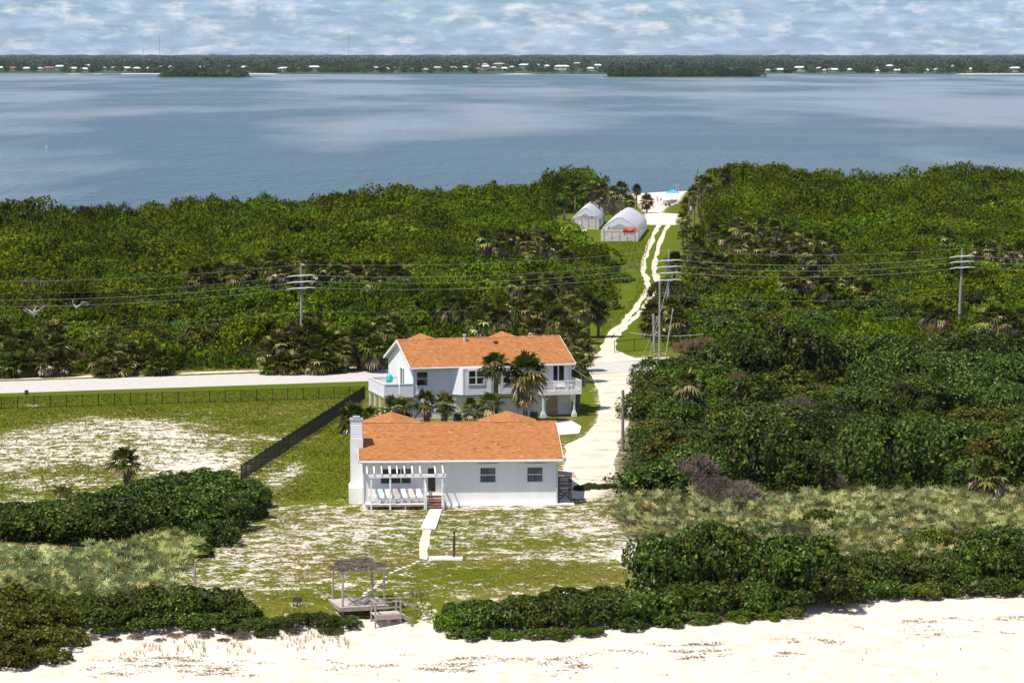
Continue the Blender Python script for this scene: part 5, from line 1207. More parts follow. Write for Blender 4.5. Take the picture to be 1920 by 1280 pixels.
def wood(name, label, cells, seed, n_leaf, leaf, hfun, rad, mat, low=0.25):
    r = np.random.RandomState(seed); lib = []
    for k in range(9):
        P, N = crown_points(r, 1.0, 1.0, 18, n_leaf, low, (0.26, 0.46))
        lib.append(np_mesh(name + '_crown', leaf_quads(r, P, N, leaf / rad), 4, M[mat], np.clip(r.rand(len(P)) * 0.6 + 0.05 * k, 0, 1)))
    n = len(cells); h = np.array([hfun(x, y) for x, y in cells]) * r.uniform(0.72, 1.28, n)
    R_ = rad * r.uniform(0.6, 1.0, n) ** 0.5 * (big_ := r.choice([0.75, 1.0, 1.4, 1.9], n, p=[0.4, 0.35, 0.18, 0.07])); h = h * (0.78 + 0.25 * big_)
    return scatter_crowns(name, label, lib, np.column_stack([cells, np.full(n, -0.6)]), np.column_stack([R_, R_, h]), r.uniform(0, 6.28, n))
def cells_in(poly, spacing, seed, extra=None):
    r = np.random.RandomState(seed); W = np.array(poly); lo = W.min(0); hi = W.max(0)
    gx, gy = np.meshgrid(np.arange(lo[0], hi[0], spacing), np.arange(lo[1], hi[1], spacing))
    gx = gx + r.uniform(-0.45, 0.45, gx.shape) * spacing; gy = gy + r.uniform(-0.45, 0.45, gy.shape) * spacing
    ok = sdist(W, gx, gy) > 0
    if extra is not None: ok &= extra(gx, gy)
    return np.stack([gx[ok], gy[ok]], 1)
WC = wpoly(CORRIDOR)
def off_corridor(X, Y): return (sdist(WC, X, Y) < -6.2) & (Y < shore_y(X) - 2.0)
left_poly = [(-100, 395), (16, 395), (16, 440), (24, 470), (15, 520), (45, 780), (-30, 780), (-110, 600)]
def lh(x, y): return 4.6 + 2.2 * smooth(430, 560, y) + 1.6 * (fbm(x / 16.0, y / 22.0, 3) - 0.4) + (0.8 if (8 < x < 26 and 610 < y < 760) else 0)
def rh(x, y): return 4.4 + 3.0 * smooth(480, 700, y) + 1.8 * (fbm(x / 16.0 + 5, y / 22.0, 3) - 0.4)
wood('mangrove_wood', 'dense green mangrove wood left of the greenhouses along the lagoon', cells_in(left_poly, 4.7, 1, off_corridor), 2, 1500, 0.165, lh, 4.1, 'mangrove')
right_poly = [(21, 395), (110, 395), (150, 800), (36, 800), (28, 640), (24, 520), (19, 440)]
wood('mangrove_wood', 'broad green mangrove wood right of the wheel tracks along the lagoon', cells_in(right_poly, 4.9, 3, off_corridor), 4, 1500, 0.165, rh, 4.3, 'mangrove')
# knee-to-waist-high undergrowth that fills the ground below the shrubs
def on_land(X, Y): return (sdist(WC, X, Y) < -3.0) & (road_v(X, Y) > 10.2)
under = cells_in([(-75, 325), (70, 335), (80, 440), (-80, 440)], 2.1, 11, on_land)
wood('undergrowth', 'low tangled undergrowth beyond the road', under, 12, 220, 0.15, lambda x, y: 1.7 + 1.6 * float(fbm(x / 9.0, y / 9.0, 3)), 1.7, 'mangrove', 0.1)
under = cells_in(wpoly([(1165, 928), (1195, 815), (1215, 745), (1300, 720), (2080, 720), (2080, 935)]), 2.2, 13)
wood('undergrowth', 'low leafy undergrowth filling the thicket right of the drive', under, 14, 260, 0.12, lambda x, y: 1.1 + 1.0 * float(fbm(x / 9.0, y / 9.0, 3)), 1.7, 'grape', 0.1)
# individual taller trees standing out of the canopy
def tree(px, ytop, h, wd, label, mat='mangrove', seed=1, group=None, n=2600):
    p = on_top(px, ytop, h); r = np.random.RandomState(seed); e = empty('tall_tree', p); tag(e, label, 'tree', group)
    P, N = crown_points(r, wd * 1.15, h * 0.75, 40, n * 2, 0.05, (0.17, 0.32)); P[:, 2] += h * 0.22
    link('crown', np_mesh('crown', leaf_quads(r, P, N, 0.19), 4, M[mat], r.rand(len(P))), e)
    mb = MB(); mb.tube([(0, 0, -0.3), (0.1, 0.1, h * 0.35), (0.2, 0, h * 0.75)], [0.22, 0.17, 0.08], 7)
    for k in range(4): a = k * 1.7; mb.tube([(0.1, 0.1, h * (0.35 + 0.08 * k)), (wd * 0.55 * math.cos(a), wd * 0.55 * math.sin(a), h * 0.72)], [0.1, 0.04], 5)
    mb.build('trunk', M['bark'], e)
tree(1078, 322, 9.6, 1.7, 'tallest tree left of the lagoon gap, above the greenhouses', seed=1)
tree(1096, 336, 8.4, 1.6, 'tree just right of the tallest one above the greenhouses', seed=2)
tree(1058, 340, 8.4, 1.8, 'tree just left of the tallest one above the greenhouses', seed=3)
tree(760, 338, 8.6, 4.0, 'broad round tree on the skyline of the left wood', seed=4)
tree(865, 336, 8.6, 2.6, 'darker narrow tree on the skyline of the left wood', seed=5)
tree(928, 332, 8.6, 3.0, 'round tree on the skyline of the left wood, nearest the lagoon gap', seed=6)
tree(1390, 298, 9.6, 4.4, 'highest rounded tree on the skyline of the right wood', seed=7)
tree(1440, 302, 9.2, 4.0, 'rounded tree on the right skyline, left of the first white snag', seed=8)
tree(1345, 306, 9.2, 3.6, 'tree at the left shoulder of the right wood by the gap', seed=9)
tree(1755, 300, 9.6, 3.0, 'dark ragged tree on the skyline at the right', seed=10)
tree(1870, 312, 8.6, 4.0, 'broad tree on the skyline near the right edge of the picture', seed=11)
# dead snags
def snag(px, ytop, h, label, seed, spread=0.45):
    p = on_top(px, ytop, h); r = random.Random(seed); e = empty('dead_tree', p); tag(e, label, 'dead tree')
    mb = MB(); mb.tube([(0, 0, -0.3), (0.1, 0, h * 0.5), (0.0, 0, h * 0.72)], [0.26, 0.2, 0.16], 7); mb.build('trunk', M['deadwood'], e)
    for k in range(6):
        a = k * 1.05 + r.uniform(-0.3, 0.3); z0 = h * r.uniform(0.5, 0.72); b = MB(); q = h * spread * r.uniform(0.55, 1.0)
        mid = (q * 0.6 * math.cos(a), q * 0.3 * math.sin(a), z0 + h * 0.12); tip = (q * math.cos(a), q * 0.5 * math.sin(a), z0 + h * r.uniform(0.18, 0.3))
        b.tube([(0.05, 0, z0), mid, tip], [0.14, 0.10, 0.03], 5)
        b.tube([mid, (mid[0] * 1.15, mid[1] - 0.3, mid[2] + h * 0.14)], [0.07, 0.02], 5); b.build('branch', M['deadwood'], e)
snag(1491, 303, 9.6, 'pale antler-shaped dead tree on the right skyline, left one', 1, 0.22)
snag(1568, 296, 10.6, 'pale spreading dead tree on the right skyline, right one', 2, 0.28)
snag(1745, 296, 9.6, 'thin grey dead tree on the skyline at the far right', 3, 0.1)
snag(1708, 294, 9.8, 'thin leafless tree on the right skyline, left of the ragged dark one', 4, 0.08)
snag(62, 570, 3.4, 'twisted bleached snag in the left scrub, nearest the left edge', 5, 0.5)
snag(142, 560, 3.6, 'twisted bleached snag in the left scrub, right one', 6, 0.5)

# --- saw palmettos: silver fans nobody could count
def palmettos(name, label, polys, n, seed, size=0.46):
    r = np.random.RandomState(seed); out = []; vv = []
    for poly, k in zip(polys, n):
        W = wpoly(poly); lo = W.min(0); hi = W.max(0); c = 0
        pts = r.uniform(lo, hi, (k * 6, 2)); pts = pts[sdist(W, pts[:, 0], pts[:, 1]) > -0.3 * r.rand(len(pts))][:k]
        z = zt(pts[:, 0], pts[:, 1]); hh = 0.35 + 0.75 * fbm(pts[:, 0] / 1.6, pts[:, 1] / 1.6, 3)
        for (x, y), z0, h in zip(pts, z, hh):
            az = r.uniform(0, 6.28); el = r.uniform(0.65, 1.45); d = np.array([math.cos(az) * math.cos(el), math.sin(az) * math.cos(el), math.sin(el)])
            side = np.array([-math.sin(az), math.cos(az), 0]); hub = np.array([x, y, z0]) + d * h * r.uniform(0.5, 1.15)
            tone = r.rand()
            for q in range(7):
                a = math.radians(-75 + 25 * q + r.uniform(-6, 6)); ln = size * r.uniform(0.75, 1.15); u = d * math.cos(a) + side * math.sin(a)
                w = np.cross(u, np.cross(side, d)); w = w / (np.linalg.norm(w) + 1e-9) * ln * 0.075
                out.append([hub, hub + u * ln * 0.5 - w, hub + u * ln + np.array([0, 0, -0.06]), hub + u * ln * 0.5 + w]); vv.append(np.clip(tone + r.uniform(-0.12, 0.12), 0, 1))
    o = link(name, np_mesh(name, np.array(out).reshape(-1, 3), 4, M['palmetto'], np.array(vv)))
    return tag(o, label, 'palmetto', None, 'stuff')
palmettos('saw_palmettos', 'silvery saw palmettos below the dark hedge in the left foreground', [[(-60, 1042), (120, 1050), (240, 1030), (300, 1012), (350, 1020), (378, 1040), (340, 1068), (330, 1110), (250, 1130), (120, 1130), (-60, 1120)]], [2700], 5, 0.60)
palmettos('saw_palmettos', 'pale silvery saw palmettos in the wide belt below the right thicket', [[(1150, 972), (1170, 940), (1300, 935), (1500, 942), (1700, 932), (2060, 932), (2060, 1050), (1800, 1060), (1640, 1055), (1500, 1062), (1400, 1055), (1260, 1030), (1175, 1010)], [(1560, 1075), (1700, 1060), (2060, 1045), (2060, 1075), (1750, 1090)]], [6000, 800], 6, 0.60)

# --- grasses
def tufts(name, label, pts, seed, hgt, blades, mat, wid=0.03, lean=0.5):
    r = np.random.RandomState(seed); n = len(pts); P = np.repeat(pts, blades, 0); m_ = len(P)
    a = r.uniform(0, 6.28, m_); L = hgt * r.uniform(0.5, 1.3, m_); o = np.stack([np.cos(a), np.sin(a), np.zeros(m_)], 1)
    tip = P + o * (L * lean * r.uniform(0.2, 1, m_))[:, None] + np.array([0, 0, 1]) * L[:, None]
    s = np.stack([-np.sin(a + 0.8), np.cos(a + 0.8), np.zeros(m_)], 1) * wid
    V = np.stack([P - s, P + s, tip], 1).reshape(-1, 3)
    return tag(link(name, np_mesh(name, V, 3, M[mat], np.clip(np.repeat(r.rand(n), blades) * 0.7 + r.rand(m_) * 0.3, 0, 1))), label, 'grass', None, 'stuff')
def scatter(poly, n, seed, dens=None):
    r = np.random.RandomState(seed); W = wpoly(poly); pts = r.uniform(W.min(0), W.max(0), (n, 2)); pts = pts[sdist(W, pts[:, 0], pts[:, 1]) > 0]
    if dens is not None: pts = pts[r.rand(len(pts)) < dens(pts[:, 0], pts[:, 1])]
    return np.column_stack([pts, zt(pts[:, 0], pts[:, 1]) - 0.02])
def grassy(X, Y): s = ground_attrs(X, Y)[0]; return np.clip(1.35 - 2.0 * s - 0.9 * (fbm(X / 1.8, Y / 1.8, 3) - 0.5), 0, 1) ** 1.5
yard = scatter([(330, 1125), (420, 1000), (500, 945), (640, 955), (1140, 950), (1215, 1030), (1210, 1085), (830, 1110), (700, 1130)], 42000, 1, grassy)
cb = np.array([[*T(*q)][:2] for q in ((806, 956), (829, 956), (806, 1050), (783, 1050), (788, 992))]); yard = yard[sdist(cb, yard[:, 0], yard[:, 1]) < 0.1]
tufts('yard_grass', 'thin green and straw grass of the sandy front yard', yard, 2, 0.06, 3, 'grass', 0.05, 1.8)
lot = scatter([(-200, 940), (-200, 752), (690, 728), (660, 790), (655, 935), (500, 945), (440, 880), (300, 925)], 60000, 3, grassy)
tufts('lot_grass', 'green grass of the side lot and lawn left of the cottage', lot, 4, 0.13, 3, 'grass', 0.06, 1.8)
mound = scatter([(880, 1140), (880, 1118), (600, 1118), (560, 1150), (640, 1172), (740, 1140)], 500, 5)
oat = scatter([(500, 1160), (560, 1128), (640, 1150), (660, 1172), (560, 1180)], 200, 6)
oat2 = scatter([(735, 1140), (770, 1110), (800, 1112), (815, 1140)], 90, 7); oat3 = scatter([(210, 1190), (300, 1160), (480, 1170), (480, 1186), (330, 1186)], 90, 8)
tufts('dune_grass', 'straw-coloured dune grass around the beach pavilion', np.concatenate([oat, oat2, oat3]), 9, 0.55, 9, 'oats', 0.010, 0.6)
bd = scatter([(140, 1215), (330, 1198), (700, 1190), (850, 1200), (1100, 1192), (1480, 1166), (1620, 1135), (1920, 1124), (1920, 1180), (1100, 1230), (140, 1235)], 60, 10)
tufts('beach_grass', 'sparse grass sprigs on the upper beach', bd, 11, 0.28, 7, 'oats', 0.015, 0.8)
vg = scatter([(-200, 712), (700, 686), (1100, 668), (1100, 655), (700, 676), (-200, 700)], 9000, 12)
tufts('verge_grass', 'green verge grass along the far side of the road', vg, 13, 0.35, 3, 'grass', 0.06, 0.6)
cl = scatter([(1118, 640), (1130, 600), (1190, 560), (1200, 510), (1110, 480), (1130, 455), (1215, 450), (1225, 430), (1200, 520), (1215, 545), (1160, 605)], 14000, 14)
tufts('clearing_grass', 'green grass of the clearing along the wheel tracks', cl, 15, 0.25, 3, 'grass', 0.06, 0.7)

# ------------------------------------------------------------------ fences
def fence(name, label, pts, h, spacing, mat, picket=0.115, pick_w=0.018, lean=0.0):
    W = [Vector((p[0], p[1], 0)) for p in pts]; e = empty(name, (W[0].x, W[0].y, 0)); tag(e, label, 'fence')
    pm = MB(); pm.box((-0.035, -0.035, -0.2), (0.035, 0.035, h + 0.06)); pme = pm.mesh('post', M[mat]); pk = MB()
    for a, b in zip(W[:-1], W[1:]):
        L = (b - a).length; n = max(1, int(round(L / spacing))); d = (b - a) / L
        for i in range(n + 1):
            q = a + d * (L * i / n); o = link('post', pme, e); o.location = (q.x - W[0].x, q.y - W[0].y, ztf(q.x, q.y))
        for zz in (0.12, h - 0.12, h):
            r = MB(); r.bar((a.x - W[0].x, a.y - W[0].y, zz), (b.x - W[0].x, b.y - W[0].y, zz), 0.03, 0.035); r.build('rail', M[mat], e)
        if picket:
            k = int(L / picket)
            for i in range(k):
                q = a + d * (L * (i + 0.5) / k) - W[0]; pk.box((q.x - pick_w / 2, q.y - pick_w / 2, 0.05), (q.x + pick_w / 2, q.y + pick_w / 2, h))
    if pk.v: tag(pk.build('pickets', M[mat], e), kind='stuff')
    return e
fence('side_fence', 'black picket fence running back from the hedge to the white house deck', [G(452, 902), G(684, 748)], 1.35, 2.0, 'blackmetal', 0.115, 0.020)
fence('road_fence', 'black see-through fence with thin posts along the near side of the road', [G(-120, 771), G(684, 746)], 1.25, 1.62, 'blackmetal', 0.12, 0.009)
fence('chain_fence', 'dark wire fence right of the gate beyond the road', [G(1152, 662), G(1262, 652)], 1.5, 3.0, 'blackmetal', 0.16, 0.010)
# gate across the wheel tracks
e = empty('field_gate', G(1104, 659)); tag(e, 'pale pipe gate post with short rail at the left of the wheel tracks', 'gate')
q = MB(); q.tube([(0, 0, -0.2), (0, 0, 2.0)], 0.07, 8); q.build('post', M['insul'], e)
for zz in (1.75, 0.9): q = MB(); q.tube([(0, 0, zz), (-1.1, 0.2, zz)], 0.035, 6); q.build('rail', M['insul'], e)
q = MB(); q.tube([(-1.1, 0.2, -0.2), (-1.1, 0.2, 1.8)], 0.05, 6); q.build('end_post', M['greypole'], e)

# ------------------------------------------------------------------ power line
def base_of(px, ytop, h): return on_top(px, ytop, h)
poles = {}
def power_pole(px, ytop, h, arms, label, mat='greypole', lean=0.0, extra=None):
    p = base_of(px, ytop, h); e = empty('power_pole', p); tag(e, label, 'power pole')
    q = MB(); q.tube([(-lean * h, 0, -0.5), (-lean * h * 0.5, 0, h * 0.5), (0, 0, h)], [0.19, 0.165, 0.12], 8); q.build('shaft', M[mat], e)
    pts = []
    for zz in arms:
        a = MB(); u = ROAD_DIR; L = 1.75
        a.tube([u * -L + Vector((0, -0.2, zz - 0.10)), u * -0.9 + Vector((0, -0.2, zz + 0.02)), u * 0.0 + Vector((0, -0.2, zz)), u * 0.9 + Vector((0, -0.2, zz + 0.08)), u * L + Vector((0, -0.2, zz + 0.02))], [0.05, 0.085, 0.10, 0.085, 0.05], 7)
        a.build('insulator_string', M['insul'], e)
        pts.append((p + u * -L + Vector((0, -0.2, zz - 0.10)), p + u * L + Vector((0, -0.2, zz + 0.02))))
    q = MB(); q.tube([(0, 0, h), (0, 0, h + 0.35)], 0.04, 6); q.build('top_pin', M['insul'], e)
    return p, pts
pa = power_pole(564.5, 500, 10.4, [9.3, 8.55, 7.8], 'left grey power pole with three white insulator arms')
pb = power_pole(1254, 472, 10.6, [9.45, 8.65, 7.85, 6.95], 'middle grey power pole with four white insulator arms beside the wheel tracks', lean=0.006)
pc = power_pole(1804, 470, 10.6, [9.85, 9.15, 8.4], 'right grey power pole leaning slightly, with three white insulator arms', lean=0.025)
def sag(a, b, s, n=18):
    return [a.lerp(b, i / n) - Vector((0, 0, 4 * s * (i / n) * (1 - i / n))) for i in range(n + 1)]
def wire(pts, r, label):
    q = MB(); q.tube(pts, r, 5, False); tag(q.build('power_wire', M['wire']), label, 'wire')
span = pb[0] - pa[0]
names = ['top', 'middle', 'bottom']
for i in range(3):
    L0 = pa[1][i][0]; L1 = pa[1][i][1]; M0 = pb[1][i][0]; M1 = pb[1][i][1]; R0 = pc[1][i][0]; R1 = pc[1][i][1]
    far_l = L0 - span * 1.0 + Vector((0, 0, 0.3)); far_r = R1 + (pc[0] - pb[0]) * 1.0
    wire(sag(far_l, L0, 1.0), 0.014, '%s of the three main power wires, span left of the left pole' % names[i])
    wire(sag(L1, M0, 0.85), 0.014, '%s of the three main power wires, span between left and middle poles' % names[i])
    wire(sag(M1, R0, 0.8), 0.014, '%s of the three main power wires, span between middle and right poles' % names[i])
    wire(sag(R1, far_r, 0.8), 0.014, '%s of the three main power wires, span right of the right pole' % names[i])
ta = pa[0] + Vector((0, 0, 10.7)); tb = pb[0] + Vector((0, 0, 10.9)); tc_ = pc[0] + Vector((0, 0, 10.9))
wire(sag(ta - span, ta, 0.9) + sag(ta, tb, 0.8)[1:] + sag(tb, tc_, 0.8)[1:] + sag(tc_, tc_ + (pc[0] - pb[0]), 0.8)[1:], 0.010, 'thin uppermost ground wire over all three power poles')
lo = Vector((0, 0, 5.0)); wire(sag(pa[0] + lo - span, pa[0] + lo, 0.8) + sag(pa[0] + lo, pb[0] + lo, 0.8)[1:] + sag(pb[0] + lo, pc[0] + lo, 0.8)[1:], 0.009, 'thin low cable strung along the power poles above the scrub')
def plain_pole(px, ytop, h, label, r=0.13, mat='polewood', lean=(0, 0), cap=None):
    p = base_of(px, ytop, h); e = empty('wooden_pole', p); tag(e, label, 'pole')
    q = MB(); q.tube([(0, 0, -0.5), (lean[0] * 0.5, lean[1] * 0.5, h * 0.5), (lean[0], lean[1], h)], [r * 1.15, r, r * 0.85], 8); q.build('shaft', M[mat], e)
    if cap: q = MB(); q.tube([(0.28, -0.1, cap), (0.28, -0.1, cap + 0.7)], 0.2, 9); q.box((0, -0.12, cap + 0.1), (0.25, -0.06, cap + 0.5)); q.build('transformer', M['insul'], e)
    else: q = MB(); q.tube([(lean[0] - 0.18, lean[1], h - 0.25), (lean[0] + 0.18, lean[1], h - 0.25)], 0.03, 6); q.build('top_bolt', M['metalcap'], e)
    return p
p1 = plain_pole(1168, 731, 5.6, 'plain brown pole beside the sandy drive behind the cottage', 0.14, 'polewood', (0, 0))
plain_pole(1237, 526, 9.2, 'thin second pole just left of the middle power pole', 0.11, 'greypole')
plain_pole(1228, 588, 4.6, 'short grey pole in the cluster left of the middle power pole', 0.16, 'greypole', (-0.2, 0))
plain_pole(1248, 578, 5.6, 'slanting brace pole leaning on the middle power pole', 0.07, 'deadwood', (0.9, 0.2))
plain_pole(1293, 368, 9.2, 'dark pole with a pale transformer at the edge of the right wood', 0.17, 'polewood', (0, 0), 6.6)
plain_pole(1279, 397, 5.8, 'dark short pole right of the far sandy clearing', 0.2, 'polewood')
plain_pole(1308, 317, 10.5, 'tall pole with crossbars on the right wood skyline by the gap', 0.17, 'polewood', (0, 0), 8.6)
plain_pole(713, 530, 3.2, 'pale stub post among the mid-distance palms', 0.10, 'insul')
plain_pole(518, 530, 3.4, 'grey stub post below the palm row left of the left power pole', 0.10, 'greypole')
plain_pole(1906, 565, 1.9, 'small white marker post at the right edge of the scrub', 0.11, 'insul')
# service drop from the drive pole to the white house and the sagging cable by the gate
wire(sag(p1 + Vector((0, 0, 5.35)), hw((hx1 - 0.2, 0.3, ZE2 - 0.25)), 0.35), 0.014, 'service cable from the drive pole to the white house eave')
wire(sag(p1 + Vector((0, 0, 5.3)), pb[0] + Vector((0, 0, 6.5)), 1.1), 0.010, 'cable sagging from the drive pole to the middle power pole')
wire(sag(G(1180, 623, 1.4), G(1320, 626, 2.0), 0.35), 0.035, 'thick pale cable sagging low above the chain fence')
q = MB(); a_ = pb[0] + Vector((0, 0, 7.0)); b_ = G(1215, 676); q.tube([a_, b_], 0.018, 5, False); tag(q.build('guy_wire', M['wire']), 'straight guy wire slanting from the middle pole to the road edge', 'wire')

# ------------------------------------------------------------------ beach pavilion and stairs
gz = T(672, 1136); GA = math.radians(17)
e = empty('beach_pavilion', (gz.x, gz.y, 0), GA); tag(e, 'weathered wooden pavilion with sagging stick roof, deck and stairs down to the beach', 'pavilion')
zd = gz.z + 0.30; hw_ = 1.62
for i in range(13):
    q = MB(); y = -hw_ + i * 2 * hw_ / 13; q.box((-hw_, y, zd - 0.05), (hw_ + 0.1 * (i % 2), y + 2 * hw_ / 13 - 0.02, zd)); q.build('deck_board', M['deckwood'], e)
q = MB(); q.box((-hw_ - 0.05, -hw_ - 0.05, zd - 0.28), (hw_ + 0.05, -hw_ - 0.004, zd - 0.005)); q.box((-hw_ - 0.05, -hw_ - 0.003, zd - 0.28), (-hw_ - 0.003, hw_, zd - 0.005)); q.build('rim_joist', M['greywood'], e)
corn = [(-1.42, -1.42, 2.28, 0.02), (1.42, -1.42, 2.30, -0.03), (1.30, 1.42, 2.25, 0.0), (-1.42, 1.42, 2.30, 0.05)]
for x, y, h, l in corn:
    q = MB(); q.tube([(x, y, -1.3), (x + l, y, zd + h * 0.5), (x + l * 2, y, zd + h)], [0.085, 0.075, 0.07], 7); q.build('post', M['greywood'], e)
def sagz(u, v): return zd + 2.30 + 0.38 * (1 - u * u) * (0.6 + 0.4 * v) - 0.10 * v
for y in (-1.45, 1.45):
    q = MB(); q.bar((-1.65, y, zd + 2.3), (1.65, y, zd + 2.26), 0.10, 0.13); q.build('beam', M['greywood'], e)
for k in range(7):
    x = -1.5 + k * 0.5; q = MB(); q.tube([(x, -1.75, zd + 2.36 + 0.02 * (k % 2)), (x, 0, sagz(x / 1.7, 0.5) + 0.03), (x, 1.7, zd + 2.42)], 0.035, 5); q.build('rafter', M['greywood'], e)
rr_ = random.Random(9); st = MB()
for i in range(420):
    u = rr_.uniform(-1, 1); v = rr_.uniform(-1, 1); a = rr_.choice((0.0, 1.5)) + rr_.gauss(0, 0.35); L = rr_.uniform(0.35, 1.0)
    c = Vector((u * 1.65, v * 1.7, sagz(u, v) + rr_.uniform(0.0, 0.12) - (0.10 if abs(v) > 0.8 else 0))); d = Vector((math.cos(a), math.sin(a), rr_.gauss(0, 0.06))) * L / 2
    st.tube([c - d, c + d], rr_.uniform(0.012, 0.03), 4, False)
so = st.build('stick_roof', M['stick'], e); so['kind'] = 'stuff'
q = MB(); q.bar((-1.4, -1.42, zd + 0.95), (-0.2, -1.42, zd + 0.35), 0.05, 0.09); q.build('fallen_rail', M['greywood'], e)
q = MB(); q.bar((-0.9, -0.9, zd + 0.03), (0.9, -0.2, zd + 0.55), 0.05, 0.08); q.bar((0.2, -1.0, zd + 0.04), (1.2, 0.5, zd + 0.10), 0.05, 0.08); q.bar((-0.6, -1.2, zd + 0.05), (0.6, -1.25, zd + 0.75), 0.04, 0.07); q.build('collapsed_bench', M['greywood'], e)
# lower landing and stairs
lz = zd - 0.38; L0x, L1x = 0.35, 2.15; Ly0, Ly1 = -2.95, -1.70
for i in range(6): q = MB(); y = Ly0 + i * (Ly1 - Ly0) / 6; q.box((L0x, y, lz - 0.05), (L1x, y + (Ly1 - Ly0) / 6 - 0.02, lz)); q.build('landing_board', M['deckwood'], e)
q = MB(); q.box((L0x, Ly0 - 0.05, lz - 0.32), (L1x, Ly0 - 0.004, lz - 0.004)); q.build('landing_joist', M['greywood'], e)
for x, y in ((L0x + 0.06, Ly0 + 0.06), (L1x - 0.06, Ly0 + 0.06), (L0x + 0.06, Ly1 - 0.1), (L1x - 0.06, Ly1 - 0.1), (1.3, Ly0 + 0.1)):
    q = MB(); q.box((x - 0.05, y - 0.05, -2.1), (x + 0.05, y + 0.05, lz + (0.85 if x != 1.3 else -0.05))); q.build('landing_post', M['greywood'], e)
q = MB(); q.bar((L0x, Ly1 - 0.1, lz + 0.85), (L1x, Ly1 - 0.1, lz + 0.85), 0.09, 0.05); q.bar((L0x, Ly0 + 0.06, lz + 0.80), (L1x, Ly0 + 0.06, lz + 0.84), 0.09, 0.05); q.bar((L0x, Ly0 + 0.06, lz + 0.45), (L1x, Ly0 + 0.06, lz + 0.45), 0.04, 0.09); q.bar((L0x + 0.06, Ly0, lz + 0.82), (L0x + 0.06, Ly1, lz + 0.85), 0.09, 0.05); q.build('landing_rail', M['greywood'], e)
ns = 7; run = 2.3; drop = 1.12
for i in range(ns):
    x = L1x + 0.02 + i * run / ns; z = lz - (i + 1) * drop / ns; q = MB(); q.box((x, Ly0 + 0.15, z - 0.045), (x + run / ns - 0.02, Ly1 - 0.2, z)); q.build('stair_tread', M['deckwood'], e)
for y in (Ly0 + 0.10, Ly1 - 0.15):
    q = MB(); q.bar((L1x, y, lz - 0.16), (L1x + run, y, lz - drop - 0.16), 0.05, 0.24); q.build('stringer', M['greywood'], e)
    q = MB(); q.bar((L1x - 0.05, y, lz + 0.84), (L1x + run + (1.2 if y > -2.4 else 0.0), y, lz - drop * (1.0 if y < -2.4 else 1.55) + 0.72), 0.08, 0.05); q.build('stair_rail', M['greywood'], e)
    q = MB(); q.box((L1x + run - 0.05, y - 0.045, lz - drop - 1.0), (L1x + run + 0.04, y + 0.045, lz - drop + 0.75)); q.build('newel', M['greywood'], e)

# outdoor shower post, markers and small things in the yard
p = T(851, 1047); e = empty('outdoor_shower', p); tag(e, 'dark wooden shower post standing on a long white concrete bar in the yard', 'shower post')
q = MB(); q.tube([(0, 0, -0.3), (0, 0, 1.0), (0.02, 0, 1.98)], [0.10, 0.095, 0.085], 8); q.build('post', M['darkwood'], e)
q = MB(); q.box((-1.78, -0.75, -0.25), (0.62, 0.35, 0.12)); q.build('slab', M['whitecon'], e)
q = MB(); q.tube([(0, -0.06, 1.75), (0, -0.3, 1.82), (0, -0.36, 1.72)], [0.02, 0.02, 0.05], 6); q.build('shower_head', M['metalcap'], e)
p = T(365, 1096); e = empty('yard_post', p); tag(e, 'tan wooden stump post beside the left palmettos', 'post')
q = MB(); q.tube([(0, 0, -0.2), (0.0, 0, 0.8), (0.05, 0, 1.5)], [0.10, 0.085, 0.07], 7); q.build('shaft', M['greywood'], e)
q = MB(); q.bar((0, 0, 0.05), (0.22, -0.2, 0.45), 0.05, 0.07); q.bar((0, 0, 1.0), (-0.18, 0.0, 1.25), 0.05, 0.06); q.build('brace', M['greywood'], e)
p = T(558, 1136); e = empty('marker_sign', p); tag(e, 'small dark box sign on a short post left of the pavilion', 'sign')
q = MB(); q.box((-0.03, -0.03, -0.2), (0.03, 0.03, 0.35)); q.build('post', M['darkwood'], e)
q = MB(); q.box((-0.30, -0.06, 0.30), (0.30, 0.02, 0.62)); q.build('plate', M['darkwood'], e)
p = G(50, 748); e = empty('road_sign', p, 0.2); tag(e, 'small dark road sign seen from behind at the left roadside', 'sign')
q = MB(); q.box((-0.03, -0.03, -0.2), (0.03, 0.03, 0.7)); q.build('post', M['darkwood'], e)
q = MB(); q.poly_prism([(-0.2, -0.03), (0.2, -0.03), (0.2, 0.0), (-0.2, 0.0)], 0.45, 0.95); q.build('plate', M['darkwood'], e)
# wrack: dry weed on the beach
wr = np.random.RandomState(4); pts = []
for k in range(1000):
    x = wr.uniform(-26, 38); e_ = float(toe_y(x)); y = e_ - wr.choice([5.2, 6.6, 7.9]) + wr.normal() * 0.35
    if fbm(x / 3.0, y / 2.0, 3) > 0.54: pts.append((x, y, ztf(x, y) + 0.01))
P_ = np.array(pts); P_ = np.repeat(P_, 14, 0) + wr.normal(size=(len(P_) * 14, 3)) * np.array([0.30, 0.12, 0.012])
tag(link('beach_wrack', np_mesh('beach_wrack', leaf_quads(wr, P_, np.tile([0, 0, 1.0], (len(P_), 1)), 0.09, 0.6, 0.35), 4, M['redtwig'])), 'dry brown seaweed scattered along the beach', 'seaweed', None, 'stuff')

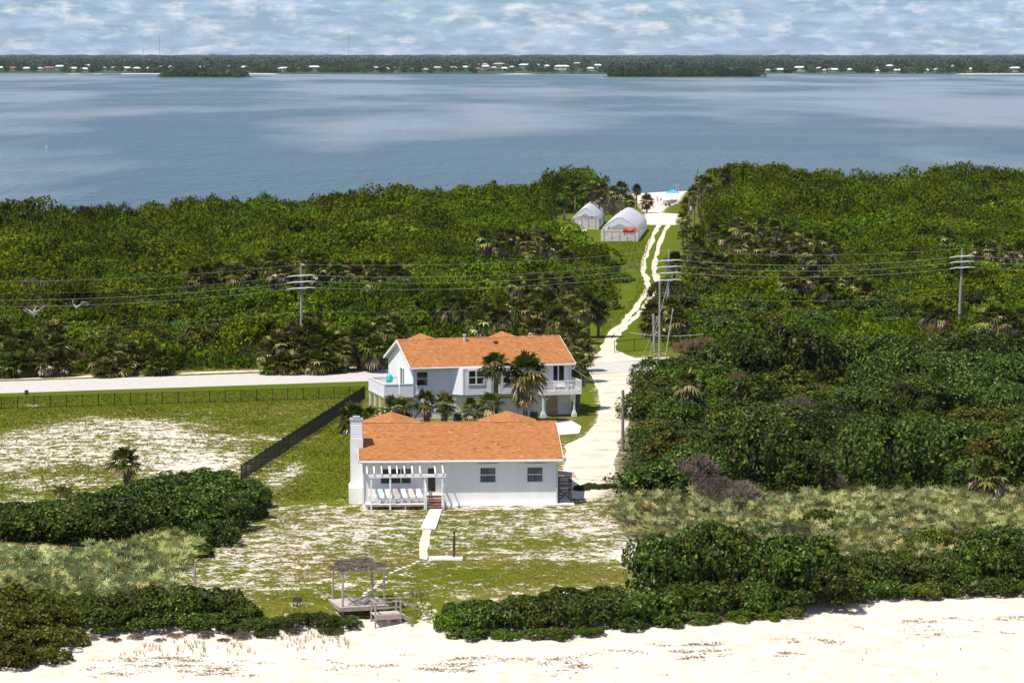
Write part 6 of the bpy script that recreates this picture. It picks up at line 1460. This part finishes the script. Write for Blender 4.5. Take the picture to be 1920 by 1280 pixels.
# ------------------------------------------------------------------ greenhouses
def greenhouse(pxl, pxr, py, h, length, ang, label, nposts, wall_h, tilt=0.0):
    a = G(pxl, py); b = G(pxr, py); w = (b - a).length; c = (a + b) / 2
    e = empty('greenhouse', (c.x, c.y, 0), ang); tag(e, label, 'greenhouse')
    prof = [(-w / 2, 0.0), (-w / 2, h * 0.42), (-w * 0.44, h * 0.60), (-w * 0.25, h * 0.82), (-w * 0.08, h * 0.98), (0, h), (w * 0.08, h * 0.98), (w * 0.25, h * 0.82), (w * 0.44, h * 0.60), (w / 2, h * 0.42), (w / 2, 0.0)]
    n = 6; q = MB()
    for i in range(n + 1):
        y = length * i / n
        q.add([(x, y, z) for x, z in prof], [])
    V = q.v; Fs = [(i * 11 + k, i * 11 + k + 1, i * 11 + k + 12, i * 11 + k + 11) for i in range(n) for k in range(10) if not (k in (0, 9) and i % 3 == 1)]
    fm = MB(); fm.v = V; fm.f = Fs; fm.c = [0.5] * len(Fs); fm.build('film_cover', M['film'], e, True)
    for i in range(n + 1):
        y = length * i / n; hp = MB(); hp.tube([(x * 1.004, y, z * 1.004) for x, z in prof], 0.05, 5); hp.build('hoop', M['insul'], e)
    for x, z in ((0, h), (-w * 0.25, h * 0.82), (w * 0.25, h * 0.82)):
        q = MB(); q.tube([(x, 0, z - 0.05), (x, length, z - 0.05)], 0.035, 5); q.build('purlin', M['insul'], e)
    gp = [(x, z) for x, z in prof if z >= wall_h * 1.0]; zc = h * 0.66
    tri = MB(); top = [(x, z) for x, z in prof if z >= h * 0.59]; vent = [(-w * 0.16, h * 0.72), (w * 0.16, h * 0.72), (0, h * 0.86)]
    q = MB(); q.add([(x, 0.02, z) for x, z in top] + [(w * 0.17, 0.02, h * 0.62), (0, 0.02, h * 0.74), (-w * 0.17, 0.02, h * 0.62)], [(0, 1, 2, 3, 8, 9), (3, 4, 5, 6, 7, 8)][:0] or [tuple([0, 1, 2, 3, 8, 9]), tuple([3, 4, 5, 6, 7, 8])]); q.build('gable_film', M['film'], e)
    q = MB(); q.box((-w / 2 + 0.05, 0.3, 0.0), (w / 2 - 0.05, length - 0.1, 0.06)); q.build('floor', M['concrete'], e)
    q = MB(); n_ = len(prof); q.add([(x * 0.995, length - 0.02, z * 0.995) for x, z in prof], [tuple(range(n_))]); q.build('back_film', M['film'], e)
    for i in range(nposts):
        x = -w / 2 + w * (i + 0.4) / (nposts - 0.2); q = MB(); q.box((x - 0.05, -0.10, -0.1), (x + 0.05, -0.02, wall_h + 0.25)); q.build('front_post', M['greywood'], e)
    q = MB(); q.box((-w / 2, -0.06, wall_h - 0.05), (w / 2, -0.01, wall_h + 0.05)); q.box((-w / 2, -0.06, 0.02), (w / 2, -0.01, 0.14)); q.build('front_rail', M['insul'], e)
    q = MB(); q.quad((-w / 2, 0.0, 0.1), (w / 2, 0.0, 0.1), (w / 2, 0.0, wall_h), (-w / 2, 0.0, wall_h)); q.build('front_screen', M['screen'], e)
    for i, (x0, x1, y0) in enumerate(((-w * 0.42, -w * 0.12, 2.2), (w * 0.02, w * 0.3, 2.2), (-w * 0.4, -w * 0.1, 8), (w * 0.05, w * 0.35, 8))):
        t = MB(); t.box((x0, y0, 1.35), (x1, y0 + 4.0, 1.45)); t.box((x0, y0, 0), (x0 + 0.1, y0 + 0.1, 1.35)); t.box((x1 - 0.1, y0, 0), (x1, y0 + 0.1, 1.35)); t.box((x0, y0 + 3.8, 0), (x0 + 0.1, y0 + 3.9, 1.35)); t.build('growing_bench', M['sandlid'], e)
        t = MB(); t.bar((x0, y0 - 0.2, 0.5), (x0 + 0.7, y0 - 0.2, 2.5), 0.12, 0.12); t.build('strut', M['sandlid'], e)
    return e, c, w
g1, c1, w1 = greenhouse(1127, 1196, 452, 4.5, 36, math.radians(-5.2), 'larger white film greenhouse on the lawn, with red tarp at its front', 5, 1.9)
g2, c2, w2 = greenhouse(1072, 1122, 430, 4.3, 26, math.radians(-4.6), 'smaller white film greenhouse left of the larger one', 4, 2.2)
p = G(1182, 452); e = empty('red_tarp_cover', (p.x, p.y - 0.15, 0)); tag(e, 'bright red tarp hung across the front of the larger greenhouse', 'tarp')
q = MB(); nx = 9
for i in range(nx + 1):
    u = i / nx; x = -1.45 + 2.9 * u; bl = 0.10 * math.sin(u * 9); q.add([(x, -0.12 + bl * 0.5, 1.72 + 0.08 * abs(u - 0.5)), (x, -0.28 + bl, 2.05), (x, -0.12, 2.45 - 0.15 * (u > 0.85)), (x, 0.02, 2.46 - 0.15 * (u > 0.85)), (x, 0.0, 1.70)], [])
q.f = [(i * 5 + k, i * 5 + 5 + k, i * 5 + 5 + (k + 1) % 5, i * 5 + (k + 1) % 5) for i in range(nx) for k in range(5)]; q.c = [0.5] * len(q.f); q.build('sheet', M['red'], e)
q = MB(); q.tube([(-1.5, 0.08, 2.46), (1.5, 0.08, 2.46)], 0.04, 6); q.build('hanging_pole', M['greywood'], e)
# work tables and trailers on the lawn
def worktable(px, py, L, Wd, h, label, top='sandlid', rz=0.0):
    p = G(px, py); e = empty('work_table', p, rz); tag(e, label, 'table')
    q = MB(); q.box((-L / 2, -Wd / 2, h - 0.12), (L / 2, Wd / 2, h)); q.build('table_top', M[top], e)
    for sx in (-1, 1):
        for sy in (-1, 1): q = MB(); q.box((sx * (L / 2 - 0.15) - 0.06, sy * (Wd / 2 - 0.15) - 0.06, 0), (sx * (L / 2 - 0.15) + 0.06, sy * (Wd / 2 - 0.15) + 0.06, h - 0.12)); q.build('leg', M['darkwood'], e)
worktable(1064, 436, 4.2, 3.0, 0.9, 'long pale table left of the smaller greenhouse', 'deckwood', -0.02)
worktable(1080, 438, 2.2, 3.0, 0.8, 'dark low table between the pale table and the smaller greenhouse', 'darkwood')
worktable(1092, 438, 1.6, 2.6, 0.7, 'low white-topped table in front of the smaller greenhouse', 'whitecon')
p = G(1081, 437); place_shrub('fresh', Vector((p.x, p.y - 0.8, 0)), 0.3, 1.0, 'small dark potted bush on the lawn before the smaller greenhouse', None, 'shrub', 0.5, 'potted_shrub')
# at the far beach: skiff on a trailer, canopy, two people, mooring posts
p = G(1254, 386); e = empty('skiff', (p.x, p.y, 0.55), 0.4); tag(e, 'small white skiff with brown interior parked by the far beach', 'boat')
q = MB(); ring = []
for t, wd, z in ((-1.9, 0.75, 0.0), (-1.0, 0.9, 0.0), (0.3, 0.9, 0.02), (1.3, 0.65, 0.12), (2.1, 0.05, 0.32)):
    ring.append([(t, -wd, 0.75 + z), (t, -wd * 0.75, 0.0 + z), (t, wd * 0.75, 0.0 + z), (t, wd, 0.75 + z)])
q.v = [v for r in ring for v in r]; q.f = [(i * 4 + k, i * 4 + k + 1, i * 4 + k + 5, i * 4 + k + 4) for i in range(4) for k in range(3)] + [(0, 3, 2, 1)]; q.c = [0.5] * len(q.f); q.build('hull', M['white'], e)
q = MB(); q.poly_prism([(-1.8, -0.7), (1.2, -0.6), (1.7, 0), (1.2, 0.6), (-1.8, 0.7)], 0.55, 0.60); q.build('floor', M['brown'], e)
q = MB(); q.box((-0.5, -0.8, 1.55), (1.1, 0.8, 1.62)); q.tube([(-0.4, -0.7, 0.6), (-0.4, -0.7, 1.55)], 0.03, 5); q.tube([(1.0, 0.6, 0.6), (1.0, 0.6, 1.55)], 0.03, 5); q.build('sun_top', M['white'], e)
for s in (-1, 1):
    q = MB(); q.tube([(-0.3, s * 0.85, -0.25), (-0.3, s * 1.0, -0.25)], 0.3, 10); q.build('trailer_wheel', M['rope'], e)
q = MB(); q.bar((-1.8, 0, -0.08), (3.0, 0, -0.08), 0.12, 0.1); q.bar((-0.3, -0.9, -0.22), (-0.3, 0.9, -0.22), 0.08, 0.08); q.build('trailer', M['metalcap'], e)
p = G(1262, 378); e = empty('beach_canopy', p, 0.1); tag(e, 'turquoise canopy tent by the far beach, right of the clearing', 'canopy')
q = MB(); q.add([(-1.7, -1.7, 2.1), (1.7, -1.7, 2.1), (1.7, 1.7, 2.1), (-1.7, 1.7, 2.1), (0, 0, 2.9)], [(0, 1, 4), (1, 2, 4), (2, 3, 4), (3, 0, 4)]); q.build('cloth_top', M['blue'], e)
for sx in (-1.6, 1.6):
    for sy in (-1.6, 1.6): q = MB(); q.tube([(sx, sy, 0), (sx, sy, 2.15)], 0.035, 6); q.build('leg', M['insul'], e)
for px, py, lab in ((1268, 362, 'left grey mooring post standing at the far water edge'), (1272, 360, 'right grey mooring post standing at the far water edge')):
    p = G(px, py, -0.3); e = empty('mooring_post', p); tag(e, lab, 'post'); q = MB(); q.tube([(0, 0, -0.6), (0.03, 0, 0.8), (0, 0, 1.9)], [0.16, 0.15, 0.13], 7); q.build('shaft', M['greypole'], e); q = MB(); q.tube([(0, 0, 1.9), (0, 0, 2.0)], [0.17, 0.06], 7); q.build('cap', M['insul'], e)
def person(px, py, label, top, legs, rz, lean):
    p = G(px, py); e = empty('person', p, rz); tag(e, label, 'person')
    V = [(0, 0, 0.92), (0, lean * 0.3, 1.18), (0, lean * 0.7, 1.40), (0, lean, 1.52), (0, lean * 1.05, 1.66), (-0.20, lean * 0.7, 1.38), (-0.27, lean, 1.10), (-0.24, lean + 0.12, 0.88), (0.20, lean * 0.7, 1.38), (0.27, lean, 1.10), (0.25, lean + 0.14, 0.90),
         (-0.10, 0, 0.86), (-0.12, 0.05, 0.48), (-0.13, 0.0, 0.06), (-0.13, 0.14, 0.03), (0.10, 0, 0.86), (0.13, 0.03, 0.48), (0.15, -0.04, 0.06), (0.15, 0.10, 0.03), (0, lean * 1.08 + 0.02, 1.74)]
    E = [(0, 1), (1, 2), (2, 3), (3, 4), (4, 19), (2, 5), (5, 6), (6, 7), (2, 8), (8, 9), (9, 10), (0, 11), (11, 12), (12, 13), (13, 14), (0, 15), (15, 16), (16, 17), (17, 18)]
    rad = [0.15, 0.14, 0.16, 0.06, 0.095, 0.07, 0.048, 0.036, 0.07, 0.048, 0.036, 0.10, 0.065, 0.045, 0.04, 0.10, 0.065, 0.045, 0.04, 0.085]
    me = bpy.data.meshes.new('body'); me.from_pydata(V, E, []); o = link('body', me, e); me.materials.append(M[top])
    sk = o.modifiers.new('skin', 'SKIN')
    for i, r in enumerate(rad): me.skin_vertices[0].data[i].radius = (r, r * 0.85)
    me.skin_vertices[0].data[0].use_root = True
    o.modifiers.new('sub', 'SUBSURF').render_levels = 1
    q = MB(); q.tube([(0, lean * 1.08 + 0.0, 1.60), (0, lean * 1.08 - 0.02, 1.74), (0, lean * 1.08 - 0.01, 1.83)], [0.10, 0.115, 0.04], 8); q.build('hair', M['hair'], e, True)
    q = MB(); q.tube([(0, lean * 1.08 + 0.045, 1.58), (0, lean * 1.08 + 0.05, 1.66), (0, lean * 1.08 + 0.045, 1.76)], [0.05, 0.075, 0.05], 8); q.build('face', M['skin'], e, True)
    for s in (-1, 1):
        q = MB(); q.tube([(s * 0.10, 0.0, 0.93), (s * 0.115, 0.03, 0.72), (s * 0.12, 0.045, 0.52)], [0.115, 0.10, 0.09], 7, False); q.build('trouser_leg', M[legs], e, True)
        q = MB(); q.tube([(s * 0.24, lean + 0.12, 0.90), (s * 0.24, lean + 0.13, 0.80)], [0.04, 0.03], 5); q.build('hand', M['skin'], e, True)
person(1239.5, 385, 'person in dark reddish clothes standing on the far sand track', 'dkcloth', 'dkcloth', 2.6, 0.05)
person(1233.5, 381.5, 'person in pale blue-grey clothes bending forward on the far sand track', 'bluecloth', 'bluecloth', 1.2, 0.22)

# ------------------------------------------------------------------ out on the lagoon and the mainland shore
p = G(87, 285, WATER_Z); e = empty('channel_marker', p); tag(e, 'white channel marker post in the lagoon near the left edge', 'marker')
q = MB(); q.tube([(0, 0, -1), (0, 0, 2.2)], 0.16, 8); q.build('pile', M['insul'], e); q = MB(); q.box((-0.35, -0.18, 1.5), (0.35, -0.12, 2.2)); q.build('board', M['insul'], e)
def crown_field(name, label, cells, seed, hfun, rad, n_leaf, leaf, zbase=0.5, low=0.15):
    r = np.random.RandomState(seed); lib = []; n = len(cells)
    for k in range(8):
        P, N = crown_points(r, 1.0, 1.0, 8, n_leaf, low, (0.33, 0.58)); lib.append(np_mesh(name + '_crown', leaf_quads(r, P, N, leaf), 4, M['far'], np.clip(r.rand(len(P)) * 0.55 + 0.055 * k, 0, 1)))
    R_ = np.array([rad(x, y) for x, y in cells]) * r.uniform(0.7, 1.4, n); h = np.array([hfun(x, y) for x, y in cells]) * r.uniform(0.6, 1.35, n)
    return scatter_crowns(name, label, lib, np.column_stack([cells, np.full(n, zbase - 0.5)]), np.column_stack([R_, R_, h]), r.uniform(0, 6.28, n))
# spoil islands
def island(px0, px1, py, depth, seed, hmax, label_wood):
    a = G(px0, py, WATER_Z); b = G(px1, py, WATER_Z); cx = (a.x + b.x) / 2; hwid = (b.x - a.x) / 2; y0 = a.y; n = 40
    pts = []; r = np.random.RandomState(seed)
    for k in range(n):
        t = 2 * math.pi * k / n; rr2 = 1 + 0.12 * math.sin(3 * t + seed) + r.uniform(-0.05, 0.05); pts.append((cx + hwid * math.cos(t) * rr2, y0 + depth / 2 + depth / 2 * math.sin(t) * rr2))
    q = MB(); q.add([(x, y, WATER_Z - 0.5) for x, y in pts] + [(cx + (x - cx) * 0.96, y0 + depth / 2 + (y - y0 - depth / 2) * 0.9, 0.5) for x, y in pts], [tuple(range(n, 2 * n))] + [(i, (i + 1) % n, (i + 1) % n + n, i + n) for i in range(n)])
    tag(q.build('island', M['farland']), kind='structure')
    W = np.array(pts); cells = cells_in(np.column_stack([cx + (W[:, 0] - cx) * 0.93, y0 + depth / 2 + (W[:, 1] - y0 - depth / 2) * 0.8]), 6.5, seed)
    crown_field('island_wood', label_wood, cells, seed, lambda x, y: hmax * (0.45 + 0.75 * float(fbm(x / 25.0 + seed, y / 25.0, 3))), lambda x, y: 5.2, 200, 0.13)
island(286, 462, 146.0, 70, 1, 9.5, 'low wooded islet off the far shore at the left')
island(1115, 1428, 145.5, 110, 2, 15.0, 'long wooded islet off the far shore at the right')
# houses seen along the mainland shore: column, foot, width, wall, roof, storeys
FH = [(5, 133, 12, 'w', 'white', 0), (26, 133.5, 20, 'w', 'red', 0), (55, 134, 18, 'w', 'white', 0), (76, 134, 14, 'w', 'grey', 0), (95, 133, 20, 't', 'red', 0), (116, 133, 18, 'w', 'white', 1), (140, 134, 16, 'w', 'white', 0), (161, 135, 14, 'w', 'white', 0), (168, 129, 8, 'w', 'white', 0), (195, 133.5, 12, 'w', 'white', 0), (216, 133.5, 12, 'w', 'white', 0), (239, 133.5, 17, 'w', 'white', 0), (259, 134, 13, 'w', 'white', 0), (281, 134, 8, 'w', 'white', 0),
      (302, 132, 9, 'w', 'white', 0), (322, 132, 10, 'w', 'white', 0), (345, 131, 8, 'w', 'grey', 0), (361, 132, 7, 'w', 'white', 0), (381, 132, 12, 'w', 'white', 0), (395, 128, 6, 'w', 'white', 0), (432, 131, 6, 'w', 'white', 0), (462, 132, 16, 'w', 'white', 0), (532, 134, 20, 'w', 'white', 0), (560, 134, 9, 'w', 'grey', 0), (591, 134, 22, 'w', 'white', 1), (705, 133, 16, 'g', 'grey', 0), (727, 135, 8, 'w', 'white', 0), (746, 133, 17, 't', 'red', 0), (773, 135, 13, 'w', 'white', 0), (797, 136, 14, 't', 'olive', 0),
      (800, 130, 7, 'w', 'white', 0), (820, 133, 18, 'g', 'grey', 0), (850, 133, 16, 't', 'tan', 0), (874, 132, 17, 'w', 'white', 0), (896, 135, 12, 't', 'red', 0), (911, 133, 15, 'w', 'white', 1), (926, 133, 10, 't', 'tan', 0), (946, 134, 12, 'w', 'white', 0), (962, 132, 13, 'w', 'grey', 0), (983, 130.5, 22, 'b', 'white', 1), (1006, 128, 12, 'w', 'grey', 0), (1026, 130, 9, 'w', 'white', 0), (1053, 133, 30, 'w', 'white', 1), (1085, 127, 20, 'w', 'grey', 1), (1106, 134, 13, 'w', 'white', 0), (1120, 131, 14, 'w', 'white', 1), (905, 127, 22, 't', 'tan', 0), (935, 126, 22, 't', 'tan', 0),
      (1350, 127, 12, 'w', 'tan', 0), (1372, 127, 10, 'w', 'tan', 0), (1386, 128, 11, 'w', 'white', 0), (1438, 137, 9, 'w', 'tan', 0), (1461, 136, 23, 'w', 'white', 0), (1497, 135, 21, 'w', 'white', 1), (1534, 134, 10, 'w', 'white', 0), (1543, 137, 8, 't', 'tan', 0), (1560, 136, 20, 'w', 'white', 0), (1594, 136, 15, 'w', 'white', 0), (1642, 138, 8, 'w', 'white', 0), (1641, 134, 8, 't', 'red', 0), (1666, 132, 12, 'w', 'white', 1), (1676, 137, 7, 'w', 'white', 0), (1684, 137, 7, 'w', 'white', 0), (1736, 137, 6, 'w', 'white', 0), (1752, 136, 10, 'g', 'grey', 0), (1783, 133, 8, 'w', 'white', 1), (1816, 135, 5, 'w', 'white', 0), (1900, 136, 20, 'g', 'white', 1)]
# mainland woods: dense near the shore, coarser towards the horizon
r_ = np.random.RandomState(8); cells = []
for band, (d0, d1, n) in enumerate(((25, 260, 900), (260, 900, 1300), (900, 2200, 1100), (2200, 5000, 1100), (5000, 11000, 1200), (11000, 19000, 1100))):
    for k in range(n):
        v_ = r_.uniform(d0, d1); y = 4905 + v_; x = r_.uniform(-1, 1) * (0.205 * y + 120); cells.append((x, float(far_shore(np.array([x]))[0]) + v_))
cells = np.array(cells)
keep = ~((cells[:, 1] < 5120) & (fbm(cells[:, 0] / 60.0, cells[:, 1] / 60.0, 3) < 0.46)); cells = cells[keep]
_hx = np.array([((f[0] - 960) / F_PX * 5000, f[2] * 0.5) for f in FH])
_hy = np.array([max(36.0 * F_PX / (f[1] - HORIZON), 4960) + 20 for f in FH]); front_ = np.array([((np.abs(_hx[:, 0] - c[0] * 5000 / c[1]) < _hx[:, 1] * 0.85 + 1) & (c[1] < _hy)).any() for c in cells]); cells = cells[~front_]
def fd_(y): return y - 4905
crown_field('mainland_wood', 'dark wooded mainland along the horizon beyond the lagoon', cells, 9,
            lambda x, y: 4.5 + 11.0 * float(fbm(x / 110.0, y / 150.0, 4)) ** 1.3 + (4.5 if fd_(y) > 900 else 0), lambda x, y: 7 + 0.0042 * fd_(y), 160, 0.14, 1.5)
# houses along the mainland shore
wallm = {k: plain('far_wall_' + k, c, 0.8, 0.2, 0.06, 0.1) for k, c in (('white', (0.50, 0.50, 0.48)), ('tan', (0.52, 0.45, 0.36)), ('blue', (0.16, 0.24, 0.42)), ('grey', (0.42, 0.43, 0.44)))}
roofm = {k: plain('far_roof_' + k, c, 0.6, 0.3, 0.1, 0.1) for k, c in (('white', (0.62, 0.62, 0.62)), ('red', (0.34, 0.10, 0.07)), ('grey', (0.36, 0.38, 0.40)), ('tan', (0.46, 0.38, 0.30)), ('olive', (0.30, 0.31, 0.22)))}
WN = {'w': 'white', 't': 'tan', 'b': 'blue', 'g': 'grey'}
for i, (px, py, wpx, wc, rc, two) in enumerate(FH):
    y_ = 36.0 * F_PX / max(py - HORIZON, 20.0); x_ = (px - 960) / F_PX * y_
    y_ = max(y_, float(far_shore(np.array([x_]))[0]) + 12 + (i * 53 % 17) * 2.5); x_ = (px - 960) / F_PX * y_
    wdt = wpx * y_ / F_PX; dep = max(8.0, wdt * 0.6); hh = (5.6 if two else 3.0) + 0.8
    zf = 0.6 + 0.002 * min(y_ - 4905, 1500)
    e = empty('shore_house', (x_, y_, zf), (i * 37 % 11 - 5) * 0.04)
    side = 'on the left' if px < 640 else ('on the middle' if px < 1200 else 'on the right')
    size = 'large ' if wpx >= 18 else ('small ' if wpx <= 9 else '')
    lab = '%s%s%s house, %s roof, %s far shore' % (size, 'two-storey ' if two else '', WN[wc], rc, side)
    tag(e, lab, 'house', lab.replace(' house', ' houses', 1))
    q = MB(); q.box((-wdt / 2 + 0.5, 0.5, -1.2), (wdt / 2 - 0.5, dep - 0.5, hh)); q.build('wall', wallm[WN[wc]], e)
    q = MB(); k = min(dep, wdt) * 0.32; o_ = 0.7
    q.add([(-wdt / 2 - o_, -o_, hh), (wdt / 2 + o_, -o_, hh), (wdt / 2 + o_, dep + o_, hh), (-wdt / 2 - o_, dep + o_, hh), (-wdt / 2 + k, dep / 2, hh + 2.6), (wdt / 2 - k, dep / 2, hh + 2.6)], [(0, 1, 5, 4), (1, 2, 5), (2, 3, 4, 5), (3, 0, 4), (0, 3, 2, 1)])
    q.build('roof', roofm[rc], e)
    if wpx > 11:
        for t in (-0.28, 0.05, 0.3):
            q = MB(); q.box((wdt * t - 0.9, 0.40, 1.0), (wdt * t + 0.9, 0.498, 2.4)); q.build('window', M['glass'], e)
# masts
for px, yt, dd, lab in ((272, 86, 7000, 'shorter lattice mast on the left horizon'), (302, 69, 7000, 'thin lattice mast on the left horizon, right of the shorter one'), (655, 59, 7000, 'tallest lattice mast on the horizon left of the middle'), (1152, 84, 7000, 'faint thin mast on the horizon right of the middle')):
    x = (px - 960) / F_PX * dd; h = 36 + (98 - yt) * dd / F_PX; e = empty('radio_mast', (x, dd, 0)); tag(e, lab, 'mast')
    sc = 0.75 if px != 1152 else 0.4
    for k in range(3):
        a = k * 2.094; q = MB(); q.tube([(sc * math.cos(a), sc * math.sin(a), 0), (sc * math.cos(a), sc * math.sin(a), h)], 0.16 * sc / 0.75, 4); q.build('leg', M['metalcap'], e)
    q = MB(); n = int(h / 2.0)
    for i in range(n):
        for k in range(3):
            a = k * 2.094; b = (k + 1) * 2.094; z = h * i / n; z2 = h * (i + 1) / n; q.tube([(sc * math.cos(a), sc * math.sin(a), z), (sc * math.cos(b), sc * math.sin(b), z2)], 0.07, 3, False)
    o = q.build('lattice', M['metalcap'], e); o['kind'] = 'stuff'

# ------------------------------------------------------------------ the air
hz = MB(); hz.box((-14000, -60, -6.0), (14000, 26500, 175.0)); ho = hz.build('haze', None); ho['kind'] = 'stuff'
hm = bpy.data.materials.new('haze_air'); hm.use_nodes = True; ht = hm.node_tree
for n in list(ht.nodes): ht.nodes.remove(n)
o_ = ht.nodes.new('ShaderNodeOutputMaterial'); pv = ht.nodes.new('ShaderNodeVolumePrincipled'); pv.inputs['Color'].default_value = (0.62, 0.78, 1.0, 1); pv.inputs['Density'].default_value = 1.5e-5; pv.inputs['Anisotropy'].default_value = 0.0
ht.links.new(pv.outputs['Volume'], o_.inputs['Volume']); ho.data.materials.append(hm)

# ------------------------------------------------------------------ tell look-alikes apart: row by depth, then place from the left
ORD = ['leftmost', 'second', 'third', 'fourth', 'fifth', 'sixth', 'seventh', 'eighth', 'ninth', 'tenth', 'eleventh', 'twelfth', 'thirteenth', 'fourteenth', 'fifteenth', 'sixteenth']
ROW = ['front row', 'second row', 'third row', 'fourth row', 'fifth row', 'sixth row', 'seventh row', 'eighth row', 'ninth row', 'tenth row', 'eleventh row', 'twelfth row']
by_label = {}; outside = {}
for o in scene.objects:
    if o.parent is None and o.get('label') and o.get('group'):
        px = 960 + o.location.x / o.location.y * F_PX
        if -60 < px < 1980: by_label.setdefault(o['label'], []).append((o.location.y, px, o))
        else: outside.setdefault((o['label'], px < 960), []).append((abs(px - 960), o))
for lab, L in by_label.items():
    if len(L) < 2: continue
    L.sort(key=lambda t: t[0]); nrow = 1 if len(L) <= 12 else -(-len(L) // 12); per = -(-len(L) // nrow)
    for k in range(nrow):
        part = sorted(L[k * per:(k + 1) * per], key=lambda t: t[1])
        for i, (_, _, o) in enumerate(part):
            o['label'] = lab + (', ' + ROW[k] if nrow > 1 else '') + (', leftmost' if i == 0 else ', rightmost' if i == len(part) - 1 else ', %s from left' % ORD[i])
for (lab, left), L in outside.items():
    for i, (_, o) in enumerate(sorted(L, key=lambda t: t[0])):
        o['label'] = lab + ', past %s edge, %s outward' % ('left' if left else 'right', (['first'] + ORD[1:])[i])
